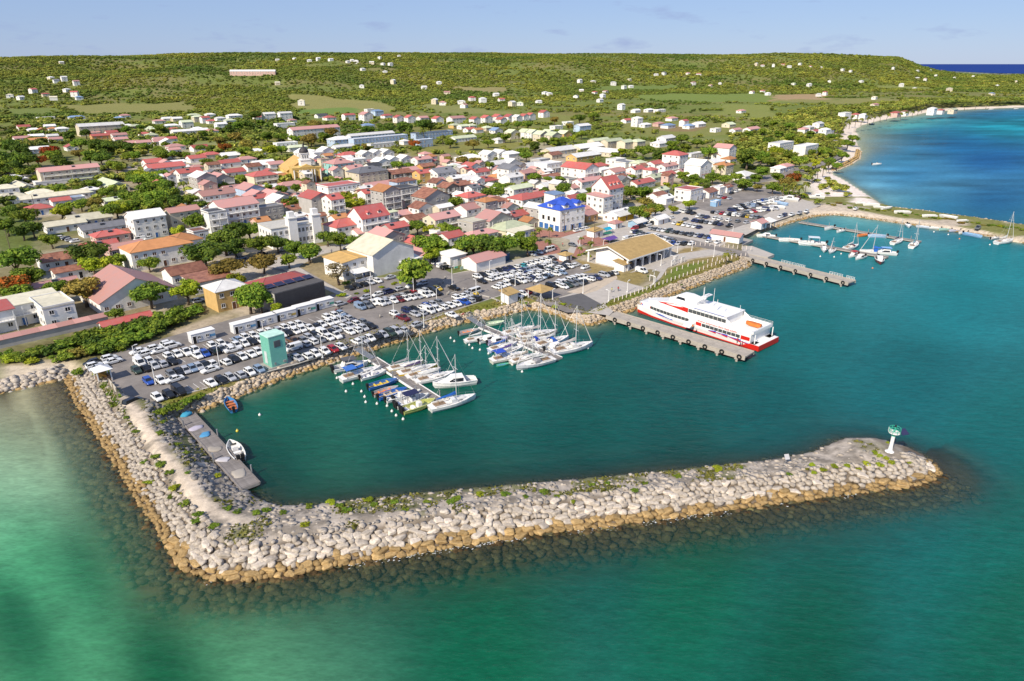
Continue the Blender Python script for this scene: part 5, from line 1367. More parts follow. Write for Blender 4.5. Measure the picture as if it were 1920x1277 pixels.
TREE_PX = """20 395 9 d|45 402 9 t|60 425 8 d|10 420 9 t|25 485 12 t|55 512 9 t|12 532 9 f|30 548 7 t|95 447 7 t|40 430 8 d|165 470 10 d|172 492 8 b|200 492 8 b|215 485 7 t|105 540 8 t|155 540 10 o|278 547 9 t|347 540 9 b|215 587 4 t|278 492 6 t|382 470 11 d|420 447 11 d|440 432 10 d|465 428 9 t|425 500 9 o|440 460 9 d|465 552 10 t|488 562 7 t|520 577 4 b|365 413 9 t|335 430 6 b|378 478 8 d|488 455 9 t|520 452 8 d|492 488 8 o|550 463 8 t|578 470 8 t|540 485 6 t|440 522 6 b
613 443 7 t|637 447 8 t|673 452 8 t|578 468 8 t|633 505 9 y|775 505 12 t|800 453 10 t|822 460 9 t|807 475 7 b|782 423 7 t|807 428 6 b|837 427 7 t|875 458 9 t|653 368 8 b|663 380 8 b|627 398 5 t|823 353 5 t|847 380 7 t|887 455 11 t|912 457 11 d|947 455 10 t|990 455 9 t|850 430 6 t|1053 352 9 t|1100 370 9 t|923 360 9 t|935 350 8 t|982 393 5 t|1020 357 6 d|987 346 6 b|850 378 8 t|940 388 4 t|850 467 6 t|973 440 5 t|980 398 5 o
1183 357 9 t|1207 357 9 t|1210 377 7 o|1230 390 8 t|1200 395 9 t|1216 398 8 o|1293 380 6 b|1263 390 5 b|1280 328 8 t|1302 333 8 t|1337 331 8 t|1380 330 7 t|1395 342 8 t|1417 333 8 t|1402 292 16 d|1428 292 10 t|1330 284 10 t|1207 281 12 t|1237 291 11 d|1167 284 8 b|1262 271 12 t|1285 276 11 t|1278 258 11 d|1308 266 9 t|1153 291 8 t|1303 348 6 b|1270 349 6 b|1250 346 5 b|1320 340 6 t|1360 335 7 t|1420 350 5 o
987 291 9 t|1003 273 10 d|1040 263 10 t|977 284 8 t|940 303 6 t|917 308 7 t|887 268 10 o|915 267 8 t|947 256 9 t|1040 224 10 o|1067 236 9 o|990 232 10 t|970 232 9 t|950 232 8 t|1087 219 12 d|1113 216 12 t|843 266 9 t|867 299 8 o|890 301 8 o|948 301 5 d|1003 331 7 t|1027 336 6 t|1050 336 7 t|722 238 16 d|758 236 15 d|793 231 15 d|807 234 12 d|690 241 11 d|668 238 9 t|590 231 12 o|620 246 11 o|607 254 10 t|582 258 12 o|568 259 9 t|777 268 8 f|782 278 7 t|683 274 6 o|667 276 6 b|745 308 8 t|770 311 8 t|610 296 7 t|840 298 7 o|865 300 7 o|653 339 7 t|632 339 6 t|1060 262 9 t|1075 258 8 b|1090 250 9 t|1020 262 8 t
445 234 12 t|463 231 12 d|488 229 11 t|477 214 14 d|430 241 12 d|440 256 12 o|412 264 11 o|422 274 8 f|460 268 10 o|500 254 12 t|505 279 11 b|527 279 9 t|527 256 10 t|553 259 10 t|577 261 11 o|380 249 9 t|360 263 9 t|350 268 8 t|375 276 7 d|395 278 8 d|387 304 9 t|302 288 9 t|323 289 8 t|295 279 8 t|455 283 9 t|303 325 8 t|418 346 5 t|448 334 7 t|545 378 8 t|503 351 6 t|530 353 7 t|555 351 6 t|527 333 5 t|543 331 6 t|297 348 10 t|313 359 10 t|290 368 10 t|330 376 10 d|352 373 9 t|377 384 8 t|287 338 10 t|310 345 9 d|270 352 11 t|272 336 11 t
17 272 14 d|38 280 14 d|10 293 14 d|30 301 14 t|50 294 13 d|10 308 12 t|25 312 12 d|93 282 11 f|70 299 9 f|113 301 13 d|100 288 9 t|150 268 12 t|180 271 14 d|200 276 14 d|217 271 12 d|147 288 9 o|167 291 12 t|188 294 12 d|130 253 11 d|160 248 10 d|217 308 10 t|247 327 9 t|258 335 10 t|273 328 10 b|112 352 7 t|178 343 8 t|145 352 5 t|200 359 8 t|225 364 8 d|242 368 9 t|267 370 9 t|292 368 9 t|250 384 9 t|283 381 9 t|217 388 9 b|200 393 9 t|150 381 7 t|175 378 7 o|130 388 8 t|113 393 7 b|117 329 6 t|72 333 5 b|78 331 5 b|273 274 9 t|300 284 9 t|238 291 8 t|233 241 8 t|263 238 8 d|300 239 10 t|240 275 10 d|255 290 9 t|350 290 7 t|20 335 8 t|5 340 9 d|40 322 9 t|60 315 9 d|180 320 5 t|310 270 7 t
1555 302 8 t|1570 310 6 t|1545 282 9 t|1530 305 8 b|1590 268 9 t|1600 258 9 t|1580 290 8 t|1460 330 8 t|1475 340 8 o|1488 333 9 f|1450 350 7 t|1440 300 8 t|1480 290 9 t|1455 280 9 b|1500 300 9 t|1520 285 8 t|1430 320 9 t|1430 245 9 t|1460 250 9 t|1480 255 10 t|1500 262 9 t|1520 250 9 t|1440 262 9 d|1450 230 9 t|1480 235 9 t|1560 255 8 t|1405 250 8 t|1395 262 7 o"""
for ln in TREE_PX.replace('\n', '|').split('|'):
    q = ln.split()
    tree(float(q[0]), float(q[1]), float(q[2]), q[3])
PALM_PX = """742 268 9|630 284 10|930 298 7|973 252 9|957 253 9|933 254 8|795 247 11|340 251 10|370 250 9|395 245 9|500 225 8|1353 314 9|1335 264 10|1002 438 5|1013 433 5|1030 431 5|1028 453 5|1090 448 4|1105 456 5|1087 465 4|1363 478 5|640 225 8|650 222 8|545 215 8|1480 352 8|1490 346 8|1500 352 8|1470 348 8|1512 345 8|1525 326 8|1535 320 8|1545 314 8|1556 308 7|1540 262 9|1552 268 9|1565 272 9|1528 272 9|1560 240 8|1572 238 9|1583 234 9|1594 230 9|1605 226 9|1616 224 9|1628 222 9|1640 219 9|1652 217 9|1664 215 9|1690 213 9|1700 211 9|1712 210 9|1722 207 9|1650 207 9|1635 212 9|1625 214 9|1580 222 9|1598 218 9|1730 202 9|1810 198 9|1830 197 9|1850 196 9|1660 205 9|1675 203 9|1480 270 9|1455 262 9|1465 245 9|230 235 10|262 250 9|290 270 9|345 345 9|306 365 8|1190 215 9|1230 245 9|830 258 9|845 262 9|1345 277 8|70 265 8|55 270 8|1470 215 9|1500 212 9|1530 208 9|1550 215 9|1560 205 9|1495 225 9"""
for ln in PALM_PX.split('|'):
    q = ln.split()
    tree(float(q[0]), float(q[1]), float(q[2]), 'p', lift=0.75)
TKN = {'t': 'green broadleaf tree', 'd': 'dark green broadleaf tree', 'b': 'bright green broadleaf tree', 'o': 'olive-brown broadleaf tree', 'f': 'flame tree in orange bloom', 'y': 'bare grey-brown tree', 'p': 'palm tree'}
TLM = [(a, b_) for a, b_ in LM] + [('thatched kiosk', G(205, 715, 2)), ('charcoal slatted building', G(560, 560, 3)), ('restaurant with the yellow roof', G(656, 508, 3)), ('warehouse with stone base', G(907, 494, 3))]
_bk = {}
for T_ in TREES:
    lm = min(TLM, key=lambda q: (q[1][0] - T_[2]) ** 2 + (q[1][1] - T_[3]) ** 2)
    _bk.setdefault((T_[1], lm[0]), []).append((T_, lm))
for (k, lmn), L_ in _bk.items():
    L_.sort(key=lambda q: (q[1][1][0] - q[0][2]) ** 2 + (q[1][1][1] - q[0][3]) ** 2)
    for i, (T_, lm) in enumerate(L_):
        lab = '%s beside the %s' % (TKN[k], lmn) if len(L_) == 1 else '%s, %s out from the %s' % (TKN[k], nth(i + 1), lmn)
        tag(T_[0], lab, 'palm' if k == 'p' else 'tree', 'palms' if k == 'p' else 'trees of the town')

# ---- shrubs: the scrub behind the car park, the verge and the breakwater
SHRUBS = []
def shrub(px, py, r_, k='t', z=2.0, zs=0.8, where=''):
    x, y = G(px, py, z + r_ * 0.4)
    o = ob('shrub', BUSHM[k][rnd.randrange(3)], loc=(x, y, z - 0.08 * r_), rz=rnd.uniform(0, 6.28), scale=(r_ * rnd.uniform(0.9, 1.2), r_ * rnd.uniform(0.9, 1.2), r_ * zs))
    SHRUBS.append((o, k, where, px, py))
    return o
for q in "40 668 2.6 t|70 660 2.8 t|98 655 3.0 d|122 646 3.0 t|145 640 3.2 t|160 630 3.3 t|178 640 3.4 d|190 622 3.5 t|205 632 3.6 t|225 620 3.6 d|212 645 3.2 t|238 634 3.4 t|252 618 3.6 t|262 632 3.2 t|268 606 3.6 d|285 618 3.4 t|290 600 3.6 t|305 610 3.2 t|312 592 3.6 t|330 600 3.0 t|335 584 3.2 d|352 590 2.8 t|366 582 2.6 t|20 672 2.2 b|150 660 2.8 o|130 664 2.6 t|175 655 3.0 t|195 655 2.6 d|225 648 2.4 t|370 575 2.0 t|110 670 2.2 t|60 676 2.0 b|10 664 2.0 t".split('|'):
    a = q.split(); shrub(float(a[0]), float(a[1]), float(a[2]), a[3], where='scrub behind the car park')
for q in "190 692 1.4 t|197 700 1.3 t|186 700 1.3 b|200 722 1.5 t|210 738 1.4 t|222 748 1.5 t|215 757 1.3 t|238 768 1.2 t|300 772 1.5 t|315 766 1.6 d|330 764 1.5 t|345 754 1.4 t|360 748 1.4 t|375 742 1.3 t|278 764 1.1 t|145 698 1.6 t".split('|'):
    a = q.split(); shrub(float(a[0]), float(a[1]), float(a[2]), a[3], where='verge above the breakwater')
for q in "278 902 1.0 b|328 912 1.1 b|270 865 0.7 t|255 808 0.8 t|236 782 0.8 t|290 855 1.0 t|300 868 1.0 t|345 942 0.9 t|372 962 0.9 t|368 975 0.8 t|408 890 0.8 b|400 985 0.8 t|345 850 0.9 t|330 832 0.9 t|300 810 0.8 t|302 790 0.8 t|318 884 0.8 t|320 930 0.7 t|425 952 0.8 t|445 958 0.8 t|352 885 0.6 t|480 960 0.9 t|500 955 0.8 t|530 960 0.7 t|620 941 0.9 b|580 948 0.9 t|636 946 0.7 t|650 955 0.9 t|572 982 0.8 b|700 945 0.7 t|845 940 0.8 t|900 925 0.8 b|855 935 0.9 t|948 925 0.9 t|985 930 0.7 t|1020 922 0.9 t|1045 930 0.8 t|1075 940 0.5 b|1110 908 0.7 t|1140 905 0.6 t|1190 918 0.8 t|1210 905 0.6 t|1270 892 0.7 t|1345 878 1.1 b|1390 876 0.5 t|1480 888 0.6 t|1523 870 0.8 b|1545 880 0.7 b|1525 885 0.6 b|1565 873 0.7 b|1590 872 0.7 b|1610 878 0.5 b|1625 868 0.8 b|1650 870 0.8 b|1672 866 0.8 b|1640 848 0.7 b|1650 854 0.7 b|1662 858 0.6 b|1706 867 0.5 b|1665 829 0.4 b|760 955 0.8 t|800 940 0.8 t|690 935 0.8 b|740 940 0.8 t".split('|'):
    a = q.split(); x, y = G(float(a[0]), float(a[1]), 2.0)
    zz = float(bw_height(np.array([[x, y]]))[0][0])
    shrub(float(a[0]), float(a[1]), float(a[2]), a[3], z=max(0.6, zz), zs=0.55, where='top of the breakwater')
for q in "1215 518 0.5 t|1062 482 0.9 b|1095 476 0.8 b|1085 478 0.9 b|1075 482 0.8 t|1100 472 0.8 b|1105 480 1.1 b|687 545 1.2 b|715 538 0.9 b|737 532 0.8 b|742 530 0.8 b|640 553 1.5 b|668 550 0.7 t|1278 534 0.6 d|885 485 1.2 t|1040 575 1.0 b|1055 570 0.8 b|985 568 0.8 t|650 530 1.3 t".split('|'):
    a = q.split(); shrub(float(a[0]), float(a[1]), float(a[2]), a[3], where='paths round the car parks')
for q in range(46):
    f_ = q / 45
    shrub(1500 + 470 * f_, 366 + 64 * f_ + rnd.uniform(-3, 4) + (6 if f_ > .1 else 0), rnd.uniform(0.9, 1.7), rnd.choice('ttbo'), z=1.5, zs=0.6, where='harbour spit')
for q in range(26):
    f_ = q / 25
    shrub(1440 + 75 * f_, 352 + 18 * f_ + rnd.uniform(-4, 4), rnd.uniform(1.0, 1.8), rnd.choice('ttb'), z=1.9, where='bank above the beach')
_bk = {}
SK = {'t': 'green', 'd': 'dark green', 'b': 'bright green', 'o': 'olive'}
for s_ in SHRUBS: _bk.setdefault((s_[1], s_[2]), []).append(s_)
for (k, wh), L_ in _bk.items():
    L_.sort(key=lambda q: q[3])
    for i, s_ in enumerate(L_):
        tag(s_[0], '%s shrub on the %s, %s from the west' % (SK[k], wh, nth(i + 1)), 'shrub', 'shrubs on the ' + wh)
# ------------------------------------------------------------------ woodland of the hills and plain (one mass), by instancing
FOREST = leaf_mat('leaf_forest', (0.105, 0.145, 0.022), (0.300, 0.300, 0.060), c3=(0.185, 0.215, 0.036), rvar=0.42, scale=0.15, trans=0.0)
_t = FOREST.node_tree
_b = _t.nodes['Principled BSDF']
_src = _b.inputs['Base Color'].links[0].from_socket
_ge = _t.nodes.new('ShaderNodeNewGeometry'); _nz = _t.nodes.new('ShaderNodeTexNoise'); _nz.inputs['Scale'].default_value = 0.006; _nz.inputs['Detail'].default_value = 5
_t.links.new(_ge.outputs['Position'], _nz.inputs['Vector'])
_mr = _t.nodes.new('ShaderNodeMapRange'); _mr.inputs['From Min'].default_value = 0.36; _mr.inputs['From Max'].default_value = 0.64
_t.links.new(_nz.outputs['Fac'], _mr.inputs['Value'])
_rp = _t.nodes.new('ShaderNodeValToRGB'); _rp.color_ramp.elements[0].color = (0.52, 0.68, 0.62, 1); _rp.color_ramp.elements[1].color = (1.25, 1.12, 1.0, 1)
_t.links.new(_mr.outputs['Result'], _rp.inputs['Fac'])
_mu = _t.nodes.new('ShaderNodeMix'); _mu.data_type = 'RGBA'; _mu.blend_type = 'MULTIPLY'; _mu.inputs['Factor'].default_value = 1.0
_t.links.new(_src, _mu.inputs['A']); _t.links.new(_rp.outputs['Color'], _mu.inputs['B']); _t.links.new(_mu.outputs['Result'], _b.inputs['Base Color'])
def blob_tree(seed):
    r = np.random.default_rng(seed)
    cen = [(r.uniform(-2, 2), r.uniform(-2, 2), r.uniform(2.2, 5.2)) for _ in range(6)]
    rad = [r.uniform(1.4, 2.3) for _ in range(6)]
    V, F = leaves(r, cen, rad, 70, 0.95)
    vs_, fs_ = [V], [F]; o = len(V)
    for c, q in zip(cen, rad):
        iv, if_ = ICO1
        p = iv * q * 0.85 * (1 + r.normal(size=(len(iv), 1)) * 0.12) + np.array(c)
        vs_.append(p); fs_.append(np.stack([if_[:, 0], if_[:, 1], if_[:, 2], if_[:, 2]], 1) + o); o += len(iv)
    V = np.concatenate(vs_); F = np.concatenate(fs_)
    me = bpy.data.meshes.new('forest_tree')
    me.from_pydata([tuple(p) for p in V], [], [tuple(dict.fromkeys(int(i) for i in f)) for f in F])
    me.materials.append(FOREST)
    return me
FT = bpy.data.collections.new('forest_tree_kinds')
for i in range(5):
    o = bpy.data.objects.new('forest_tree', blob_tree(900 + i)); FT.objects.link(o)
def scatter(name, P, S, seed=3):
    """one object whose points carry tree instances"""
    me = bpy.data.meshes.new(name)
    me.vertices.add(len(P)); me.vertices.foreach_set('co', P.astype(np.float32).ravel())
    a = me.attributes.new('size', 'FLOAT', 'POINT'); a.data.foreach_set('value', S.astype(np.float32))
    o = ob(name, me)
    ng = bpy.data.node_groups.new(name + '_scatter', 'GeometryNodeTree')
    ng.interface.new_socket('Geometry', in_out='INPUT', socket_type='NodeSocketGeometry')
    ng.interface.new_socket('Geometry', in_out='OUTPUT', socket_type='NodeSocketGeometry')
    N = ng.nodes.new
    gi, go = N('NodeGroupInput'), N('NodeGroupOutput')
    mp = N('GeometryNodeMeshToPoints'); ip = N('GeometryNodeInstanceOnPoints'); ci = N('GeometryNodeCollectionInfo')
    ci.inputs['Collection'].default_value = FT; ci.inputs['Separate Children'].default_value = True; ci.inputs['Reset Children'].default_value = True
    ip.inputs['Pick Instance'].default_value = True
    ri = N('FunctionNodeRandomValue'); ri.data_type = 'INT'; ri.inputs['Min'].default_value = 0; ri.inputs['Max'].default_value = 4
    rr = N('FunctionNodeRandomValue'); rr.data_type = 'FLOAT_VECTOR'; rr.inputs['Min'].default_value = (0, 0, 0); rr.inputs['Max'].default_value = (0.0, 0.0, 6.28)
    na = N('GeometryNodeInputNamedAttribute'); na.data_type = 'FLOAT'; na.inputs['Name'].default_value = 'size'
    ng.links.new(gi.outputs[0], mp.inputs['Mesh']); ng.links.new(mp.outputs[0], ip.inputs['Points']); ng.links.new(ci.outputs[0], ip.inputs['Instance'])
    ng.links.new([s for s in ri.outputs if s.enabled][0], ip.inputs['Instance Index'])
    ng.links.new([s for s in rr.outputs if s.enabled][0], ip.inputs['Rotation'])
    cx_ = N('ShaderNodeVectorMath'); cx_.operation = 'SCALE'; cx_.inputs[0].default_value = (1.15, 1.15, 0.72)
    ng.links.new([s for s in na.outputs if s.enabled][0], cx_.inputs['Scale']); ng.links.new(cx_.outputs['Vector'], ip.inputs['Scale'])
    ng.links.new(ip.outputs[0], go.inputs[0])
    md = o.modifiers.new('scatter', 'NODES'); md.node_group = ng
    return o
def candidates(n, d0, d1, t0=-0.86, t1=0.86):
    D = np.sqrt(npr.uniform(d0 ** 2, d1 ** 2, n)); T = npr.uniform(t0, t1, n)
    return np.stack([T * D, D], 1)
fpoly = [np.array([GT(a, b_)[:2] for a, b_ in px]) for px in FIELD_SD]
HP = np.array([[h_[5], h_[6]] for h_ in HOUSES])
def clear_of(P, r):
    ok = np.ones(len(P), bool)
    for h in HP[(HP[:, 1] > 700)]:
        dx = P[:, 0] - h[0]; dy = P[:, 1] - h[1]
        # keep the ground round a house, and the slope just below it, open
        ok &= ~((np.abs(dx) < r) & (dy > -r * 2.6) & (dy < r))
    return ok
def woods(n, d0, d1, dens, size, t0=-0.86, t1=0.86, rclear=7):
    P = candidates(n, d0, d1, t0, t1)
    sd = signed(P, LANDA)
    k = sd > 12
    P = P[k]
    k = npr.random(len(P)) < dens(P[:, 0], P[:, 1])
    P = P[k]
    for fp in fpoly:
        P = P[signed(P, fp) + (fbm(P[:, 0] / 70 + 9, P[:, 1] / 70, 4) - 0.5) * 90 < 2]
    P = P[clear_of(P, rclear)]
    z = hill_z(P[:, 0], P[:, 1])
    S = size * (0.45 + 0.95 * npr.random(len(P)) ** 1.6) * (0.75 + 0.5 * fbm(P[:, 0] / 90, P[:, 1] / 90, 3))
    return np.concatenate([P, (z - 0.3)[:, None]], 1), S
def dens_hill(x, y):
    t = x / y
    D0 = np.interp(t, [-0.7, -0.3, 0.0, 0.2, 0.5], [950, 980, 1150, 1500, 1750])
    k = sstep(-60, 90, y - D0)
    gap = sstep(0.36, 0.44, fbm(x / 160 + 5, y / 160, 4))
    return k * (0.25 + 0.75 * gap)
def dens_plain(x, y):
    n = fbm(x / 60 + 2, y / 34 + 7, 4); t = x / y
    D0 = np.interp(t, [-0.7, -0.3, 0.0, 0.2, 0.5], [950, 980, 1150, 1500, 1750])
    return sstep(0.50, 0.60, n) * (1 - sstep(0, 90, y - D0)) * sstep(650, 800, y + 100 * np.abs(t))
A = [woods(66000, 930, 1750, dens_hill, 0.66), woods(100000, 1750, 3350, dens_hill, 0.9), woods(30000, 640, 1800, dens_plain, 0.75, rclear=11)]
# low right-hand plain out to the far coast
def dens_right(x, y): return sstep(0.46, 0.56, fbm(x / 130, y / 90, 4)) * ((x / y) > 0.40)
A.append(woods(14000, 1800, 5600, dens_right, 1.3, 0.38, 0.9))
def dens_coast(x, y):
    s_ = signed(np.stack([x, y], 1), LANDA)
    return (y > 520) * sstep(14, 20, s_) * (1 - sstep(70, 130, s_)) * (x > 170) * (0.35 + 0.65 * sstep(0.42, 0.55, fbm(x / 40, y / 40, 3)))
A.append(woods(26000, 420, 1500, dens_coast, 0.8, 0.2, 0.75, 8))
P = np.concatenate([a[0] for a in A]); S = np.concatenate([a[1] for a in A])
tag(scatter('forest', P, S), 'green woodland covering the hills and hedging the far plain', 'woodland', kind='stuff')
# undergrowth in the town's yards
def dens_town(x, y):
    n = fbm(x / 22 + 2, y / 22 + 7, 4)
    return sstep(0.47, 0.60, n)
Pt = candidates(11000, 330, 900, -0.82, 0.5)
Pt = Pt[signed(Pt, LANDA) > 14]
Pt = Pt[npr.random(len(Pt)) < dens_town(Pt[:, 0], Pt[:, 1])]
ok = np.ones(len(Pt), bool)
for h in HP[(HP[:, 1] <= 950)]:
    ok &= ((Pt - h) ** 2).sum(1) > 9.0 ** 2
for q in ([(690, 522), (745, 470), (740, 440), (600, 380), (430, 315), (330, 288)], [(1130, 406), (1290, 370), (1470, 328), (1575, 285)], [(1150, 430), (1400, 390)], [(1200, 430), (1450, 370)], [(1050, 450), (1150, 430)]):
    ok &= pl_dist(Pt, [G(*c_, 2) for c_ in q]) > (6 if q[0][1] > 480 or q[0][0] == 1130 else 22)
for q in FIELDS:
    ok &= inpoly(Pt, q[0], 2.0, max(c_[1] for c_ in q[0]) < 235) < 1
Pt = Pt[ok]
tag(scatter('undergrowth', np.concatenate([Pt, (hill_z(Pt[:, 0], Pt[:, 1]) - 0.2)[:, None]], 1), npr.uniform(0.3, 0.95, len(Pt)) * (1 + 0.45 * (Pt[:, 0] / Pt[:, 1] < -0.3))), 'bushes growing between the houses of the town', 'bushes', kind='stuff')
# ---- grass tufts on the verge and the breakwater
GRASS = leaf_mat('grass_blade', (0.085, 0.090, 0.016), (0.21, 0.19, 0.045), c3=(0.14, 0.135, 0.026), trans=0.2, scale=0.3)
def tufts(name, P, Z, label, hs=0.35, w_=0.28):
    n = len(P)
    a = npr.uniform(0, 6.28, n); h = hs * npr.uniform(0.5, 1.4, n); ww = w_ * npr.uniform(0.6, 1.4, n)
    ln = npr.normal(size=(n, 2)) * 0.22
    base = np.concatenate([P, Z[:, None]], 1)
    d = np.stack([np.cos(a) * ww, np.sin(a) * ww, np.zeros(n)], 1)
    top = base + np.stack([ln[:, 0], ln[:, 1], h], 1)
    V = np.stack([base - d, base + d, top + d * 0.5, top - d * 0.5], 1).reshape(-1, 3)
    return tag(ob(name, np_mesh(name, V, np.arange(4 * n).reshape(n, 4), GRASS)), label, 'grass', kind='stuff')
Pc = np.stack([npr.uniform(-80, 100, 60000), npr.uniform(120, 270, 60000)], 1)
s_ = signed(Pc, LANDA)
n3 = fbm(Pc[:, 0] / 4, Pc[:, 1] / 4, 3)
Pc = Pc[(s_ > 2.9) & (s_ < 6.6 + 2 * (n3 - 0.5)) & (n3 > 0.40)]
tufts('grass', Pc, np.full(len(Pc), 1.95), 'rough grass along the top of the harbour rocks', 0.32, 0.3)
Pc = np.stack([npr.uniform(-110, 72, 90000), npr.uniform(84, 158, 90000)], 1)
zb_, do_, di_, s_ = bw_height(Pc)
n3 = fbm(Pc[:, 0] / 7, Pc[:, 1] / 7, 3); n4 = fbm(Pc[:, 0] / 2, Pc[:, 1] / 2, 3)
tdp = pl_dist(Pc, TRACK)
k = (s_ > 0.8) & (do_ > 5.4) & (n3 > 0.47 + 0.12 * sstep(20, 60, Pc[:, 0])) & (n4 > 0.46) & (tdp > 1.6) & (signed(Pc, LANDA) < 0)
tufts('grass', Pc[k], zb_[k] - 0.05, 'patchy grass on the crest of the breakwater', 0.3, 0.26)
# ------------------------------------------------------------------ cars
CC = {'W': ('white', (0.72, 0.72, 0.71)), 's': ('silver', (0.40, 0.41, 0.44)), 'g': ('grey', (0.15, 0.16, 0.175)), 'k': ('black', (0.012, 0.012, 0.014)), 'n': ('navy blue', (0.018, 0.026, 0.09)), 'b': ('bright blue', (0.02, 0.075, 0.36)),
      'r': ('red', (0.34, 0.015, 0.02)), 'm': ('maroon', (0.13, 0.012, 0.018)), 'y': ('yellow', (0.55, 0.38, 0.03)), 'e': ('dark green', (0.03, 0.05, 0.035)), 'l': ('pale blue', (0.20, 0.27, 0.38)), 't': ('turquoise', (0.05, 0.32, 0.38)), 'o': ('brown', (0.12, 0.065, 0.03))}
CT = {  # length, width, belt, roof height, cabin (rear base, front base, rear top, front top), hood height
    'h': ('hatchback', 3.9, 0.84, 0.92, 1.47, (-1.82, 1.05, -1.45, 0.30), 0.86),
    's': ('sedan', 4.4, 0.86, 0.93, 1.44, (-1.35, 1.05, -0.85, 0.35), 0.86),
    'u': ('SUV', 4.5, 0.92, 1.08, 1.72, (-2.1, 1.15, -1.85, 0.45), 1.02),
    'v': ('van', 4.7, 0.92, 1.15, 1.95, (-2.25, 1.75, -2.2, 1.0), 1.05),
    'p': ('pickup truck', 5.0, 0.90, 1.05, 1.74, (-0.55, 1.25, -0.35, 0.55), 1.02),
    'm': ('minibus', 5.2, 0.95, 1.2, 2.2, (-2.5, 2.3, -2.45, 1.75), 1.1)}
CARM = {}
for k, (nm, L_, w_, belt, hh, cab, hood) in CT.items():
    mb = MB()
    h2 = L_ / 2
    st = [(-h2, 0.36, belt * 0.86, w_ * 0.86), (-h2 + 0.12, 0.27, belt * 0.97, w_ * 0.96), (-h2 * 0.55, 0.24, belt, w_), (0, 0.22, belt, w_), (cab[1] - 0.1, 0.22, belt - 0.01, w_), (cab[1] + 0.35, 0.23, hood, w_ * 0.99), (h2 - 0.25, 0.26, hood * 0.90, w_ * 0.95), (h2, 0.36, hood * 0.70, w_ * 0.82)]
    if k == 'p': st = [(-h2, 0.45, belt * 0.92, w_ * 0.93), (-h2 + 0.06, 0.4, belt * 0.97, w_ * 0.98)] + st[2:]
    mb.loft([[(x, -w, z0 + 0.12), (x, -w * 0.9, z0), (x, w * 0.9, z0), (x, w, z0 + 0.12), (x, w, z1 - 0.12), (x, w * 0.88, z1), (x, -w * 0.88, z1), (x, -w, z1 - 0.12)] for x, z0, z1, w in st])
    rb, fb_, rt, ft = cab
    tw = w_ * 0.76
    mb.add([(rt, -tw, hh - .05), (ft, -tw, hh - .05), (ft, tw, hh - .05), (rt, tw, hh - .05), (rt + .1, -tw * .85, hh + .02), (ft - .12, -tw * .85, hh + .02), (ft - .12, tw * .85, hh + .02), (rt + .1, tw * .85, hh + .02)],
           [(4, 5, 6, 7), (0, 1, 5, 4), (1, 2, 6, 5), (2, 3, 7, 6), (3, 0, 4, 7), (3, 2, 1, 0)])
    for s in (-1, 1):
        for (xb, xt) in ((rb, rt), (fb_, ft), ((rb + fb_) / 2 - .15, (rt + ft) / 2 - .1)):
            mb.tube((xb, s * w_ * 0.86, belt - .03), (xt, s * tw, hh - .03), 0.055, n=4)
    if k in 'vm':
        mb.box(rb + 0.05, (rb + fb_) / 2 + (0.2 if k == 'v' else -2.0), -w_ * .86, w_ * .86, belt - .1, hh - .06) if k == 'v' else None
    body = mb.mesh('car_body', PAINT)
    gb = MB()
    gw = w_ * 0.845
    gb.add([(rb + .03, -gw, belt - .06), (fb_ - .03, -gw, belt - .06), (fb_ - .03, gw, belt - .06), (rb + .03, gw, belt - .06), (rt + .03, -tw * .98, hh - .06), (ft - .03, -tw * .98, hh - .06), (ft - .03, tw * .98, hh - .06), (rt + .03, tw * .98, hh - .06)],
           [(4, 5, 6, 7), (0, 1, 5, 4), (1, 2, 6, 5), (2, 3, 7, 6), (3, 0, 4, 7)])
    if k == 'p': gb.box(-h2 + .12, rb - .08, -w_ * .75, w_ * .75, belt - .02, belt + .004)
    glass = gb.mesh('car_windows', GLASS)
    wb = MB()
    R_ = 0.33 if k in 'hs' else 0.38
    wb.tube((0, -0.11, 0), (0, 0.11, 0), R_, n=10, m=0); wb.tube((0, -0.125, 0), (0, 0.125, 0), R_ * 0.55, n=8, m=1)
    CARM[k] = (body, glass, wb.mesh('wheel', [TYREM, METAL]), R_, L_, w_)
CARS = []
def cars_row(where, x1, y1, x2, y2, cols, head='V', types=None, jit=0.12, z=2.05):
    a, b_ = G(x1, y1, z + 0.6), G(x2, y2, z + 0.6)
    n = len(cols)
    r = random.Random(int(x1 * 7 + y1 * 13 + n))
    k = 0
    for i, c in enumerate(cols):
        if c == '.' or (n > 8 and r.random() < 0.09): continue
        if c == 'W' and n > 4 and r.random() < 0.17: c = r.choice('ssgkln')
        q = i / max(1, n - 1)
        ty = types[i] if types and types[i] != '.' else r.choices('hsuvp', (50, 24, 16, 5, 5))[0]
        if head == 'V': ang = GA + math.pi / 2 + (math.pi if r.random() < 0.72 else 0)
        elif head == 'v': ang = GA - math.pi / 2
        elif head == 'U': ang = GA + (math.pi if r.random() < 0.5 else 0)
        else: ang = math.radians(head)
        k += 1
        CARS.append([a[0] + (b_[0] - a[0]) * q + r.uniform(-jit, jit), a[1] + (b_[1] - a[1]) * q + r.uniform(-jit, jit), z, ang + r.uniform(-.05, .05), ty, c, where, k])
cr = cars_row
cr('rockside row west of the tower', 294, 745, 486, 692, 'WkkWWWkssWl'.replace('kkW', 'kkW'), 'V', 'hhvhhshhhhh')
cr('rockside row between tower and ramp', 559, 671, 640, 650, 'sWWWrW', 'V', 'hhhhhh')
cr('rockside row past the pontoon ramp', 669, 640, 754, 618, 'WsWksesg'.replace('g', 's'), 'V', 'hshhhuu.')
cr('line of cars along the scrub hedge', 206, 671, 212, 677, 'WW', 'U', 'hs'); cr('cluster behind the kiosk', 172, 680, 182, 690, 'kWs', 'U', 'hhh')
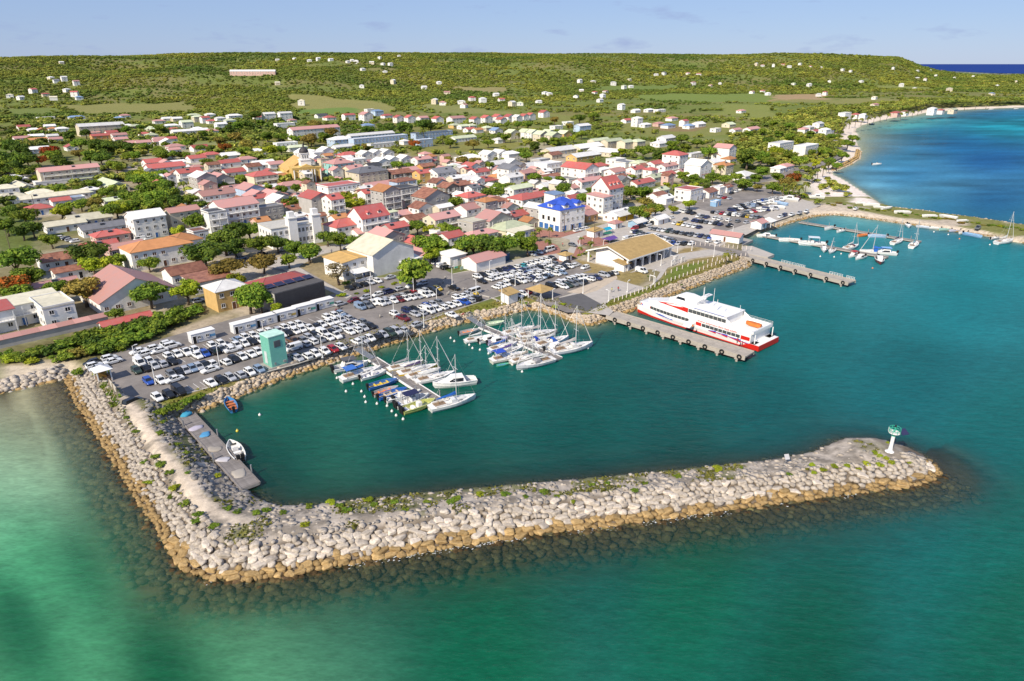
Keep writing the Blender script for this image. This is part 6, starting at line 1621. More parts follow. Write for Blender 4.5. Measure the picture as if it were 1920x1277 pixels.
cr('line of cars along the hedge, middle pair', 261, 658, 268, 664, 'WW', 'U', 'sh'); cr('line of cars along the hedge, third pair', 291, 652, 298, 657, 'WW', 'U', 'hs'); cr('line of cars along the hedge, last pair', 315, 643, 322, 648, 'WW', 'U', 'hu')
cr('landward line of the long double row', 262, 681, 640, 588, 'WW.WWWWWWW.lWWWWsWWWWWkWWlW'[:26], 'V', 'vhhhhphhhhhhhhhhhhhhhhhhhh')
cr('seaward line of the long double row', 256, 694, 652, 596, 'ekssk.WWbkgWWWWWsWWkWWWkWWWss', 'V', 'hshhhhhshuhhhhhhhhshhhshhhhhh')
cr('loose cars in the west bays', 278, 714, 302, 713, 'bW', 'V', 'hh'); cr('cars parked askew in the west bays', 322, 701, 397, 681, 'WkslskW', 'V', 'hhhhhhh'); cr('cars parked crosswise in the west bays', 326, 711, 393, 693, 'W.W', 'U', 'shs'); cr('crosswise cars in the middle bays', 437, 655, 437, 655, 'W', 'U', 's')
cr('short row west of the green tower', 423, 678, 484, 659, 'WWWWW', 'V', 'hhhsh'); cr('cars hidden partly by the green tower', 500, 655, 532, 648, 'Wm', 'V', 'hh'); cr('car beside the green tower', 550, 652, 550, 652, 'W', 'U', 'v')
cr('landward line of the middle double row', 551, 640, 682, 604, 'ogWkWksWsWW', 'V', 'phhhvhhhhhh'); cr('seaward line of the middle double row', 573, 644, 695, 611, 'sWgWWWWWsW', 'V', 'hhhhphhhhhh')
cr('lane of the middle car park', 740, 588, 755, 596, 'Wm', 'V', 'hp'); cr('car alone on the harbour lane', 784, 608, 784, 608, 's', 'U', 'h'); cr('second car alone on the harbour lane', 847, 590, 847, 590, 'W', 'V', 's')
cr('landward line of the east double row', 690, 570, 808, 543, 'kWlssgskrssk', 'V', 'hhhhhhhhhhhu'); cr('seaward line of the east double row', 676, 575, 818, 549, 'WgWWsWmWWsWWk', 'V', 'vuhvhhhhhhvhu')
cr('landward line of the harbour double row', 765, 583, 888, 549, 'nkWbWWWkWWsy', 'V', 'uhhhhhhhhshh'); cr('seaward line of the harbour double row', 778, 589, 893, 560, 'ssWWWWWbsk', 'V', 'hhvhhhhphu'); cr('minibus bay', 889, 548, 889, 548, 'W', 'U', 'm')
cr('kerbside line by the restaurant gardens', 639, 569, 792, 531, 'smWWnsWs', 'U', 'hhhhuhuh'); cr('restaurant yard', 655, 539, 708, 526, 'kkWsW', 'V', 'shhhh'); cr('restaurant forecourt', 732, 520, 732, 520, 's', 'U', 's')
cr('end bay by the stone bollards', 820, 541, 851, 540, 'y.k', 'V', 'hhp'); cr('kerb below the street wall', 806, 486, 836, 501, 'ksWnWk', 'U', 'hhhhvu')
cr('landward line of the upper car park', 895, 518, 1036, 484, 'WkWWknnWtWWWWWk', 'V', 'hhhhhhhhhhhhhhh'); cr('seaward line of the upper car park', 917, 523, 1038, 494, 'WWWWWWWWnWWWkWWWg', 'V', 'hhhhhhhhhhhhhhhhh'); cr('gap at the end of the upper car park', 904, 527, 904, 527, 'k', 'V', 's')
cr('inner line of the kiosk car park', 953, 524, 1067, 499, 'WWWWWWWWWeWWkW', 'V', 'hhhhhhhhhhhhhh'); cr('outer line of the kiosk car park', 966, 529, 1054, 511, 'WWWWWWWWl', 'V', None); cr('short line of the kiosk car park', 931, 538, 949, 532, 'WWW', 'V', 'hhh'); cr('crosswise pair in the kiosk car park', 1010, 525, 1028, 518, 'Wl', 'U', 'hs')
cr('line by the thatched shelter', 1016, 541, 1095, 519, 'WWWWWWvWWW'.replace('v', 'W'), 'V', 'uhuuuhuuuh'); cr('seaward cars by the thatched shelter', 1056, 537, 1092, 528, 'Weggk', 'V', 'hhuuh'); cr('cars along the hedge fence', 1107, 523, 1150, 511, 'Wn.skW', 'V', 'hphuhh')
cr('line at the terminal lawn', 1062, 493, 1097, 501, 'kWW', 'U', 'hhh'); cr('car on the terminal lawn', 1203, 508, 1203, 508, 'W', 'v', 'v'); cr('cars behind the white hut', 972, 554, 988, 547, 'WWm', 'V', 'hhh')
cr('plaza kerb by the big trees', 997, 476, 1010, 473, 'sW', 'V', 'ph'); cr('plaza kerb', 1030, 469, 1030, 469, 'W', 'U', 'm'); cr('plaza crossing', 1073, 459, 1073, 459, 'g', 'V', 'h'); cr('thatched gatehouse kerb', 1057, 474, 1057, 474, 'k', 'U', 'h'); cr('kerb below the blue-roofed building', 1081, 432, 1100, 428, 'WWW', 'U', 'hhh')
cr('track onto the breakwater', 250, 754, 250, 754, 'k', 60, 'u'); cr('drive by the yellow house', 372, 563, 372, 563, 'W', 'U', 'h'); cr('street by the town hall', 453, 483, 530, 468, 'l.k.s', 'U', 'hhhhh'); cr('street near the metal-roofed shop', 279, 437, 307, 432, 'k.W', 'U', 'sshv'); cr('side street', 262, 449, 278, 447, 'WW', 'U', 'vh'); cr('west street', 115, 445, 140, 452, 'WksW', 'U', 'hhhh'); cr('west street corner', 58, 474, 76, 430, 'WW', 'U', 'hh')
# the fishing harbour car park
cr('line nearest the terminal fence', 1188, 434, 1262, 450, 'WnegslsWWgsWWg', 'U', None); cr('second line from the terminal fence', 1221, 428, 1342, 447, 'WgsWegkgkWsngbW', 'U', None); cr('short line with a yellow car', 1266, 418, 1312, 426, 'WyWWWW', 'U', None)
cr('third line of the fishing car park', 1285, 411, 1368, 423, 'gsnnkgWkWyk', 'U', None); cr('fourth line of the fishing car park', 1302, 404, 1400, 417, 'kWgnbWWgWkgls', 'U', None); cr('fifth line of the fishing car park', 1330, 397, 1428, 409, 'gksrWkWWkysgk', 'U', None)
cr('kerb under the street trees', 1277, 395, 1300, 400, 'WWkk', 'U', None); cr('north line of the fishing quay', 1366, 390, 1456, 371, 'nlWkWWsWWbWWWW', 'V', None); cr('second north line of the fishing quay', 1372, 394, 1464, 374, 'nkWkWlWWWWWWsW', 'V', None); cr('third line of the fishing quay', 1398, 398, 1452, 391, 'gWrWWWsW', 'V', None)
cr('beach road kerb', 1350, 369, 1368, 372, 'srs', 'U', None); cr('beach road, far kerb', 1372, 362, 1414, 346, 'kWWsWW', 'U', None); cr('market kerb', 1190, 428, 1260, 408, 'rkWkkgW', 'U', None); cr('row by the market stalls', 1175, 448, 1200, 441, 'WkWs', 'U', None); cr('lane behind the terminal', 1250, 456, 1296, 457, 'WbskW', 'U', 'hpsuh'); cr('quay edge of the fishing harbour', 1330, 452, 1345, 454, 'WW', 'U', None); cr('spit road', 1484, 402, 1512, 396, 'WsW', 'U', None); cr('cars on the spit', 1605, 391, 1605, 391, 'W', 'U', 'h'); cr('pickup by the spit track', 1834, 427, 1834, 427, 'g', 'U', 'p'); cr('slipway', 1463, 406, 1470, 404, 'Wn', 'U', None); cr('red car by the slipway', 1496, 373, 1496, 373, 'm', 'U', 'v')
CARS.sort(key=lambda c: math.hypot(c[0], c[1]))
far_cars = CARS[300:]
CNAME = {'h': 'hatchback', 's': 'saloon_car', 'u': 'sport_utility_car', 'v': 'panel_van', 'p': 'pickup_truck', 'm': 'minibus'}
_bk = {}
for c in CARS[:300]: _bk.setdefault((c[5], c[4], c[6]), []).append(c)
for L_ in _bk.values():
    L_.sort(key=lambda c: c[7])
    for i, c in enumerate(L_): c.append((i + 1, len(L_)))
for c in CARS[:300]:
    x, y, z, a, ty, cc, where, k, (i, n) = c
    body, glass, wheel, R_, L_, w_ = CARM[ty]
    root = ob('parked_car', None, loc=(x, y, z), rz=a)
    ob('body', body, root, color=CC[cc][1])
    ob('windows', glass, root)
    for sx in (-0.31, 0.31):
        for sy in (-1, 1):
            ob('wheel', wheel, root, (sx * L_, sy * (w_ - 0.1), R_ - 0.02))
    lab = '%s %s, %s' % (CC[cc][0], CT[ty][0], where) if n == 1 else '%s %s %s from the west, %s' % (nth(i), CC[cc][0], CT[ty][0], where)
    tag(root, lab, 'car', 'parked cars')
def bake(name, meshes, mats):
    """meshes: (mesh, 4x4 matrix, material index) joined"""
    V, F, Mi = [], [], []
    o = 0
    for me, M_, mi in meshes:
        for p in me.vertices: V.append(tuple(M_ @ p.co))
        for pl in me.polygons: F.append(tuple(o + i for i in pl.vertices)); Mi.append(mi)
        o += len(me.vertices)
    me = bpy.data.meshes.new(name); me.from_pydata(V, [], F)
    for m in mats: me.materials.append(m)
    me.polygons.foreach_set('material_index', Mi)
    return me
if far_cars:
    cm = {k: mat('car_paint_' + v[0].replace(' ', '_'), v[1], 0.32, 0.05, 0.8, spec=0.5, coat=0.3) for k, v in CC.items()}
    keys = list(CC)
    items = []
    for c in far_cars:
        M_ = Matrix.Translation((c[0], c[1], c[2])) @ Matrix.Rotation(c[3], 4, 'Z')
        items.append((CARM[c[4]][0], M_, keys.index(c[5]))); items.append((CARM[c[4]][1], M_, len(keys)))
    tag(ob('crowd_of_parked_cars', bake('crowd_of_parked_cars', items, [cm[k] for k in keys] + [GLASS])), 'mass of small parked cars filling the far fishing harbour car park', 'cars', kind='stuff')
# motorcycles
def moto(px, py, ang, colr, lab):
    x, y = G(px, py, 2.5)
    root = ob('motorcycle', None, loc=(x, y, 2.04), rz=ang)
    mb = MB(); mb.loft([[(x_, -w__, z_ - h_), (x_, w__, z_ - h_), (x_, w__, z_ + h_), (x_, -w__, z_ + h_)] for x_, w__, z_, h_ in ((-0.8, .08, .85, .06), (-0.3, .16, .78, .12), (0.15, .17, .8, .18), (0.5, .08, .9, .08))]); mb.tube((0.45, 0, .95), (0.75, 0, .3), 0.05); mb.tube((0.5, -.33, 1.05), (0.5, .33, 1.05), 0.03)
    ob('body', mb.mesh('body', PAINT), root, color=colr)
    wb = MB(); wb.torus((0, 0, 0), (0, 1, 0), 0.26, 0.06, 10, 5)
    me = wb.mesh('wheel', TYREM)
    ob('wheel', me, root, (-0.62, 0, 0.31)); ob('wheel', me, root, (0.72, 0, 0.31))
    return tag(root, lab, 'motorcycle')
moto(868, 591, 0.9, (0.4, 0.03, 0.02), 'red motor scooter parked at the second pontoon ramp'); moto(881, 588, 0.5, (0.02, 0.02, 0.03), 'black motorcycle just past the second pontoon ramp'); moto(652, 648, 0.8, (0.05, 0.05, 0.06), 'dark motorcycle at the end of the front row by the first ramp'); moto(630, 583, 1.4, (0.2, 0.02, 0.02), 'dark red motorcycle beside the container offices'); moto(636, 577, 1.6, (0.02, 0.02, 0.02), 'black motorcycle beside the container offices')
# ------------------------------------------------------------------ boats
def lerp(a, b_, t): return a + (b_ - a) * t
def hull_mesh(name, L_, B_, fb=0.9, draft=0.5, bow=0.35, stern=0.75, m=PAINT, sheer=0.25, deck=True):
    """pointed bow at +x; deck as second material"""
    mb = MB()
    rings = []
    n = 9
    for i in range(n):
        q = i / (n - 1)
        x = -L_ / 2 + L_ * q
        hb = B_ / 2 * (lerp(stern, 1, min(1, q / 0.4)) if q < 0.4 else max(0.02, (1 - ((q - 0.4) / 0.6) ** 2.2)))
        zt = fb + sheer * q * q
        rings.append([(x - 0.35 * L_ * 0.06 * (1 - q), -hb, zt), (x, -hb * 0.92, zt * 0.45), (x - bow * q * q, -hb * 0.5, -draft * (1 - 0.6 * q)), (x - bow * q * q, hb * 0.5, -draft * (1 - 0.6 * q)), (x, hb * 0.92, zt * 0.45), (x - 0.35 * L_ * 0.06 * (1 - q), hb, zt)])
    mb.loft(rings, 0, closed=False)
    k = len(rings[0])
    mb.add(rings[0], [(5, 4, 3, 2, 1, 0)], 0)
    if deck:
        for a, b_ in zip(rings[:-1], rings[1:]):
            mb.add([a[0], b_[0], b_[5], a[5]], [(0, 1, 2, 3)], 1)
    return mb.mesh(name, [m, WHITE], smooth=False)
DECK = mat('boat_deck', (0.70, 0.68, 0.64), 0.5, 0.06, 1.0)
SAILC = mat('canvas', (1, 1, 1), 0.9, 0.1, 1.2, obj_col=True)
ALU = mat('spar', (0.62, 0.62, 0.62), 0.4, 0.05, 1.0, metal=0.2)
TEAK = mat('teak', (0.30, 0.20, 0.12), 0.8, 0.15, 2.0)
SB = {}
def sail_parts():
    L_ = 10.0
    SB['hull'] = hull_mesh('hull', L_, 3.2, 1.0, 0.4)
    mb = MB()      # coachroof and cockpit coamings
    mb.loft([[(x, -w, 0.98), (x, w, 0.98), (x, w * 0.82, 0.98 + h), (x, -w * 0.82, 0.98 + h)] for x, w, h in ((-0.6, 1.05, 0.45), (0.8, 1.0, 0.48), (2.3, 0.7, 0.34), (3.1, 0.4, 0.12))])
    mb.box(-4.2, -0.7, -1.25, -0.95, 0.95, 1.25); mb.box(-4.2, -0.7, 0.95, 1.25, 0.95, 1.25)
    SB['cabin'] = mb.mesh('cabin', DECK)
    mb = MB(); mb.box(-4.1, -0.75, -0.92, 0.92, 0.99, 1.03); mb.tube((-3.2, 0, 1.0), (-3.2, 0, 1.7), 0.05); mb.torus((-3.2, 0, 1.6), (1, 0, 0.2), 0.42, 0.03, 12, 5)
    SB['cockpit'] = mb.mesh('cockpit', TEAK)
    mb = MB()
    for s in (-1, 1):
        mb.box(-0.2, 0.5, s * 0.97 - 0.02, s * 0.97 + 0.02, 1.15, 1.3); mb.box(0.9, 1.6, s * 0.9 - 0.02, s * 0.9 + 0.02, 1.15, 1.28)
    SB['ports'] = mb.mesh('ports', GLASS)
    mb = MB(); mb.tube((0.7, 0, 0.9), (0.7, 0, 13.0), 0.09, 0.065, 8)
    for z in (6.0, 9.5): mb.tube((0.7, -0.9, z), (0.7, 0.9, z), 0.045, n=5)
    SB['mast'] = mb.mesh('mast', ALU)
    mb = MB()
    for a, b_ in (((4.9, 0, 1.3), (0.7, 0, 12.6)), ((-4.9, 0, 1.2), (0.7, 0, 12.9)), ((0.6, -1.5, 1.1), (0.7, -0.9, 6.0)), ((0.6, 1.5, 1.1), (0.7, 0.9, 6.0)), ((0.7, -0.9, 6.0), (0.7, 0, 12.5)), ((0.7, 0.9, 6.0), (0.7, 0, 12.5))):
        mb.tube(a, b_, 0.015, n=3)
    SB['rigging'] = mb.mesh('rigging', METAL)
    mb = MB(); mb.tube((4.75, 0, 1.5), (0.9, 0, 12.0), 0.10, 0.05, 6)
    SB['furled_jib'] = mb.mesh('furled_jib', SAILC)
    mb = MB(); mb.tube((0.6, 0, 2.25), (-3.6, 0, 2.1), 0.07)
    SB['boom'] = mb.mesh('boom', ALU)
    mb = MB(); mb.loft([[(x, -w, z), (x, 0, z - 0.12), (x, w, z), (x, 0, z + h)] for x, w, z, h in ((0.55, 0.12, 2.3, 0.7), (-0.8, 0.2, 2.28, 0.42), (-2.4, 0.17, 2.22, 0.3), (-3.6, 0.06, 2.18, 0.12))])
    SB['sail_cover'] = mb.mesh('sail_cover', SAILC)
    mb = MB(); mb.loft([[(x, -1.25, 1.05), (x, -1.15, z), (x, 0, z + 0.18), (x, 1.15, z), (x, 1.25, 1.05)] for x, z in ((-0.9, 1.85), (0.0, 1.8), (0.5, 1.45))], closed=False)
    SB['spray_hood'] = mb.mesh('spray_hood', SAILC)
    mb = MB(); mb.add([(-4.2, -1.3, 2.85), (-1.6, -1.3, 2.9), (-1.6, 1.3, 2.9), (-4.2, 1.3, 2.85), (-4.2, 0, 3.05), (-1.6, 0, 3.1)], [(0, 1, 5, 4), (4, 5, 2, 3)])
    for x in (-4.2, -1.6):
        for s in (-1, 1): mb.tube((x, s * 1.3, 1.1), (x, s * 1.3, 2.88), 0.025, n=4)
    SB['bimini'] = mb.mesh('bimini', SAILC)
    mb = MB()
    for s in (-1, 1):
        P_ = [(-4.7, s * 1.2), (-2.0, s * 1.52), (1.0, s * 1.48), (3.2, s * 0.9), (4.7, s * 0.12)]
        for (a, b_), (c, d) in zip(P_[:-1], P_[1:]):
            mb.tube((a, b_, 1.65), (c, d, 1.7), 0.018, n=3); mb.tube((c, d, 1.1), (c, d, 1.7), 0.022, n=4)
    SB['guard_rail'] = mb.mesh('guard_rail', METAL)
sail_parts()
def sailboat(px, py, ang, L_, label, hull=(0.74, 0.74, 0.72), cover=(0.6, 0.6, 0.58), mast=1.0, bimini=None, hood=None, jib=(0.65, 0.63, 0.6), z=0.0, name='sailing_boat', nomast=False):
    x, y = G(px, py, 0.9)
    s = L_ / 10.0 * 0.93
    root = ob(name, None, loc=(x, y, z), rz=math.radians(ang), scale=s)
    ob('hull', SB['hull'], root, color=hull)
    c = ob('cabin', SB['cabin'], root); ob('ports', SB['ports'], c)
    ob('cockpit', SB['cockpit'], root); ob('guard_rail', SB['guard_rail'], root)
    if not nomast:
        m_ = ob('mast', SB['mast'], root, scale=(1, 1, mast * 0.82)); ob('rigging', SB['rigging'], m_)
        if jib: ob('furled_jib', SB['furled_jib'], m_, color=jib)
        b_ = ob('boom', SB['boom'], root); ob('sail_cover', SB['sail_cover'], b_, color=cover)
    if hood: ob('spray_hood', SB['spray_hood'], root, color=hood)
    if bimini: ob('bimini', SB['bimini'], root, color=bimini)
    return tag(root, label, 'sailboat', 'yachts in the harbour')
MBH = {}
MBH['hull'] = hull_mesh('hull', 6.0, 2.1, 0.75, 0.3, deck=False)
mb = MB(); mb.loft([[(x, -w, 0.32), (x, w, 0.32)] for x, w in ((-2.8, .72), (0, .95), (1.6, .62), (2.4, .2))], closed=False); MBH['sole'] = mb.mesh('sole', MATTE)
mb = MB()
_hr = [(-3.0, .79), (-1.8, 0.98), (-0.6, 1.05), (0.6, 1.0), (1.6, .75), (2.4, .38), (2.95, .03)]
for s in (-1, 1):
    for (a, b_), (c, d) in zip(_hr[:-1], _hr[1:]): mb.tube((a, s * b_, .8 + .02 * (a + 3)), (c, s * d, .8 + .02 * (c + 3) + .03), 0.07, n=5)
MBH['gunwale'] = mb.mesh('gunwale', PAINT)
mb = MB(); mb.box(-3.3, -2.95, -.22, .22, .2, 1.25, 0); mb.box(-3.42, -2.98, -.25, .25, .9, 1.4, 0); MBH['outboard_motor'] = mb.mesh('outboard_motor', BLACK)
mb = MB(); mb.box(-.35, .35, -.4, .4, .32, 1.25); mb.box(-1.3, -.8, -.55, .55, .32, .75); mb.box(-2.5, -2.0, -.7, .7, .32, .7); MBH['console'] = mb.mesh('console', WHITE)
mb = MB(); mb.add([(.36, -.4, 1.25), (.36, .4, 1.25), (.1, .36, 1.7), (.1, -.36, 1.7)], [(0, 1, 2, 3)]); MBH['windscreen'] = mb.mesh('windscreen', GLASS)
mb = MB(); mb.box(-1.5, .9, -.85, .85, 2.0, 2.07); [mb.tube((x_, s * .8, .7), (x_, s * .8, 2.0), .03, n=4) for x_ in (-1.4, .8) for s in (-1, 1)]; MBH['canopy'] = mb.mesh('canopy', SAILC)
mb = MB(); [mb.box(x_, x_ + .3, -.8, .8, .6, .66) for x_ in (-1.7, -.4, .9)]; MBH['thwarts'] = mb.mesh('thwarts', MATTE)
mb = MB(); mb.loft([[(x, -w, .7), (x, w, .7), (x, w * .75, .7 + h), (x, -w * .75, .7 + h)] for x, w, h in ((-1.6, .85, .05), (-1.2, .85, .85), (.3, .82, .9), (1.2, .6, .35), (2.3, .25, .12))]); MBH['cabin'] = mb.mesh('cabin', WHITE)
mb = MB(); mb.loft([[(x, -w, .95), (x, w, .95), (x, w * .93, .95 + h), (x, -w * .93, .95 + h)] for x, w, h in ((-1.1, .86, .42), (.2, .84, .42), (.75, .72, .1))]); MBH['cabin_windows'] = mb.mesh('cabin_windows', GLASS)
def motorboat(px, py, ang, L_, label, hull=(0.74, 0.74, 0.72), rim=None, sole=(0.5, 0.48, 0.45), kind='console', canopy=None, motors=1, wid=1.0, name='motor_boat', z=0.0, cat='boat'):
    x, y = G(px, py, 0.6)
    s = L_ / 6.0
    root = ob(name, None, loc=(x, y, z), rz=math.radians(ang), scale=(s, s * wid, s))
    ob('hull', MBH['hull'], root, color=hull); ob('sole', MBH['sole'], root, color=sole); ob('gunwale', MBH['gunwale'], root, color=rim or hull)
    if kind == 'console':
        c = ob('console', MBH['console'], root); ob('windscreen', MBH['windscreen'], c)
    elif kind == 'open': ob('thwarts', MBH['thwarts'], root, color=tuple(q * 1.2 for q in sole))
    else:
        c = ob('cabin', MBH['cabin'], root); ob('windows', MBH['cabin_windows'], c)
    for i in range(motors): ob('outboard_motor', MBH['outboard_motor'], root, (0, (i - (motors - 1) / 2) * .6, 0))
    if canopy: ob('canopy', MBH['canopy'], root, color=canopy)
    return tag(root, label, cat, 'small boats')
WH, BL, NV = (0.74, 0.74, 0.72), (0.02, 0.12, 0.45), (0.02, 0.025, 0.08)
YE, OR, GY, GR = (0.62, 0.44, 0.05), (0.62, 0.20, 0.06), (0.42, 0.43, 0.45), (0.10, 0.42, 0.26)
# first pontoon, west side: bows to the pontoon
sailboat(678, 699, 40, 12, 'white sloop with blue sail covers at the landward end of the first pontoon', cover=BL, bimini=(0.05, 0.16, 0.5))
motorboat(658, 688, 30, 9, 'white cabin cruiser with dark canopy tucked behind the blue-covered sloop', kind='cabin', canopy=(0.10, 0.10, 0.11), motors=2)
motorboat(700, 703, 38, 7, 'white rigid inflatable next to the blue-covered sloop', sole=(0.25, 0.27, 0.5))
motorboat(718, 720, 35, 7.5, 'blue open boat with yellow floor on the first pontoon', hull=(0.04, 0.14, 0.42), sole=YE, kind='open')
motorboat(724, 733, 38, 6.5, 'grey inflatable with orange gear on the first pontoon', hull=GY, sole=OR, kind='open')
motorboat(737, 738, 38, 7.5, 'blue skiff with tan foredeck on the first pontoon', hull=BL, sole=(0.5, 0.4, 0.28), kind='open')
motorboat(751, 743, 38, 7.5, 'white skiff with turquoise tarpaulin on the first pontoon', sole=(0.06, 0.35, 0.45))
motorboat(764, 741, 38, 7.0, 'white console boat between the skiffs and the navy canopy boat', motors=2)
motorboat(774, 752, 38, 8.5, 'white boat with navy canopy and twin outboards on the first pontoon', canopy=NV, motors=2)
motorboat(786, 762, 38, 8.5, 'pale yellow-green open boat nearest the pontoon head', hull=(0.50, 0.52, 0.16), sole=(0.55, 0.56, 0.36), motors=2)
sailboat(850, 753, 32, 12.5, 'white yacht with blue boom cover moored across the first pontoon head', cover=BL, hood=(0.7, 0.7, 0.7), jib=None)
motorboat(815, 762, 215, 3.4, 'white dinghy behind the yacht at the first pontoon head', kind='open', motors=0, sole=(.6, .6, .6), name='dinghy')
# first pontoon, east side: sterns to the pontoon
sailboat(762, 684, 32, 10.5, 'yellow-edged white sloop, innermost on the east side of the first pontoon', hull=(0.68, 0.60, 0.35), cover=(.3, .3, .32))
sailboat(785, 692, 30, 11.5, 'bright yellow hulled yacht on the east side of the first pontoon', hull=(0.72, 0.48, 0.02), cover=(0.08, 0.06, 0.14))
sailboat(795, 698, 32, 10, 'white sloop between the yellow yacht and the outer white yacht', cover=GY, mast=0.82)
sailboat(817, 706, 30, 11.5, 'white yacht with bare deck, outermost of the east side rank', jib=(.7, .7, .7))
motorboat(852, 719, 196, 10.5, 'big white express cruiser lying off the first pontoon', kind='cabin', motors=0, wid=0.95)
# second pontoon
motorboat(880, 622, 30, 6.5, 'grey inflatable with orange floor at the second pontoon ramp', hull=GY, sole=OR, kind='open')
motorboat(928, 606, 20, 6.0, 'pale green and white skiff afloat alone by the quay rocks', hull=(0.5, 0.62, 0.45), kind='open', sole=(.6, .6, .5))
sailboat(899, 633, 28, 9.5, 'light grey small sloop, first on the west side of the second pontoon', cover=(.6, .6, .6), mast=0.75)
motorboat(918, 636, 35, 7.0, 'white cabin boat, second on the west side of the second pontoon', kind='cabin')
motorboat(934, 639, 35, 7.0, 'white boat with purple-blue stern on the west side of the second pontoon', hull=(0.45, 0.42, 0.62), kind='cabin')
sailboat(944, 648, 36, 10, 'white sloop with blue striped hull on the second pontoon', hull=(0.45, 0.52, 0.70), cover=BL)
sailboat(958, 655, 36, 9.5, 'white sloop with purple sail cover on the second pontoon', cover=(0.10, 0.06, 0.28))
sailboat(955, 668, 30, 11.5, 'cream ketch with large blue bimini and red fenders', hull=(0.70, 0.66, 0.58), bimini=(0.03, 0.08, 0.45), cover=(.3, .3, .3))
motorboat(943, 682, 20, 3.4, 'small green dinghy at the stern of the blue bimini ketch', hull=GR, sole=(.1, .2, .5), kind='open', motors=0, name='dinghy')
sailboat(986, 670, 34, 10, 'cream sloop with orange patches between the ketch and the grey yacht', hull=(0.70, 0.65, 0.58), cover=(.4, .36, .3))
sailboat(1003, 680, 210, 12, 'pale grey yacht lying outermost west of the second pontoon head', hull=(0.52, 0.53, 0.56), hood=(.25, .25, .27))
sailboat(974, 619, 32, 11.5, 'white motorsailer with pilothouse, first on the east side of the second pontoon', hull=(0.60, 0.64, 0.72), hood=(.6, .6, .6))
sailboat(1008, 626, 20, 13, 'long tan-decked yacht behind the blue-covered pair on the second pontoon', hull=(0.58, 0.50, 0.40), cover=(.35, .33, .33))
sailboat(1005, 637, 28, 10.5, 'white sloop with small blue hood on the second pontoon', hood=(0.02, 0.06, 0.42), mast=1.02)
sailboat(1036, 640, 35, 12.5, 'white yacht with blue cockpit cover, bow towards the terminal', hood=(0.03, 0.12, 0.50), hull=(0.66, 0.70, 0.76))
motorboat(1045, 652, 30, 8.0, 'small white cabin boat beside the largest yacht', kind='cabin')
sailboat(1074, 652, 28, 14, 'largest white yacht with blue foredeck cover at the second pontoon head', hull=(0.60, 0.62, 0.66), hood=(.72, .70, .68), cover=(.5, .46, .44), mast=0.92)
# others in the basin
motorboat(432, 758, 122, 7.0, 'blue open fishing boat with orange thwarts by the quay corner', hull=(0.06, 0.24, 0.52), sole=(0.5, 0.16, 0.06), kind='open')
motorboat(441, 845, 125, 8.0, 'white twin-engined boat moored at the planked jetty', motors=2)
# fishing harbour
motorboat(1555, 428, 215, 8, 'white skiff, first of the boats on the far pontoon', kind='open', sole=(.65, .65, .63)); motorboat(1576, 433, 215, 6.5, 'white skiff with grey gear on the far pontoon', sole=(.4, .35, .35)); motorboat(1617, 441, 200, 6.5, 'orange boat on the far pontoon', hull=OR, sole=OR, kind='open')
motorboat(1645, 443, 170, 8, 'pale blue long fishing boat on the far pontoon', hull=(0.35, 0.5, 0.68), sole=(.6, .4, .36), kind='open'); sailboat(1683, 452, 40, 11, 'white sloop with dark cover near the outer end of the far pontoon', cover=NV); sailboat(1714, 458, 50, 11.5, 'white sloop with turquoise cover at the outer end of the far pontoon', cover=(0.1, 0.4, 0.42))
motorboat(1480, 451, 170, 9, 'white open fishing boat with red gear on the near fishing pontoon', sole=(.5, .2, .15), kind='open'); motorboat(1522, 458, 165, 11, 'large white fishing boat with canopy on the near fishing pontoon', kind='console', canopy=(.6, .65, .7)); motorboat(1545, 468, 250, 7, 'white cuddy boat beside the short-masted sloop', kind='cabin'); sailboat(1560, 469, 235, 9, 'small white sloop with short mast on the near fishing pontoon', mast=0.72)
sailboat(1597, 462, 35, 11, 'white sloop with maroon hood on the near fishing pontoon', hood=(.15, .03, .04)); sailboat(1640, 472, 160, 12, 'white yacht with two bright blue covers on the near fishing pontoon', cover=BL, hood=BL); motorboat(1658, 475, 165, 9, 'white cabin boat beyond the blue-covered yacht', kind='cabin', canopy=(.2, .4, .7)); motorboat(1600, 479, 215, 7, 'white cuddy boat with red stripe, seaward of the near pontoon', kind='cabin', canopy=(.45, .05, .05)); motorboat(1613, 483, 215, 7, 'white cuddy boat, second seaward of the near pontoon', kind='cabin'); motorboat(1649, 489, 250, 9, 'white boat with dark red bottom at the near pontoon head', hull=(0.20, 0.04, 0.04), kind='cabin', rim=WH); motorboat(1436, 443, 165, 8, 'white launch at the root of the near pontoon', kind='cabin')
sailboat(1884, 452, 25, 12.5, 'white yacht with tall twin stays moored off the spit', mast=1.1); motorboat(1866, 446, 20, 5.5, 'grey inflatable beside the yacht off the spit', hull=GY); motorboat(1824, 441, 300, 8, 'blue skiff on the inner shore of the spit', hull=(0.22, 0.40, 0.62), sole=(.6, .5, .45), kind='open'); motorboat(1703, 423, 250, 7, 'white skiff with blue cover moored by the spit', sole=(.1, .25, .6))
for i, (px, py) in enumerate([(1730, 425), (1752, 427), (1772, 430), (1790, 432), (1806, 436)]):
    motorboat(px, py, 150 + 12 * i, 5.5, '%s of the skiffs lying along the spit shore' % nth(i + 1), hull=[(.55, .6, .68), WH, (.3, .5, .45), (.5, .5, .62), WH][i], kind='open', sole=(.45, .48, .5), z=0.1)
for i, (px, py, a, l_) in enumerate([(1632, 390, 165, 8), (1662, 396, 20, 7), (1690, 404, 175, 8), (1741, 411, 175, 7), (1776, 413, 130, 8), (1802, 420, 190, 6), (1648, 394, 150, 6), (1612, 386, 170, 5)]):
    motorboat(px, py, a, l_, '%s white hull laid up ashore on the spit' % nth(i + 1), kind='open', motors=0, sole=(.6, .58, .55), z=1.75)
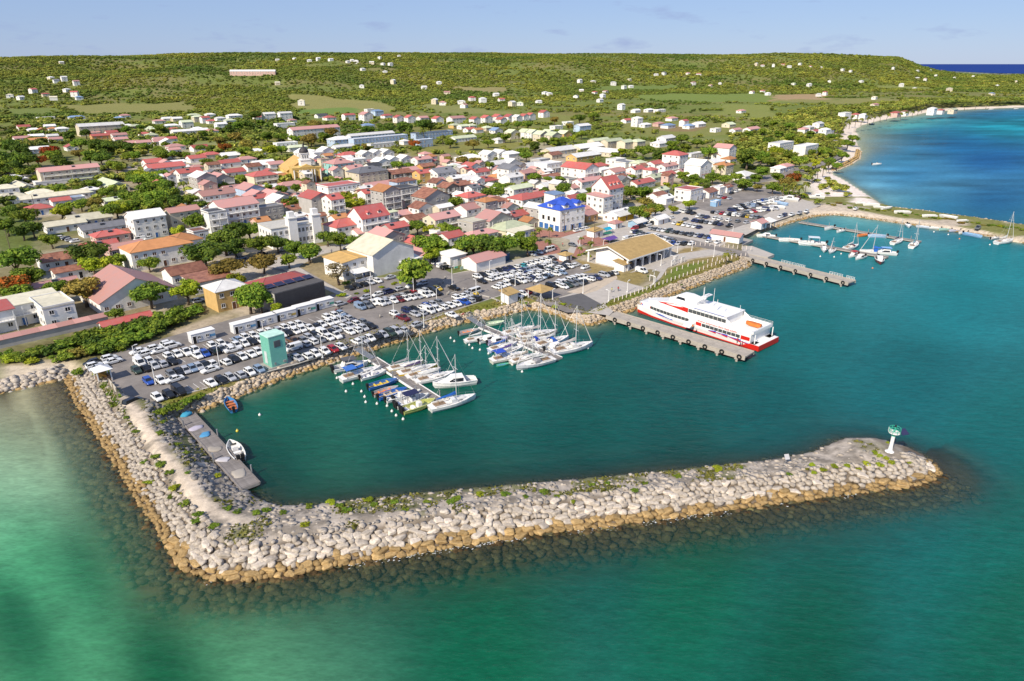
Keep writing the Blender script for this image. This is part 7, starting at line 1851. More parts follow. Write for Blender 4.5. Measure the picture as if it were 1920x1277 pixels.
for i, (px, py, a, l_) in enumerate([(1478, 381, 150, 10), (1462, 389, 130, 8), (1445, 387, 140, 7), (1455, 396, 160, 8), (1530, 377, 165, 8), (1432, 400, 160, 8)]):
    motorboat(px, py, a, l_, '%s boat laid up on the fishing quay hardstanding' % nth(i + 1), kind='open' if i % 2 else 'cabin', motors=0, hull=WH if i != 1 else (.3, .45, .65), sole=(.6, .6, .6), z=2.3)
motorboat(1635, 233, 20, 9, 'small dark boat off the far beach', hull=(.1, .12, .14)); motorboat(1644, 308, 10, 8, 'small white speedboat crossing the bay'); motorboat(1858, 205, 0, 9, 'white boat moored off the far headland'); motorboat(1905, 204, 0, 9, 'white boat at the edge of the far headland')
# mooring buoys
mb = MB(); mb.lathe([(0.02, -.25), (.22, -.15), (.3, .05), (.22, .28), (.06, .36), (.05, .5), (.01, .52)], 9); BUOY = mb.mesh('mooring_buoy', PAINT, True)
for i, (px, py, c) in enumerate([(630, 700, 'w'), (632, 709, 'w'), (655, 714, 'y'), (662, 720, 'w'), (649, 734, 'w'), (678, 734, 'w'), (684, 744, 'w'), (686, 754, 'w'), (707, 757, 'w'), (726, 761, 'w'), (735, 771, 'w'), (743, 779, 'w'), (756, 786, 'w'), (845, 634, 'w'), (852, 640, 'w'), (874, 640, 'o'), (880, 647, 'w'), (886, 653, 'w'), (900, 656, 'w'), (916, 663, 'w'), (925, 669, 'w'), (961, 684, 'w'), (975, 692, 'w'), (979, 697, 'w'), (1102, 653, 'w'), (1538, 481, 'w'), (1564, 482, 'w'), (1577, 476, 'w'), (1636, 503, 'o'), (1751, 435, 'w'), (1778, 440, 'w'), (1799, 448, 'o'), (1856, 459, 'w'), (445, 808, 'y'), (487, 778, 'w')]):
    x, y = G(px, py, 0.1)
    tag(ob('mooring_buoy', BUOY, loc=(x, y, 0.02), scale=1.15, color={'w': (.7, .68, .64), 'y': (.65, .5, .05), 'o': (.6, .2, .08)}[c]), '%s mooring buoy, %s along the moorings from the west' % ({'w': 'white', 'y': 'yellow', 'o': 'orange'}[c], nth(i + 1)), 'buoy', 'mooring buoys')
# ------------------------------------------------------------------ pontoons and piers
def frame_of(p0, p1):
    """Empty-ready origin, angle and length of a straight run on the ground"""
    d = np.array(p1) - np.array(p0)
    return (p0[0], p0[1]), math.atan2(d[1], d[0]), float(np.linalg.norm(d))
def pontoon(pa, pb, width, z, label, plank=0.42, ramp=None, name='pontoon', edge=WHITE, piles=6):
    a, b_ = G(*pa, z), G(*pb, z)
    o0, ang, L_ = frame_of(a, b_)
    root = tag(ob(name, None, loc=(*o0, z), rz=ang), label, 'pontoon')
    mb = MB(); mb.box(0, L_, -width / 2 + .05, width / 2 - .05, -.5, -.06); ob('float', mb.mesh('float', CONC), root)
    for s in (-1, 1):
        mb = MB(); mb.box(0, L_, s * width / 2 - .14, s * width / 2 + .14, -.35, .10); ob('edge_beam', mb.mesh('edge_beam', edge), root)
    n = min(300, int(L_ / plank))
    pm = MB(); pm.box(0, L_ / n * 0.93, -width / 2 + .15, width / 2 - .15, -.055, 0.03); pme = pm.mesh('plank', WOODG)
    for i in range(n): ob('plank', pme, root, (i * L_ / n, 0, rnd.uniform(-.006, .006)))
    for i in range(piles):
        mb = MB(); mb.tube((0, 0, -3), (0, 0, 1.5), .16, n=8)
        if i == 0: pile = mb.mesh('pile', METAL)
        ob('pile', pile, root, ((i + .5) / piles * L_, (width / 2 + .3) * (1 if i % 2 else -1), 0))
    if ramp:
        c = G(*ramp, 2.1)
        cl = Vector((c[0] - o0[0], c[1] - o0[1], 0)); cl.rotate(Matrix.Rotation(-ang, 3, 'Z'))
        mb = MB()
        dv = Vector((-cl.x, -cl.y, 0)); ln = dv.length; dv.normalize(); sv = Vector((-dv.y, dv.x, 0)) * 0.9
        p0 = Vector((cl.x, cl.y, 2.1 - z)); p1 = Vector((0.4, 0, 0.15))
        mb.add([tuple(p0 - sv), tuple(p0 + sv), tuple(p1 + sv), tuple(p1 - sv)], [(0, 1, 2, 3)])
        for s in (-1, 1):
            n = 7
            for i in range(n + 1):
                q = p0.lerp(p1, i / n) + sv * s
                mb.tube(tuple(q), tuple(q + Vector((0, 0, 1.15 + .9 * math.sin(math.pi * i / n)))), .05, n=4)
                if i < n:
                    q2 = p0.lerp(p1, (i + 1) / n) + sv * s
                    h1, h2 = 1.15 + .9 * math.sin(math.pi * i / n), 1.15 + .9 * math.sin(math.pi * (i + 1) / n)
                    mb.tube(tuple(q + Vector((0, 0, h1))), tuple(q2 + Vector((0, 0, h2))), .06, n=4); mb.tube(tuple(q), tuple(q2 + Vector((0, 0, h2))), .045, n=4)
                    mb.tube(tuple(q), tuple(q2), .08, n=4)
        ob('gangway', mb.mesh('gangway', METAL), root)
    return root
pontoon((698, 672), (826, 754), 2.6, 0.55, 'planked floating pontoon among the yachts nearest the breakwater', ramp=(668, 653))
pontoon((903, 612), (1048, 672), 2.4, 0.55, 'second planked floating pontoon, crowded with sailing yachts', ramp=(878, 594))
pontoon((350, 779), (470, 911), 3.4, 0.9, 'weathered planked jetty along the inside of the breakwater arm', plank=0.55, edge=WOODG, name='jetty', piles=4)
pontoon((1500, 416), (1726, 453), 2.6, 0.8, 'far tyre-hung concrete pontoon of the fishing harbour', plank=1.2, edge=CONC)
pontoon((1422, 440), (1664, 482), 2.6, 0.8, 'near concrete pontoon of the fishing harbour', plank=1.2, edge=CONC)
# nets and tarpaulins on the jetty
def heap(px, py, r_, colr, label, name='fishing_net', z=0.93, h=.35):
    v, f = boulder(int(px), ICO2, 14, .1)
    me = np_mesh(name, v, f, SAILC if name != 'fishing_net' else MATTE, True)
    x, y = G(px, py, z)
    return tag(ob(name, me, loc=(x, y, z), rz=px, scale=(r_ * 1.3, r_, r_ * h), color=colr), label, 'net' if name == 'fishing_net' else 'tarpaulin')
heap(350, 778, 1.2, (.05, .30, .46), 'blue tarpaulin over gear at the landward end of the jetty', 'tarpaulin', h=.6); heap(368, 803, 1.2, (.45, .42, .50), 'pale lilac net heaped on the jetty'); heap(385, 815, 1.1, (.08, .28, .50), 'bright blue net heaped on the jetty', h=.4); heap(402, 842, 1.3, (.36, .32, .27), 'grey-brown net spread mid jetty', h=.2); heap(418, 862, 1.0, (.50, .48, .50), 'white net heaped on the jetty'); heap(448, 888, 1.5, (.40, .36, .31), 'pale net spread near the jetty end', h=.2)

TYRE = MB(); TYRE.torus((0, 0, 0), (0, 1, 0), .52, .2, 14, 7); TYRE = TYRE.mesh('tyre_fender', BLACK, True)
PIERC = mat('pier_concrete', (0.42, 0.375, 0.32), 0.9, 0.14, 0.5, 0.15)
def pier(pa, pb, width, label, tyres, zt=1.9, side=-1):
    a, b_ = G(*pa, zt), G(*pb, zt)
    o0, ang, L_ = frame_of(a, b_)
    root = tag(ob('pier', None, loc=(*o0, zt), rz=ang), label, 'pier')
    n = max(6, int(L_ / 3.2))
    sm = MB(); sm.box(.02, L_ / n - .02, -width / 2, width / 2, -.35, 0)
    sme = sm.mesh('deck_slab', PIERC)
    for i in range(n): ob('deck_slab', sme, root, (i * L_ / n, 0, rnd.uniform(-.01, .01)))
    for s in (-1, 1):
        mb = MB(); mb.box(0, L_, s * (width / 2) - .18, s * (width / 2) + .18, -.95, -.354); ob('edge_beam', mb.mesh('edge_beam', PIERC), root)
        mb = MB(); mb.box(0, L_, s * (width / 2 - .15) - .12, s * (width / 2 - .15) + .12, .012, .17); ob('kerb', mb.mesh('kerb', PIERC), root)
    mb = MB(); mb.lathe([(.34, -4.2), (.34, -1.0)], 10); mb.box(-.5, .5, -.5, .5, -1.25, -.955); pm = mb.mesh('pile', PIERC)
    k = int(L_ / 5.5)
    for i in range(k):
        for s in (-1, 1): ob('pile', pm, root, ((i + .6) * L_ / k, s * (width / 2 - .1), 0))
    for i in range(tyres): ob('tyre_fender', TYRE, root, ((i + .7) * L_ / tyres, side * (width / 2 + .28), -.35))
    return root, L_
p1, pL = pier((1146, 588), (1406, 664), 5.2, 'concrete ferry pier hung with tyres beside the red and white ferry', 9)
p2, p2L = pier((1378, 474), (1598, 528), 5.0, 'concrete pier hung with tyres between the terminal lawn and fishing harbour', 8)
for i, (f0, f1, s) in enumerate(((.40, .52, 1), (.53, .60, 1), (.80, .90, 1), (.93, .99, 1))):
    mb = MB()
    for z in (.5, 1.0): mb.tube((f0 * p2L, s * 2.2, z), (f1 * p2L, s * 2.2, z), .05, n=4)
    for q in range(6): mb.tube((lerp(f0, f1, q / 5) * p2L, s * 2.2, 0), (lerp(f0, f1, q / 5) * p2L, s * 2.2, 1.05), .05, n=4)
    ob('railing', mb.mesh('railing', WHITE), p2)
# slipway beside the second pier
sheet('slipway_pavement', [(1392, 462), (1410, 461), (1452, 477), (1440, 482), (1390, 474)], 1.2, PAVE, th=1.6, zpx=1.2)
sheet('small_quay_pavement', [(1372, 452), (1395, 446), (1412, 450), (1390, 460)], 1.1, CONC, th=1.5, zpx=1.1)

# ------------------------------------------------------------------ the ferry
RED = mat('ferry_red', (0.55, 0.02, 0.012), 0.35, 0.05, .6, spec=.5); BLUE = mat('ferry_blue', (0.03, 0.08, 0.45), 0.35, 0.05, .6); FW = mat('ferry_white', (0.80, 0.79, 0.77), 0.35, 0.04, .4, spec=.5)
bowp, sternp = G(1208, 571, 1.5), G(1432, 640, 1.5)
d = np.array(sternp) - np.array(bowp); FL = float(np.linalg.norm(d))
fang = math.atan2(-d[1], -d[0])      # local +x towards the bow
off = np.array([-d[1], d[0]]) / FL * 0.4
fc = (np.array(bowp) + np.array(sternp)) / 2 + off
fer = tag(ob('ferry', None, loc=(fc[0], fc[1], 0), rz=fang, scale=(1, 1, .92)), 'large white catamaran ferry with red and blue trim at the pier', 'ferry')
HL = FL / 2
def sect(x, pts): return [(x, y, z) for y, z in pts]
mb = MB()      # two slender hulls
for s in (-1, 1):
    rings = []
    for q, wq in ((-HL, 1.25), (-HL * .5, 1.4), (HL * .3, 1.35), (HL * .7, .95), (HL * .95, .3), (HL * 1.0, .04)):
        zt = 1.9 + (0.7 if q > HL * .6 else 0)
        k = .8 if q < HL * .6 else (.9 if q < HL * .9 else 1.5)
        rings.append([(q, s * 3.9 - wq, zt), (q - (.5 if q > HL * .9 else 0), s * 3.9 - wq * .6, -.8), (q - (.5 if q > HL * .9 else 0), s * 3.9 + wq * .6, -.8), (q, s * 3.9 + wq, zt)])
    mb.loft(rings)
ob('hull', mb.mesh('hull', [FW]), fer)
mb = MB()
for s in (-1, 1):
    rings = []
    for q, wq in ((-HL, 1.27), (-HL * .5, 1.42), (HL * .3, 1.37), (HL * .7, .93), (HL * .95, .3), (HL * .985, .06)):
        zt = .4 if q < HL * .5 else .6 if q < HL * .8 else 1.0
        rings.append([(q, s * 3.9 - wq, zt), (q, s * 3.9 - wq * .7, -.85), (q, s * 3.9 + wq * .7, -.85), (q, s * 3.9 + wq, zt)])
    mb.loft(rings)
ob('red_bottom', mb.mesh('red_bottom', [RED]), fer)
mb = MB()      # main deck house: white shell tapering to the bow
prof = [(-HL * .93, 5.1), (-HL * .5, 5.35), (HL * .35, 5.35), (HL * .62, 4.9), (HL * .82, 4.2), (HL * .96, 3.2), (HL * 1.02, 2.3)]
rings = []
for i, (x, w_) in enumerate(prof):
    zt = [4.6, 4.6, 4.6, 4.55, 4.2, 3.6, 3.1][i]; zb = [1.15, 1.1, 1.15, 1.5, 2.0, 2.5, 2.75][i]
    rings.append([(x, -w_ * .97, zb), (x, -w_, zb + .7), (x, -w_, zt - .35), (x, -w_ + .35, zt), (x, w_ - .35, zt), (x, w_, zt - .35), (x, w_, zb + .7), (x, w_ * .97, zb)])
mb.loft(rings)
shell = ob('deck_house', mb.mesh('deck_house', FW), fer)
mb = MB()      # upper deck, raked front
rings = []
for x, w_, zt in ((-HL * .52, 4.6, 7.3), (-HL * .2, 4.6, 7.35), (HL * .22, 4.5, 7.45), (HL * .36, 4.3, 7.3), (HL * .62, 3.4, 5.6), (HL * .86, 2.4, 4.25)):
    zb = 4.5 if x < HL * .5 else 4.1 if x < HL * .8 else 3.9
    rings.append([(x, -w_, zb), (x, -w_ + .1, zt - .4), (x, -w_ + .5, zt), (x, w_ - .5, zt), (x, w_ - .1, zt - .4), (x, w_, zb)])
mb.loft(rings)
upper = ob('upper_deck', mb.mesh('upper_deck', FW), fer)
mb = MB()      # wheelhouse
rings = []
for x, w_, zt in ((HL * .02, 2.7, 8.7), (HL * .22, 2.8, 9.3), (HL * .34, 2.6, 9.2), (HL * .50, 2.0, 7.6)):
    rings.append([(x, -w_, 7.0 if x < HL * .4 else 6.4), (x, -w_ * .9, zt - .5), (x, -w_ * .75, zt), (x, w_ * .75, zt), (x, w_ * .9, zt - .5), (x, w_, 7.0 if x < HL * .4 else 6.4)])
mb.loft(rings)
wh = ob('wheelhouse', mb.mesh('wheelhouse', FW), fer)
mb = MB()
for s in (-1, 1): mb.add([(HL * .20, s * 2.74, 8.0), (HL * .37, s * 2.56, 7.95), (HL * .34, s * 2.42, 8.75), (HL * .22, s * 2.6, 8.8)], [(0, 1, 2, 3)])
mb.add([(HL * .49, -1.9, 7.75), (HL * .49, 1.9, 7.75), (HL * .385, 2.2, 8.75), (HL * .385, -2.2, 8.75)], [(0, 1, 2, 3)])
ob('windscreen', mb.mesh('windscreen', GLASS), wh, (0, 0, .02))
mb = MB(); mb.box(-HL * .54, -HL * .02, -4.7, 4.7, 7.36, 7.52)
for x in (-HL * .4, -HL * .25, -HL * .12): mb.box(x - .06, x + .06, -4.6, 4.6, 7.521, 7.56)
ob('roof', mb.mesh('roof', FW), fer)
mb = MB(); mb.box(-HL * .5, HL * .0, 4.65, 4.72, 7.4, 7.5); ob('blue_trim', mb.mesh('blue_trim', BLUE), fer)
# windows: each pane its own part, on both sides
pm = MB(); pm.box(-.5, .5, -.025, .025, -.5, .5); pme = pm.mesh('pane', mat('tinted_glass', (.07, .08, .085), .15, .1, 1, spec=.6))
for s in (-1, 1):
    for i in range(11):
        x = HL * .70 - i * 1.32
        w_ = np.interp(x, [q[0] for q in prof], [q[1] for q in prof])
        dw = (np.interp(x + .5, [q[0] for q in prof], [q[1] for q in prof]) - w_) / .5
        ob('window', pme, fer, (x, s * (w_ + .02), 3.25), math.atan(dw) * s, (1.2, 1, .95))
    for i in range(9):
        ob('window', pme, fer, (-HL * .22 - i * 1.35, s * (np.interp(-HL * .22 - i * 1.35, [q[0] for q in prof], [q[1] for q in prof]) + .02), 3.05), 0, (1.22, 1, .95))
    for i in range(9):
        o = ob('window', pme, fer, (HL * .04 - i * 1.38, s * 4.575, 6.1), 0, (1.26, 1, 1.1))
    for (x0, x1, z0, z1) in ((HL * .73, HL * .95, 2.8, 3.45), (-HL * .18, -HL * .09, 2.5, 3.6), (-HL * .79, -HL * .92, 2.4, 3.6)):
        mb = MB()
        y0, y1 = [np.interp(x, [q[0] for q in prof], [q[1] for q in prof]) + .03 for x in (x0, x1)]
        mb.add([(x0, s * y0, z0), (x1, s * y1, z0 + .05), (x1, s * y1, z1), (x0, s * y0, z1)], [(0, 1, 2, 3)])
        ob('red_panel', mb.mesh('red_panel', RED), fer)
    mb = MB(); mb.add([(HL * .08, s * 4.62, 5.25), (HL * .08, s * 4.60, 6.75), (HL * .36, s * 4.30, 6.75), (HL * .66, s * 3.42, 5.5), (HL * .40, s * 4.36, 5.7)], [(0, 1, 2, 3, 4)]); ob('red_sweep', mb.mesh('red_sweep', RED), fer)
    mb = MB()
    P_ = [(-HL * .30, 1.98), (-HL * .42, 2.1), (-HL * .6, 2.0), (-HL * .8, 1.75), (-HL * .93, 1.5)]
    for (xa, za), (xb, zb) in zip(P_[:-1], P_[1:]):
        ya, yb = [np.interp(x, [q[0] for q in prof], [q[1] for q in prof]) + .025 for x in (xa, xb)]
        mb.add([(xa, s * ya, za), (xb, s * yb, zb), (xb, s * yb, zb + .45), (xa, s * ya, za + .12)], [(0, 1, 2, 3)], 0)
        mb.add([(xa, s * ya, za - .12), (xb, s * yb, zb - .5), (xb, s * yb, zb), (xa, s * ya, za)], [(0, 1, 2, 3)], 1)
    ob('wave_stripe', mb.mesh('wave_stripe', [BLUE, RED]), fer)
    mb = MB(); P_ = [(HL * .93, 2.75), (HL * .75, 2.2), (HL * .55, 1.75), (HL * .3, 1.5)]
    for (xa, za), (xb, zb) in zip(P_[:-1], P_[1:]):
        ya, yb = [np.interp(x, [q[0] for q in prof], [q[1] for q in prof]) + .03 for x in (xa, xb)]
        mb.add([(xa, s * ya, za), (xb, s * yb, zb), (xb, s * yb, zb + .3), (xa, s * ya, za + .45)], [(0, 1, 2, 3)], 0)
    ob('bow_stripe', mb.mesh('bow_stripe', [BLUE]), fer)
# lettering
for s in (1,):
    tcv = bpy.data.curves.new('lettering', 'FONT'); tcv.body = 'www.express-des-iles.com'; tcv.size = 1.15; tcv.extrude = .01; tcv.align_x = 'CENTER'
    tcv.materials.append(RED)
    _t = bpy.data.objects.new('lettering_curve', tcv); COL.objects.link(_t); _dg = bpy.context.evaluated_depsgraph_get(); tme = bpy.data.meshes.new_from_object(_t.evaluated_get(_dg)); bpy.data.objects.remove(_t)
    o = ob('lettering', tme, fer, (-HL * .42, s * 5.385, 3.82)); o.rotation_euler = (math.radians(90), 0, math.radians(180)); o.scale = (1.02, 1, 1)
# stern: open deck, gantry wings, raft, rails
mb = MB(); mb.box(-HL * .96, -HL * .5, -4.9, 4.9, 4.605, 4.7); mb.box(-HL * .96, -HL * .93, -4.9, 4.9, 4.7, 5.5)
for s in (-1, 1):
    mb.box(-HL * .96, -HL * .52, s * 4.9 - .12, s * 4.9 + .12, 4.7, 5.5); mb.add([(-HL * .52, s * 4.6, 7.3), (-HL * .52, s * 4.6, 4.7), (-HL * .7, s * 4.6, 4.7)], [(0, 1, 2)])
ob('aft_deck', mb.mesh('aft_deck', FW), fer)
mb = MB(); mb.box(-HL * 1.06, -HL * .93, -5.2, 5.2, 1.0, 1.9); ob('stern_platform', mb.mesh('stern_platform', FW), fer)
mb = MB(); mb.add([(-HL * 1.065, -5.25, .2), (-HL * 1.065, 5.25, .2), (-HL * 1.065, 5.25, 1.85), (-HL * 1.065, -5.25, 1.85), (-HL * .8, -5.25, .6), (-HL * .8, 5.25, .6), (-HL * .93, 5.25, 1.85), (-HL * .93, -5.25, 1.85)], [(0, 1, 2, 3), (0, 3, 7, 4), (1, 5, 6, 2), (2, 6, 7, 3)]); ob('stern', mb.mesh('stern', RED), fer)
for s in (-1, 1):
    for x in (-HL * .98, -HL * .84):
        mb = MB(); mb.tube((x, s * 4.6, 1.8), (x, s * 4.6, 4.7), .14, n=6); ob('stanchion', mb.mesh('stanchion', FW), fer)
mb = MB()
for z in (5.8, 6.2):
    mb.tube((-HL * .96, -4.9, z), (-HL * .96, 4.9, z), .03, n=4)
    for s in (-1, 1): mb.tube((-HL * .96, s * 4.9, z), (-HL * .56, s * 4.9, z), .03, n=4)
for i in range(9): mb.tube((-HL * .96, -4.9 + 9.8 * i / 8, 5.5), (-HL * .96, -4.9 + 9.8 * i / 8, 6.2), .03, n=4)
for x, y0 in ((HL * .95, 2.9), (HL * .85, 3.7), (HL * .75, 4.2)):
    for s in (-1, 1): mb.tube((x, s * y0, 3.4), (x, s * y0, 4.9), .03, n=4)
ob('railing', mb.mesh('railing', WHITE), fer)
mb = MB(); mb.loft([[(x, -w_, 5.0), (x, w_, 5.0), (x, w_ * .7, 5.9), (x, -w_ * .7, 5.9)] for x, w_ in ((-HL * .9, .5), (-HL * .86, .95), (-HL * .75, 1.0), (-HL * .68, .35))]); o = ob('rescue_boat', mb.mesh('rescue_boat', mat('rescue_orange', (.62, .17, .03), .5)), fer, (0, -1.0, 0))
mb = MB(); mb.tube((HL * .02, -1.6, 8.6), (-HL * .06, -1.4, 10.6), .2, .14, 6); mb.tube((HL * .02, 1.6, 8.6), (-HL * .06, 1.4, 10.6), .2, .14, 6); mb.box(-HL * .09, -HL * .03, -1.9, 1.9, 10.5, 10.75); mb.box(-HL * .075, -HL * .05, -.9, .9, 10.95, 11.1); ob('radar_arch', mb.mesh('radar_arch', FW), fer)
for i, (x, y, z0, z1) in enumerate(((HL * .05, -2.0, 9, 12.5), (-HL * .05, 1.6, 10, 13.6), (-HL * .14, -1.0, 7.5, 13.2), (-HL * .28, 1.5, 7.5, 11), (-HL * .38, 1.0, 7.5, 9.8), (-HL * .52, -2.5, 7.5, 9.5))):
    mb = MB(); mb.tube((x, y, z0), (x, y, z1), .07 if i != 3 else .16, .05, 5); ob('antenna', mb.mesh('antenna', FW), fer)
# gangway and steps from ferry to pier
mb = MB()
for i in range(5): mb.box(-1.2, 1.2, 5.4 + .5 * i, 5.95 + .5 * i, 1.95, 3.0 - .2 * i)
ob('boarding_steps', mb.mesh('boarding_steps', FW), fer, (-HL * .02, 0, 0))

# ------------------------------------------------------------------ the green tower
ang_t = math.radians(46)
TG = mat('tower_green', (0.42, 0.74, 0.62), .55, .05, .5)
c0, c1 = G(509, 689.5, 2.1), G(541, 680, 2.1)
tx, ty = (c0[0] + c1[0]) / 2 + V2[0] * 2.1, (c0[1] + c1[1]) / 2 + V2[1] * 2.1
tw = tag(ob('corrugated_tower', None, loc=(tx, ty, 2.05), rz=ang_t), 'mint green corrugated utility tower on the quay with grey shuttered window', 'tower')
mb = MB(); TWW, TWD, TWH = 4.3, 4.2, 7.9
mb.box(-TWW / 2, TWW / 2, -TWD / 2, TWD / 2, 0, TWH); ob('body', mb.mesh('body', TG), tw)
rb = MB(); rb.add([(-.09, -.055, 0), (.09, -.055, 0), (.05, .0, 0), (-.05, .0, 0), (-.09, -.0551, 1), (.09, -.055, 1), (.05, 0, 1), (-.05, 0, 1)], [(0, 1, 5, 4), (1, 2, 6, 5), (3, 0, 4, 7)]); rbm = rb.mesh('rib', mat('tower_green_rib', (0.22, 0.58, 0.46), .5, .05, .5))  # ribs in darker green, shading of the corrugation put into the colour
for i in range(13):
    q = -TWW / 2 + (i + .5) * TWW / 13
    ob('rib', rbm, tw, (q, -TWD / 2 - .001, .05), 0, (1, 1, TWH - .1))
for i in range(14):
    q = -TWD / 2 + (i + .5) * TWD / 14
    ob('rib', rbm, tw, (TWW / 2 + .001, q, .05), math.pi / 2, (1, 1, TWH - .1)); ob('rib', rbm, tw, (-TWW / 2 - .001, q, .05), -math.pi / 2, (1, 1, TWH - .1))
mb = MB(); mb.box(-TWW / 2 - .12, TWW / 2 + .12, -TWD / 2 - .12, TWD / 2 + .12, TWH, TWH + .22); ob('roof', mb.mesh('roof', mat('tower_cap', (.52, .76, .66), .6)), tw)
mb = MB(); mb.box(-.85, .85, -.14, -.058, -.85, .85); o = ob('window', mb.mesh('window', mat('tower_shutter', (.16, .17, .19), .6)), tw, (-.05, -TWD / 2, 5.9))
for s in (-1, 1):
    mb = MB(); mb.box(-.38, .38, -.16, -.141, -.75, .75); ob('pane', mb.mesh('pane', mat('tower_pane', (.11, .115, .125), .4)), o, (s * .42, 0, 0))
mb = MB(); mb.box(-.7, .7, -.12, -.056, 0, 3.2); [mb.box(-.65, .65, -.14, -.12, .15 + .3 * i, .3 + .3 * i) for i in range(10)]; ob('louvre_door', mb.mesh('louvre_door', mat('louvre', (.5, .56, .55), .6)), tw, (-TWW / 2, .2, .6), -math.pi / 2)
mb = MB(); mb.box(-.35, .35, -.5, -.06, 0, .5); ob('vent_box', mb.mesh('vent_box', METAL), tw, (1.3, -TWD / 2, .7)); ob('vent_box', bpy.data.meshes['vent_box'], tw, (-1.2, -TWD / 2, .6), 0, (.5, .5, 1.2))
mb = MB(); mb.box(-TWW / 2 - 1.4, TWW / 2 + 1.3, -TWD / 2 - .5, TWD / 2 + .3, -.3, .06); ob('plinth', mb.mesh('plinth', CONC), tw)

# ------------------------------------------------------------------ lighthouse beacon and solar sign on the breakwater
lx, ly = G(1668, 848, 2.0)
lz = float(bw_height(np.array([[lx, ly]]))[0][0]) - .1
lt = tag(ob('harbour_beacon', None, loc=(lx, ly, lz)), 'slim white harbour light with green top cage at the breakwater tip', 'beacon')
mb = MB(); mb.lathe([(1.0, 0), (.92, .12), (.55, .3), (.40, .7), (.34, 1.4), (.32, 3.6)], 14); ob('column', mb.mesh('column', WHITE, False), lt)
LG = mat('beacon_green', (.05, .42, .28), .5)
mb = MB(); mb.lathe([(.33, 3.6), (.32, 4.2)], 14); ob('green_band', mb.mesh('green_band', LG), lt)
mb = MB(); mb.lathe([(.5, 4.2), (1.05, 4.35), (1.05, 4.45)], 14); ob('gallery', mb.mesh('gallery', WHITE), lt)
mb = MB()
for z in (4.95, 5.4): mb.torus((0, 0, z), (0, 0, 1), 1.02, .05, 14, 4)
for i in range(8): mb.tube((1.02 * math.cos(i * math.pi / 4), 1.02 * math.sin(i * math.pi / 4), 4.4), (1.02 * math.cos(i * math.pi / 4), 1.02 * math.sin(i * math.pi / 4), 5.4), .05, n=4)
mb.tube((0, 0, 4.4), (0, 0, 5.6), .12, n=6)
ob('cage', mb.mesh('cage', LG), lt)
mb = MB(); mb.lathe([(.16, 5.6), (.2, 5.75), (.16, 5.95), (.03, 6.05)], 10); ob('lantern', mb.mesh('lantern', GLASS), lt)
mb = MB(); mb.add([(.9, -1.3, 4.5), (2.3, -1.0, 4.6), (1.9, .1, 5.3), (.6, -.3, 5.2)], [(0, 1, 2, 3)]); mb.add([(.88, -1.3, 4.44), (2.28, -1.0, 4.54), (1.88, .1, 5.24), (.58, -.3, 5.14)], [(3, 2, 1, 0)]); ob('solar_panel', mb.mesh('solar_panel', mat('solar_cell', (.03, .03, .08), .2, .1, 4, spec=.6)), lt)
mb = MB(); mb.box(-.95, -.9, -.6, .6, 4.5, 5.3); ob('name_board', mb.mesh('name_board', mat('beacon_board', (.55, .62, .58), .6)), lt)
sx_, sy_ = G(1472, 868, 1.6)
sg = tag(ob('solar_post', None, loc=(sx_, sy_, float(bw_height(np.array([[sx_, sy_]]))[0][0]))), 'small solar panel on a leaning post beside the breakwater crest', 'post')
mb = MB(); mb.tube((0, 0, -.2), (.25, .1, 1.5), .06, n=6); ob('post', mb.mesh('post', METAL), sg)
mb = MB(); mb.add([(-.25, -.5, 1.2), (.6, -.5, 1.3), (.6, .45, 1.9), (-.25, .45, 1.8)], [(0, 1, 2, 3)]); mb.add([(-.25, -.48, 1.15), (.6, -.48, 1.25), (.6, .47, 1.85), (-.25, .47, 1.75)], [(3, 2, 1, 0)]); ob('panel', mb.mesh('panel', mat('pale_panel', (.45, .44, .45), .4)), sg)
# ------------------------------------------------------------------ ferry terminal
THATCH = mat('tan_roof', (0.44, 0.30, 0.125), .9, .14, .6, .2, bscale=4)
def at_px(px, py, z=2.05): 
    x, y = G(px, py, z); return (x, y, z)
tA, tB = np.array(G(1176, 508, 2.05)), np.array(G(1256, 481, 2.05))
du = (tB - tA); TLn = float(np.linalg.norm(du)); tang = math.atan2(du[1], du[0]); TD = 18.0
ter = tag(ob('ferry_terminal', None, loc=(*tA, 2.05), rz=tang), 'ferry terminal hall with white gable walls and broad tan roof', 'building')
hE, hR = 4.3, 7.3
mb = MB()
for x in (1.2, TLn - 1.2):
    prof_ = [(2.6, 0), (2.6, 4.6), (TD / 2, hR - .25), (TD - 2.6, 4.6), (TD - 2.6, 0)]
    mb.add([(x - .15, y, z) for y, z in prof_] + [(x + .15, y, z) for y, z in prof_], [tuple(range(5)), tuple(range(9, 4, -1))] + [(i, (i + 1) % 5, 5 + (i + 1) % 5, 5 + i) for i in range(5)])
mb.box(1.4, TLn - 1.4, TD - 2.9, TD - 2.6, 0, 4.4); mb.box(1.4, TLn - 1.4, 5.2, 5.4, 0, 4.2)
ob('wall', mb.mesh('wall', WHITE), ter)
mb = MB()
for s in (0, 1):
    ye, yr = (-.9, TD / 2) if s == 0 else (TD + .9, TD / 2)
    v = [(-.6, ye, hE - .3), (TLn + .6, ye, hE - .3), (TLn + .6, yr, hR), (-.6, yr, hR)]
    mb.add(v + [(x, y, z + .25) for x, y, z in v], [(0, 1, 2, 3), (7, 6, 5, 4), (0, 4, 5, 1), (1, 5, 6, 2), (3, 7, 4, 0)])
ob('roof', mb.mesh('roof', THATCH), ter)
mb = MB()
for s, ye in ((0, -.95), (1, TD + .95)): mb.box(-.7, TLn + .7, ye - .05, ye + .05, hE - .45, hE + .05)
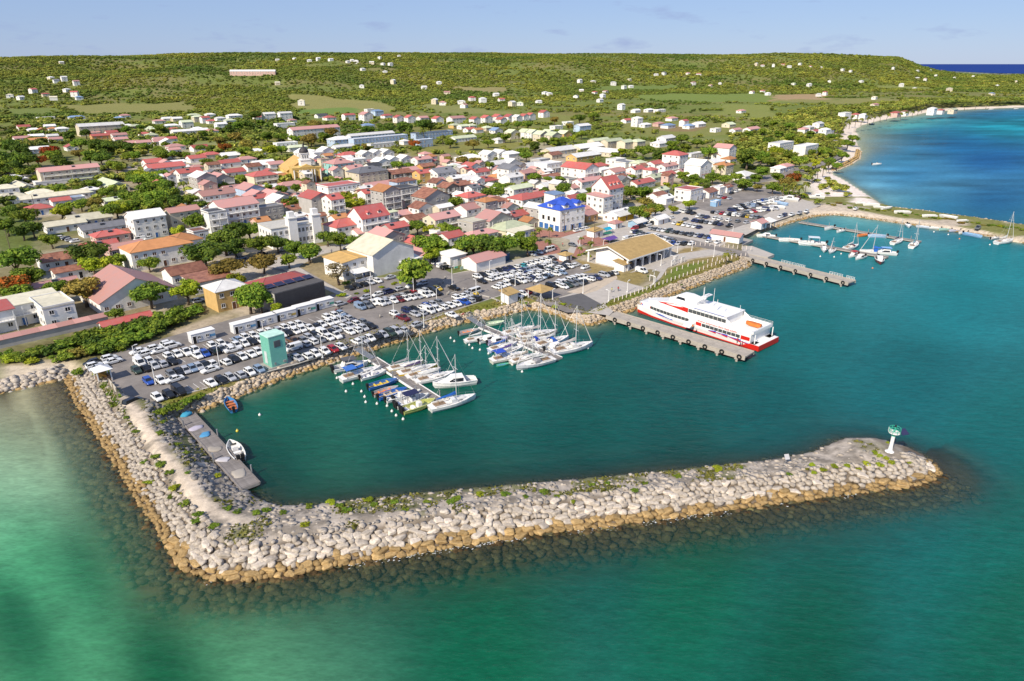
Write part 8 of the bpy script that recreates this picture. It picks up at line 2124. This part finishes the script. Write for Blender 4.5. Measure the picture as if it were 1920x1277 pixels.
for x in (-.65, TLn + .65):
    for s in (-1, 1):
        a, b_ = (x, TD / 2 + s * (TD / 2 + .9), hE - .35), (x, TD / 2, hR - .05)
        mb.add([(x - .06, a[1], a[2]), (x + .06, a[1], a[2]), (x + .06, b_[1], b_[2]), (x - .06, b_[1], b_[2]), (x - .06, a[1], a[2] + .5), (x + .06, a[1], a[2] + .5), (x + .06, b_[1], b_[2] + .4), (x - .06, b_[1], b_[2] + .4)], [(0, 1, 2, 3), (4, 7, 6, 5), (0, 3, 7, 4), (1, 5, 6, 2)])
ob('fascia', mb.mesh('fascia', WHITE), ter)
cm = MB(); cm.box(-.3, .3, -.3, .3, 0, 4.1); cme = cm.mesh('column', WHITE)
for i in range(7):
    ob('column', cme, ter, (TLn * i / 6, 0, 0)); 
for i in (0, 6): ob('column', cme, ter, (TLn * i / 6, TD, 0))
mb = MB(); mb.add([(-.05, TD, 4.1), (.35, TD, 4.1), (.35, TD + .0, 3.7), (1.2, TD - 2.6, 4.4)], [(0, 1, 2)]); 
mb.box(-.3, TLn + .3, -.3, TD + .3, -.2, .04); ob('floor', mb.mesh('floor', PAVE), ter)
for i in range(5):
    ob('door', DOORM[3], ter, (TLn * (i + 1) / 6, 5.197, .05), 0, (2.4, 1, 2.6))
def brace(root, a, b_, m=WHITE, r_=.12, nm='brace'):
    mb = MB(); mb.tube(a, b_, r_, n=5); return ob(nm, mb.mesh(nm, m), root)
brace(ter, (.2, .2, 3.2), (3.2, .4, .3)); brace(ter, (TLn - .2, .2, 3.2), (TLn - 3, .4, .3))
def hut(px, py, w_, d_, h, label, roof='h', rm=None, wm=WHITE, name='hut', ov=.6, pitch=.42, z=2.06, rot=46, door=True, cat='hut'):
    x, y = G(px, py, z)
    root = tag(ob(name, None, loc=(x, y, z), rz=math.radians(rot)), label, cat)
    mb = MB(); mb.box(-w_ / 2, w_ / 2, -d_ / 2, d_ / 2, -.1, h); wl = ob('wall', mb.mesh('wall', wm), root)
    ob('roof', roof_mesh(w_, d_, h, roof, pitch, ov, rm or THATCH, wm), root)
    if door: ob('door', DOORM[1], root, (0, -d_ / 2 - .003, 0), 0, (.9, 1, 2.0))
    return root
hut(1166, 506, 3.6, 4.2, 2.6, 'small white hut with tan lean-to roof against the terminal gable', 's', pitch=.3)
hut(1060, 488, 3.4, 3.6, 2.5, 'white gatehouse with tan pyramid roof at the car park entrance')
hut(955, 565, 4.2, 3.4, 2.9, 'white utility hut with tan roof at the corner of the basin', 's', pitch=.35, door=False)
hut(1115, 443, 5.5, 4.5, 3.0, 'market shelter with tan roof beside the turquoise awning', 'h', wm=WHITE)
hut(1362, 451, 12.5, 4.6, 2.9, 'long white fish market booth with red roof and counters', 'g', ROOFM['P'], rot=-38, cat='stall', name='market_stall')
hut(1422, 427, 5.5, 5, 2.9, 'white hut with red roof on the fishing quay', 'g', ROOFM['P'])
hut(1341, 386, 5, 3.4, 2.4, 'pale blue kiosk with white roof in the fishing car park', 'f', WHITE, mat('kiosk_blue', (.25, .42, .62), .7), name='kiosk', cat='kiosk')
hut(1153, 427, 5, 4, 2.6, 'small stall with red roof by the market kerb', 'h', ROOFM['P'], name='market_stall', cat='stall')
hut(1165, 412, 12, 6, 3.0, 'white market hall with yellow front beside the plaza', 'g', ROOFM['W'], mat('stall_yellow', (.62, .38, .03), .7), name='market_stall', cat='stall')
hut(1235, 418, 9, 5, 2.5, 'white canvas market tent under the street trees', 'g', ROOFM['W'], name='market_stall', cat='stall'); hut(1195, 424, 8, 5, 2.4, 'white market tent with pale blue end by the kerb', 'g', ROOFM['W'], mat('tent_blue', (.3, .45, .6), .8), name='market_stall', cat='stall')
def shelter(px, py, s_, h, label, rm, posts=4, z=2.08, rise=1.6, rot=46, name='shelter', pm=WHITE):
    x, y = G(px, py, z)
    root = tag(ob(name, None, loc=(x, y, z), rz=math.radians(rot)), label, 'shelter')
    mb = MB(); q = s_ / 2 + .3
    mb.add([(-q, -q, h), (q, -q, h), (q, q, h), (-q, q, h), (0, 0, h + rise), (0, 0, h - .05)], [(0, 1, 4), (1, 2, 4), (2, 3, 4), (3, 0, 4), (1, 0, 5), (2, 1, 5), (3, 2, 5), (0, 3, 5)])
    ob('roof', mb.mesh('roof', rm), root)
    pmesh = MB(); pmesh.box(-.12, .12, -.12, .12, 0, h); pme = pmesh.mesh('post', pm)
    for sx in (-1, 1):
        for sy in (-1, 1): ob('post', pme, root, (sx * s_ / 2 * .85, sy * s_ / 2 * .85, 0))
    return root
shelter(1013, 558, 6.4, 3.0, 'open shelter with tan pyramid roof at the pier approach', THATCH)
k = shelter(195, 713, 3.3, 3.0, 'snack kiosk with white pyramid canopy at the head of the breakwater', WHITE, rise=1.0)
mb = MB(); mb.box(-1.4, 1.4, -1.4, -1.1, 0, 1.1); mb.box(-1.4, -1.1, -1.1, 1.3, 0, 1.1); mb.box(1.1, 1.4, -1.1, 1.3, 0, 1.1); ob('counter', mb.mesh('counter', mat('kiosk_wood', (.22, .14, .09), .8)), k)
mb = MB(); mb.box(-.9, .9, .5, 1.1, .3, 1.9); ob('drinks_fridge', mb.mesh('drinks_fridge', mat('kiosk_goods', (.35, .20, .05), .6)), k)
shelter(1440, 424, 5.0, 2.6, 'white pointed marquee beside the red-roofed hut', WHITE, rise=1.7)
def awning(px, py, w_, d_, colr, label, z=2.06, h=2.4):
    x, y = G(px, py, z)
    root = tag(ob('awning', None, loc=(x, y, z), rz=GA), label, 'awning')
    mb = MB(); mb.add([(-w_ / 2, -d_ / 2, h - .4), (w_ / 2, -d_ / 2, h - .4), (w_ / 2, d_ / 2, h - .4), (-w_ / 2, d_ / 2, h - .4), (-w_ / 2, 0, h + .5), (w_ / 2, 0, h + .5)], [(0, 1, 5, 4), (2, 3, 4, 5), (0, 4, 3), (1, 2, 5)]); ob('canopy', mb.mesh('canopy', SAILC), root, color=colr)
    pm_ = MB(); pm_.box(-.05, .05, -.05, .05, 0, h - .4); me = pm_.mesh('post', METAL)
    for sx in (-1, 1):
        for sy in (-1, 1): ob('post', me, root, (sx * w_ / 2 * .95, sy * d_ / 2 * .95, 0))
awning(1137, 438, 4.5, 3.5, (.02, .35, .52), 'turquoise market awning by the red plaza'); awning(1143, 454, 6, 4.5, (.13, .07, .30), 'purple market awning by the red plaza', h=2.0); awning(1139, 447, 3.2, 3, (.03, .16, .12), 'dark green market umbrella behind the purple awning', h=2.6)

# ------------------------------------------------------------------ container offices
def container(px, py, label, w_=6.4, d_=2.6, h=2.7, trim=None):
    x, y = G(px, py, 2.06)
    root = tag(ob('container_office', None, loc=(x, y, 2.06), rz=math.radians(44)), label, 'container')
    mb = MB(); mb.box(-w_ / 2, w_ / 2, -d_ / 2, d_ / 2, .12, h); ob('body', mb.mesh('body', mat('container_white', (.66, .66, .66), .6, .07)), root)
    mb = MB(); mb.box(-w_ / 2 - .08, w_ / 2 + .08, -d_ / 2 - .08, d_ / 2 + .08, h, h + .14); ob('roof', mb.mesh('roof', WHITE), root)
    for q in (-1.2, 1.0): ob('window', WINM[0], root, (q, -d_ / 2 - .003, 1.6), 0, (.95, 1, .8))
    ob('door', DOORM[0], root, (-w_ / 2 + .8, -d_ / 2 - .003, .13), 0, (.85, 1, 2.0))
    if trim:
        mb = MB(); mb.box(-.8, .8, -.02, 0, -.35, .35); ob('notice', mb.mesh('notice', mat('notice_' + trim[0], trim[1], .6)), root, (2.3, -d_ / 2 - .004, 1.3))
for px, py, lb, tr in ((380, 638, 'white container office standing alone at the scrub end of the car park', ('blue', (.12, .3, .5))), (457, 620, 'white container office with round blue logo, second from the scrub', ('blue', (.12, .3, .5))), (497, 608, 'plain white container office, third from the scrub', None), (534, 598, 'white container office with ochre notice', ('ochre', (.5, .36, .1))), (571, 587, 'white container office with green notice', ('green', (.1, .35, .25))), (606, 577, 'white container office with open door, last of the row', ('green', (.1, .35, .25)))):
    container(px, py, lb, trim=tr)
# ------------------------------------------------------------------ charcoal slatted building with red roof and solar panels
SOLAR = mat('solar_cells', (.022, .022, .06), .25, .1, 4, spec=.5)
c0, c1 = np.array(G(519, 588, 2.0)), np.array(G(611, 562, 2.0))
du = c1 - c0; CL = float(np.linalg.norm(du)); ca_ = math.atan2(du[1], du[0])
cb = tag(ob('slatted_building', None, loc=(*c0, 2.0), rz=ca_), 'charcoal slatted hall with solar panels and red roof behind', 'building')
mb = MB(); mb.box(0, CL, 0, 7.5, -.1, 6.2); ob('wall', mb.mesh('wall', WALLM['g']), cb)
mb = MB(); mb.box(-.1, CL + .1, -.1, 7.6, 6.2, 6.35); ob('flat_roof', mb.mesh('flat_roof', mat('felt_roof', (.10, .095, .095), .9)), cb)
sm = MB(); sm.box(-.045, .045, -.16, -.02, 0, 6.1); sme = sm.mesh('slat', mat('charcoal_slat', (.055, .047, .045), .8, .15, .8, rvar=.25))
for i in range(int(CL / .26)): ob('slat', sme, cb, (.13 + i * .26, 0, 0))
mb = MB(); mb.box(0, CL, 7.6, 16.5, -.1, 6.2); ob('rear_wall', mb.mesh('rear_wall', WHITE), cb)
o = ob('red_roof', roof_mesh(CL, 9, 6.2, 'h', .34, .5, ROOFM['S'], WHITE), cb, (CL / 2, 12.2, 0))
pm_ = MB(); pm_.box(0, 1, 0, 1, 0, .06, 0); pme = pm_.mesh('solar_panel', SOLAR)
for i in range(5):
    for j in range(2):
        for k in range(3):
            o = ob('solar_panel', pme, cb, (.5 + i * (CL - .6) / 5 + k * 1.0, 4.6 + j * 1.35, 6.75 + j * .22), 0, (.95, 1.28, 1)); o.rotation_euler = (.16, 0, 0)
# ------------------------------------------------------------------ church
x, y = G(575, 340, 2.0)
ch = tag(ob('church', None, loc=(x, y, 2.0), rz=math.radians(28)), 'yellow church with domed white bell tower and orange nave roof', 'church')
YW = mat('church_yellow', (.62, .42, .14), .8, .06); CD = mat('church_dome', (.06, .055, .06), .6)
mb = MB(); mb.box(-9, 9, -5, 6, 0, 9); mb.box(-9, 9, -5.3, -5.02, 8.2, 9.4); ob('front_block', mb.mesh('front_block', YW), ch)
mb = MB(); mb.box(-10.3, 10.3, 6, 32, 0, 6.5); ob('nave_wall', mb.mesh('nave_wall', YW), ch)
ob('nave_roof', roof_mesh(20.6, 26, 6.5, 'G', .62, .5, ROOFM['Y'], YW), ch, (0, 19, 0))
mb = MB()
mb.add([(-5, -5.6, 9.4), (5, -5.6, 9.4), (0, -5.6, 11.4), (-5, 0, 9.4), (5, 0, 9.4), (0, 0, 11.4)], [(0, 1, 2), (0, 2, 5, 3), (1, 4, 5, 2)])
mb.box(-9.3, 9.3, -5.5, 6, 9.0, 9.35); ob('pediment', mb.mesh('pediment', YW), ch)
cmm = MB(); cmm.lathe([(.42, 0), (.36, 7.6), (.5, 7.8)], 10); cme = cmm.mesh('column', WHITE)
for q in (-4.6, -2.9, 2.9, 4.6, -8.2, 8.2): ob('column', cme, ch, (q, -5.75, .2))
ad_m = MB(); ad_m.box(-.9, .9, -.12, 0, 0, 3.4); ad_m.lathe([(.02, 0), (.03, .01)], 4); ad_m.prism([(.9 * math.cos(math.pi * i / 8), -.06) for i in range(9)], 3.4, 3.41); 
for i in range(8):
    a0, a1 = math.pi * i / 8, math.pi * (i + 1) / 8
    ad_m.add([(0, -.12, 3.4), (.9 * math.cos(a0), -.12, 3.4 + .9 * math.sin(a0)), (.9 * math.cos(a1), -.12, 3.4 + .9 * math.sin(a1))], [(0, 1, 2)])
ad_m = ad_m.mesh('arched_door', SHUT)
for q, s_ in ((-6.4, .85), (0, 1.25), (6.4, .85)): ob('arched_door', ad_m, ch, (q, -5.02, .1), 0, (s_, 1, s_))
mb = MB(); mb.box(-3.2, 3.2, -4, 2.4, 9.36, 13.5); mb.box(-3.6, 3.6, -4.4, 2.8, 13.5, 13.9); mb.box(-2.6, 2.6, -3.4, 1.8, 13.9, 17.6); mb.box(-3.0, 3.0, -3.8, 2.2, 17.6, 18.0)
tt_ = ob('bell_tower', mb.mesh('bell_tower', WHITE), ch)
for q in (-1.4, 0, 1.4): ob('belfry_opening', WINM[2], tt_, (q, -3.403, 15.8), 0, (.8, 1, 2.4)); ob('belfry_opening', WINM[2], tt_, (-2.603, q - .8, 15.8), -math.pi / 2, (.8, 1, 2.4)); ob('belfry_opening', WINM[2], tt_, (2.603, q - .8, 15.8), math.pi / 2, (.8, 1, 2.4))
mb = MB(); mb.lathe([(3.0, 18.0), (2.85, 19.2), (2.2, 20.4), (1.1, 21.1), (.6, 21.3), (.6, 22.4), (.3, 22.9), (.05, 24)], 14, cy=-.8); ob('dome', mb.mesh('dome', CD, True), tt_)
# ------------------------------------------------------------------ town hall
x, y = G(556, 455, 2.0)
th_ = tag(ob('town_hall', None, loc=(x, y, 2.0), rz=math.radians(40)), 'white two-storey town hall with square towers and solar panels', 'building')
mb = MB(); mb.box(-12, 9, -5, 9, -.2, 8.2); ob('wall', mb.mesh('wall', WHITE), th_)
mb = MB(); mb.box(-12.2, 9.2, -5.2, 9.2, 8.2, 8.5); ob('roof', mb.mesh('roof', mat('hall_roof', (.52, .50, .45), .9)), th_)
for q in (-3.0, 7.2):
    mb = MB(); mb.box(q - 1.8, q + 1.8, -6.2, -2.6, -.2, 11.6); mb.box(q - 2.1, q + 2.1, -6.5, -2.3, 11.6, 12.0); mb.box(q - 1.2, q + 1.2, -5.6, -3.2, 12.0, 14.2); ob('tower', mb.mesh('tower', WHITE), th_)
for i in range(4):
    for j in range(2): ob('window', WINM[0], th_, (-.2 + i * 1.7, -5.003, 2.4 + 3.9 * j), 0, (1.1, 1, 1.9)); ob('window', WINM[0], th_, (-12.003, -3 + i * 3.2, 2.2 + 3.7 * j), -math.pi / 2, (1.2, 1, 1.7))
for i in range(3): ob('window', WINM[0], th_, (-10.5 + i * 2.4, -5.003, 6.2), 0, (1.2, 1, 1.7)); ob('window', WINM[0], th_, (-10.5 + i * 2.4, -5.003, 2.3), 0, (1.2, 1, 1.7))
for i in range(6): o = ob('solar_panel', pme, th_, (-2 + i * 1.5, 1.5, 8.8), 0, (1.4, 3.0, 1)); o.rotation_euler = (.15, 0, 0)
# ------------------------------------------------------------------ long red-capped boundary wall beside the scrub
a, b_ = G(-60, 668, 2.0), G(205, 607, 2.0)
o0, an, L_ = frame_of(a, b_)
bwl = tag(ob('boundary_wall', None, loc=(*o0, 2.0), rz=an), 'long stained white boundary wall capped with red sheeting behind the scrub', 'wall')
mb = MB(); mb.box(0, L_, 0, 2.6, -.2, 2.3); ob('wall', mb.mesh('wall', WALLM['g']), bwl)
n = int(L_ / 4)
sm = MB(); sm.add([(0, -.3, 2.3), (L_ / n - .03, -.3, 2.3), (L_ / n - .03, 2.8, 2.75), (0, 2.8, 2.75), (0, -.3, 2.36), (L_ / n - .03, -.3, 2.36), (L_ / n - .03, 2.8, 2.81), (0, 2.8, 2.81)], [(3, 2, 1, 0), (4, 5, 6, 7), (0, 1, 5, 4), (1, 2, 6, 5), (2, 3, 7, 6), (3, 0, 4, 7)]); sme = sm.mesh('cap_sheet', ROOFM['M'])
for i in range(n): ob('cap_sheet', sme, bwl, (i * L_ / n, 0, 0))
# ------------------------------------------------------------------ banner gantry by the kiosk
x, y = G(216, 745, 2.0)
ga = tag(ob('sign_frame', None, loc=(x, y, 2.0), rz=math.radians(-48)), 'braced timber sign frame with two boards at the breakwater entrance', 'sign')
TB = mat('raw_timber', (.42, .34, .24), .85)
for q in (-3.2, 0, 3.2):
    mb = MB(); mb.box(-.09, .09, -.09, .09, -.3, 3.6); mb.tube((0, 0, 2.6), (-.2, -2.2, -.6), .07, n=4); ob('post', mb.mesh('post', TB), ga, (q, 0, 0))
for q, z in ((-1.6, 2.6), (1.6, 2.6)):
    mb = MB(); mb.box(-1.5, 1.5, .1, .16, -.8, .9); ob('board', mb.mesh('board', mat('board_back', (.5, .46, .4), .8)), ga, (q, 0, z))
# restaurant details
x, y = G(672, 522, 2.05)
po = tag(ob('porch', None, loc=(x, y, 2.05), rz=GA), 'white restaurant porch with pale canopy and balustrade', 'porch')
mb = MB(); mb.add([(-3.4, -3, 2.6), (3.4, -3, 2.6), (3.4, 2.6, 3.3), (-3.4, 2.6, 3.3)], [(0, 1, 2, 3)]); mb.add([(-3.4, -3, 2.7), (3.4, -3, 2.7), (3.4, 2.6, 3.4), (-3.4, 2.6, 3.4)], [(0, 1, 2, 3)]); ob('canopy', mb.mesh('canopy', WHITE), po)
pm2 = MB(); pm2.box(-.1, .1, -.1, .1, 0, 2.6); p2m = pm2.mesh('post', WHITE)
for q in (-3.2, 0, 3.2): ob('post', p2m, po, (q, -2.9, 0))
mb = MB(); mb.box(-3.6, 3.6, -3.6, -3.45, 0, .9); ob('balustrade', mb.mesh('balustrade', WHITE), po)
# ------------------------------------------------------------------ lamp posts
def lamp(px, py, top, label, arm=1):
    x, y = G(px, py, 2.05)
    # height from the pixel of the head
    hh = 6.0
    for h in np.arange(2.5, 11, .1):
        zd = y * cP + (CAM_H - 2.05 - h) * sP; yy = y * sP - (CAM_H - 2.05 - h) * cP
        if CYP - FPX * yy / zd <= top: hh = h; break
    root = tag(ob('street_lamp', None, loc=(x, y, 2.05), rz=rnd.choice([GA, GA + math.pi / 2])), label, 'lamp', 'street lamps')
    mb = MB(); mb.tube((0, 0, 0), (0, 0, hh), .12, .08, 7); mb.box(-.2, .2, -.2, .2, 0, .25); ob('pole', mb.mesh('pole', WHITE), root)
    mb = MB(); mb.tube((0, 0, hh - .05), (.8, 0, hh + .1), .05, n=5); mb.box(.5, 1.2, -.14, .14, hh + .02, hh + .16); 
    if arm == 2: mb.tube((0, 0, hh - .05), (-.8, 0, hh + .1), .05, n=5); mb.box(-1.2, -.5, -.14, .14, hh + .02, hh + .16)
    ob('lamp_head', mb.mesh('lamp_head', WHITE), root)
LAMPS = [(255, 681, 649), (292, 721, 681), (412, 686, 650), (605, 671, 629), (493, 618, 604), (640, 610, 588), (697, 572, 520), (739, 597, 560), (795, 614, 571), (776, 553, 522), (819, 564, 541), (848, 534, 500), (893, 555, 525), (918, 510, 490), (941, 570, 538), (966, 536, 513), (1036, 562, 543), (1141, 565, 545), (1176, 548, 527), (1225, 533, 508), (1093, 550, 516), (1034, 502, 485), (1297, 470, 452), (1262, 495, 480), (1239, 498, 478), (1338, 482, 462), (1270, 474, 458), (1319, 378, 362), (1365, 425, 408), (700, 500, 470), (583, 478, 455), (1110, 462, 445), (1087, 458, 445), (1131, 462, 452), (1373, 442, 424)]
for i, (a, b_, t_) in enumerate(LAMPS):
    lamp(a, b_, t_, 'white street lamp, %s in order from the breakwater towards the fishing harbour' % nth(i + 1), 2 if i % 4 == 3 else 1)
for i, (px, py, t_) in enumerate([(1058, 437, 398), (1114, 447, 395), (1200, 262, 235), (20, 470, 385), (75, 430, 395), (68, 400, 380)]):
    x, y = G(px, py, 2.0); hh = 9.0
    root = tag(ob('utility_pole', None, loc=(x, y, 2.0), rz=.4 * i), 'dark utility pole, %s from the east in the town' % nth(6 - i), 'pole', 'utility poles')
    mb = MB(); mb.tube((0, 0, -.3), (0, 0, hh), .16, .11, 7); ob('pole', mb.mesh('pole', BARK), root)
    mb = MB(); mb.box(-1, 1, -.07, .07, hh - .8, hh - .65); ob('crossarm', mb.mesh('crossarm', BARK), root)
# ------------------------------------------------------------------ white fence posts round the terminal lawn
fp = MB(); fp.box(-.11, .11, -.11, .11, -.1, 1.35); fpm = fp.mesh('fence_post', mat('post_white', (.70, .62, .56), .8, .1))
def posts(x1, y1, x2, y2, n, row):
    for i in range(n):
        q = i / (n - 1)
        x, y = G(lerp(x1, x2, q), lerp(y1, y2, q), 2.0)
        tag(ob('fence_post', fpm, loc=(x, y, 2.0), rz=GA), 'white fence post, %s from the ferry pier in the %s' % (nth(i + 1), row), 'post', 'fence posts of the terminal')
posts(1152, 566, 1372, 486, 30, 'seaward row of the lawn'); posts(1248, 516, 1290, 500, 5, 'inner row of the lawn'); posts(1300, 497, 1398, 480, 12, 'upper row of the lawn'); posts(1341, 462, 1408, 468, 9, 'row along the slipway'); posts(1268, 458, 1340, 462, 9, 'row behind the terminal')
# gates and small signs, planters, bollards
for i, (px, py, s_) in enumerate([(1223, 528, 1.2), (1268, 490, 1), (1280, 492, 1), (1262, 498, 1)]):
    x, y = G(px, py, 2.05)
    root = tag(ob('gate', None, loc=(x, y, 2.05), rz=GA + (0 if i else 1.4)), '%s white framed gate along the terminal path' % nth(i + 1), 'gate')
    mb = MB(); mb.box(-1.3, -1.1, -.1, .1, 0, 2.2); mb.box(1.1, 1.3, -.1, .1, 0, 2.2); mb.box(-1.1, 1.1, -.1, .1, 2.0, 2.2); ob('frame', mb.mesh('frame', WHITE), root)
    mb = MB(); [mb.box(-1 + .4 * q, -.95 + .4 * q, -.03, .03, .15, 1.9) for q in range(6)]; ob('bars', mb.mesh('bars', METAL), root)
bo = MB(); bo.lathe([(.28, 0), (.26, .7), (.18, .85), (.02, .9)], 9); bom = bo.mesh('bollard', CONC, True)
for i, (px, py) in enumerate([(824, 533), (831, 531), (842, 551), (839, 553), (869, 544), (852, 537), (876, 591), (900, 556), (917, 560), (932, 566), (713, 595), (738, 598), (835, 522)]):
    x, y = G(px, py, 2.05); tag(ob('bollard', bom, loc=(x, y, 2.05)), 'pale stone bollard in the car park, %s in order from the town kerb' % nth(i + 1), 'bollard', 'stone bollards')
x, y = G(855, 505, 2.0)
sg2 = tag(ob('notice_board', None, loc=(x, y, 2.0), rz=GA), 'tall white information panel on the verge by the warehouse', 'sign')
mb = MB(); mb.box(-.9, .9, -.08, .08, .4, 3.6); ob('panel', mb.mesh('panel', WHITE), sg2); mb = MB(); mb.box(-.9, .9, -.1, -.081, .5, 1.1); ob('green_strip', mb.mesh('green_strip', LG), sg2); mb = MB(); mb.box(-.7, -.55, -.05, .05, 0, .4); mb.box(.55, .7, -.05, .05, 0, .4); ob('foot', mb.mesh('foot', METAL), sg2)
x, y = G(866, 508, 2.0)
sg3 = tag(ob('notice_board', None, loc=(x, y, 2.0), rz=GA), 'small square sign beside the tall information panel', 'sign')
mb = MB(); mb.box(-.8, .8, -.05, .05, .5, 1.7); ob('panel', mb.mesh('panel', mat('sign_green', (.35, .5, .42), .6)), sg3); mb = MB(); mb.box(-.05, .05, -.04, .04, 0, .5); ob('foot', mb.mesh('foot', METAL), sg3)
x, y = G(930, 500, 2.0)
bk_ = tag(ob('painted_container', None, loc=G(945, 488, 2.0) + (2.0,), rz=GA), 'dark blue painted container at the end of the warehouse', 'container')
mb = MB(); mb.box(-1.6, 1.6, -1.5, 1.5, 0, 2.9); ob('body', mb.mesh('body', mat('mural_blue', (.03, .10, .22), .7, .3, .6)), bk_); mb = MB(); mb.box(-1.65, 1.65, -1.55, 1.55, 2.9, 3.0); ob('lid', mb.mesh('lid', METAL), bk_)
# roundel on the white hall, stone plinth on the warehouse
# ------------------------------------------------------------------ people
SKIN = mat('skin', (.16, .085, .055), .7)
def person(px, py, shirt, label, z=2.0, ang=0.0):
    x, y = G(px, py, z)
    root = tag(ob('person', None, loc=(x, y, z), rz=ang), label, 'person')
    def ring(cx, cy, z_, rx, ry, n=8): return [(cx + rx * math.cos(2 * math.pi * i / n), cy + ry * math.sin(2 * math.pi * i / n), z_) for i in range(n)]
    mb = MB()
    mb.loft([ring(0, 0, .82, .13, .17), ring(0, 0, .95, .13, .18), ring(0, 0, 1.15, .12, .16), ring(0, 0, 1.38, .13, .22), ring(0, 0, 1.45, .08, .12), ring(0, 0, 1.52, .06, .06), ring(.01, 0, 1.56, .08, .075), ring(.015, 0, 1.66, .10, .085), ring(0, 0, 1.75, .06, .05), ring(0, 0, 1.77, .01, .01)], 0)
    for s in (-1, 1):
        mb.loft([ring(.05, s * .1, .0, .11, .05), ring(.02, s * .1, .08, .06, .05), ring(0, s * .1, .45, .065, .065), ring(0, s * .09, .88, .09, .085)], 1)
        mb.loft([ring(0, s * .22, 1.40, .055, .05), ring(.0, s * .27, 1.12, .05, .045), ring(.06, s * .28, .88, .04, .035), ring(.09, s * .28, .76, .045, .025)], 0)
    o = ob('body', mb.mesh('body', [SKIN, mat('trousers_dark', (.05, .05, .07), .9)], True), root)
    mb = MB(); mb.loft([ring(0, 0, .9, .15, .20), ring(0, 0, 1.15, .14, .185), ring(0, 0, 1.37, .15, .245), ring(0, 0, 1.46, .09, .13)], 0)
    for s in (-1, 1): mb.loft([ring(0, s * .23, 1.42, .07, .065), ring(0, s * .27, 1.18, .07, .06)], 0)
    ob('shirt', mb.mesh('shirt', MATTE), root, color=shirt)
    mb = MB(); mb.loft([ring(-.015, 0, 1.62, .105, .095), ring(-.01, 0, 1.72, .10, .09), ring(0, 0, 1.79, .03, .03)], 0); ob('hair', mb.mesh('hair', BLACK, True), root)
for i, (px, py, c, l_) in enumerate([(1192, 585, (.5, .03, .03), 'person in red shirt at the head of the ferry pier'), (1298, 618, (.6, .25, .1), 'person in orange vest walking mid pier'), (1382, 644, (.5, .03, .05), 'person in red shirt by the ferry gangway'), (1391, 651, (.45, .04, .06), 'second person in red near the pier end'), (1055, 462, (.55, .15, .15), 'pedestrian in pink crossing the plaza'), (1285, 598, (.6, .6, .58), 'crew member in white beside the boarding steps'), (1000, 534, (.55, .55, .52), 'rider in white standing in the kiosk car park'), (1147, 548, (.5, .5, .05), 'person in yellow on the terminal path'), (1159, 546, (.4, .05, .05), 'person in red on the terminal path'), (622, 475, (.2, .2, .25), 'stroller in dark clothes on the promenade')]):
    person(px, py, c, l_, 1.93 if i in (0, 1, 2, 3, 5) else 2.07, i * .9)
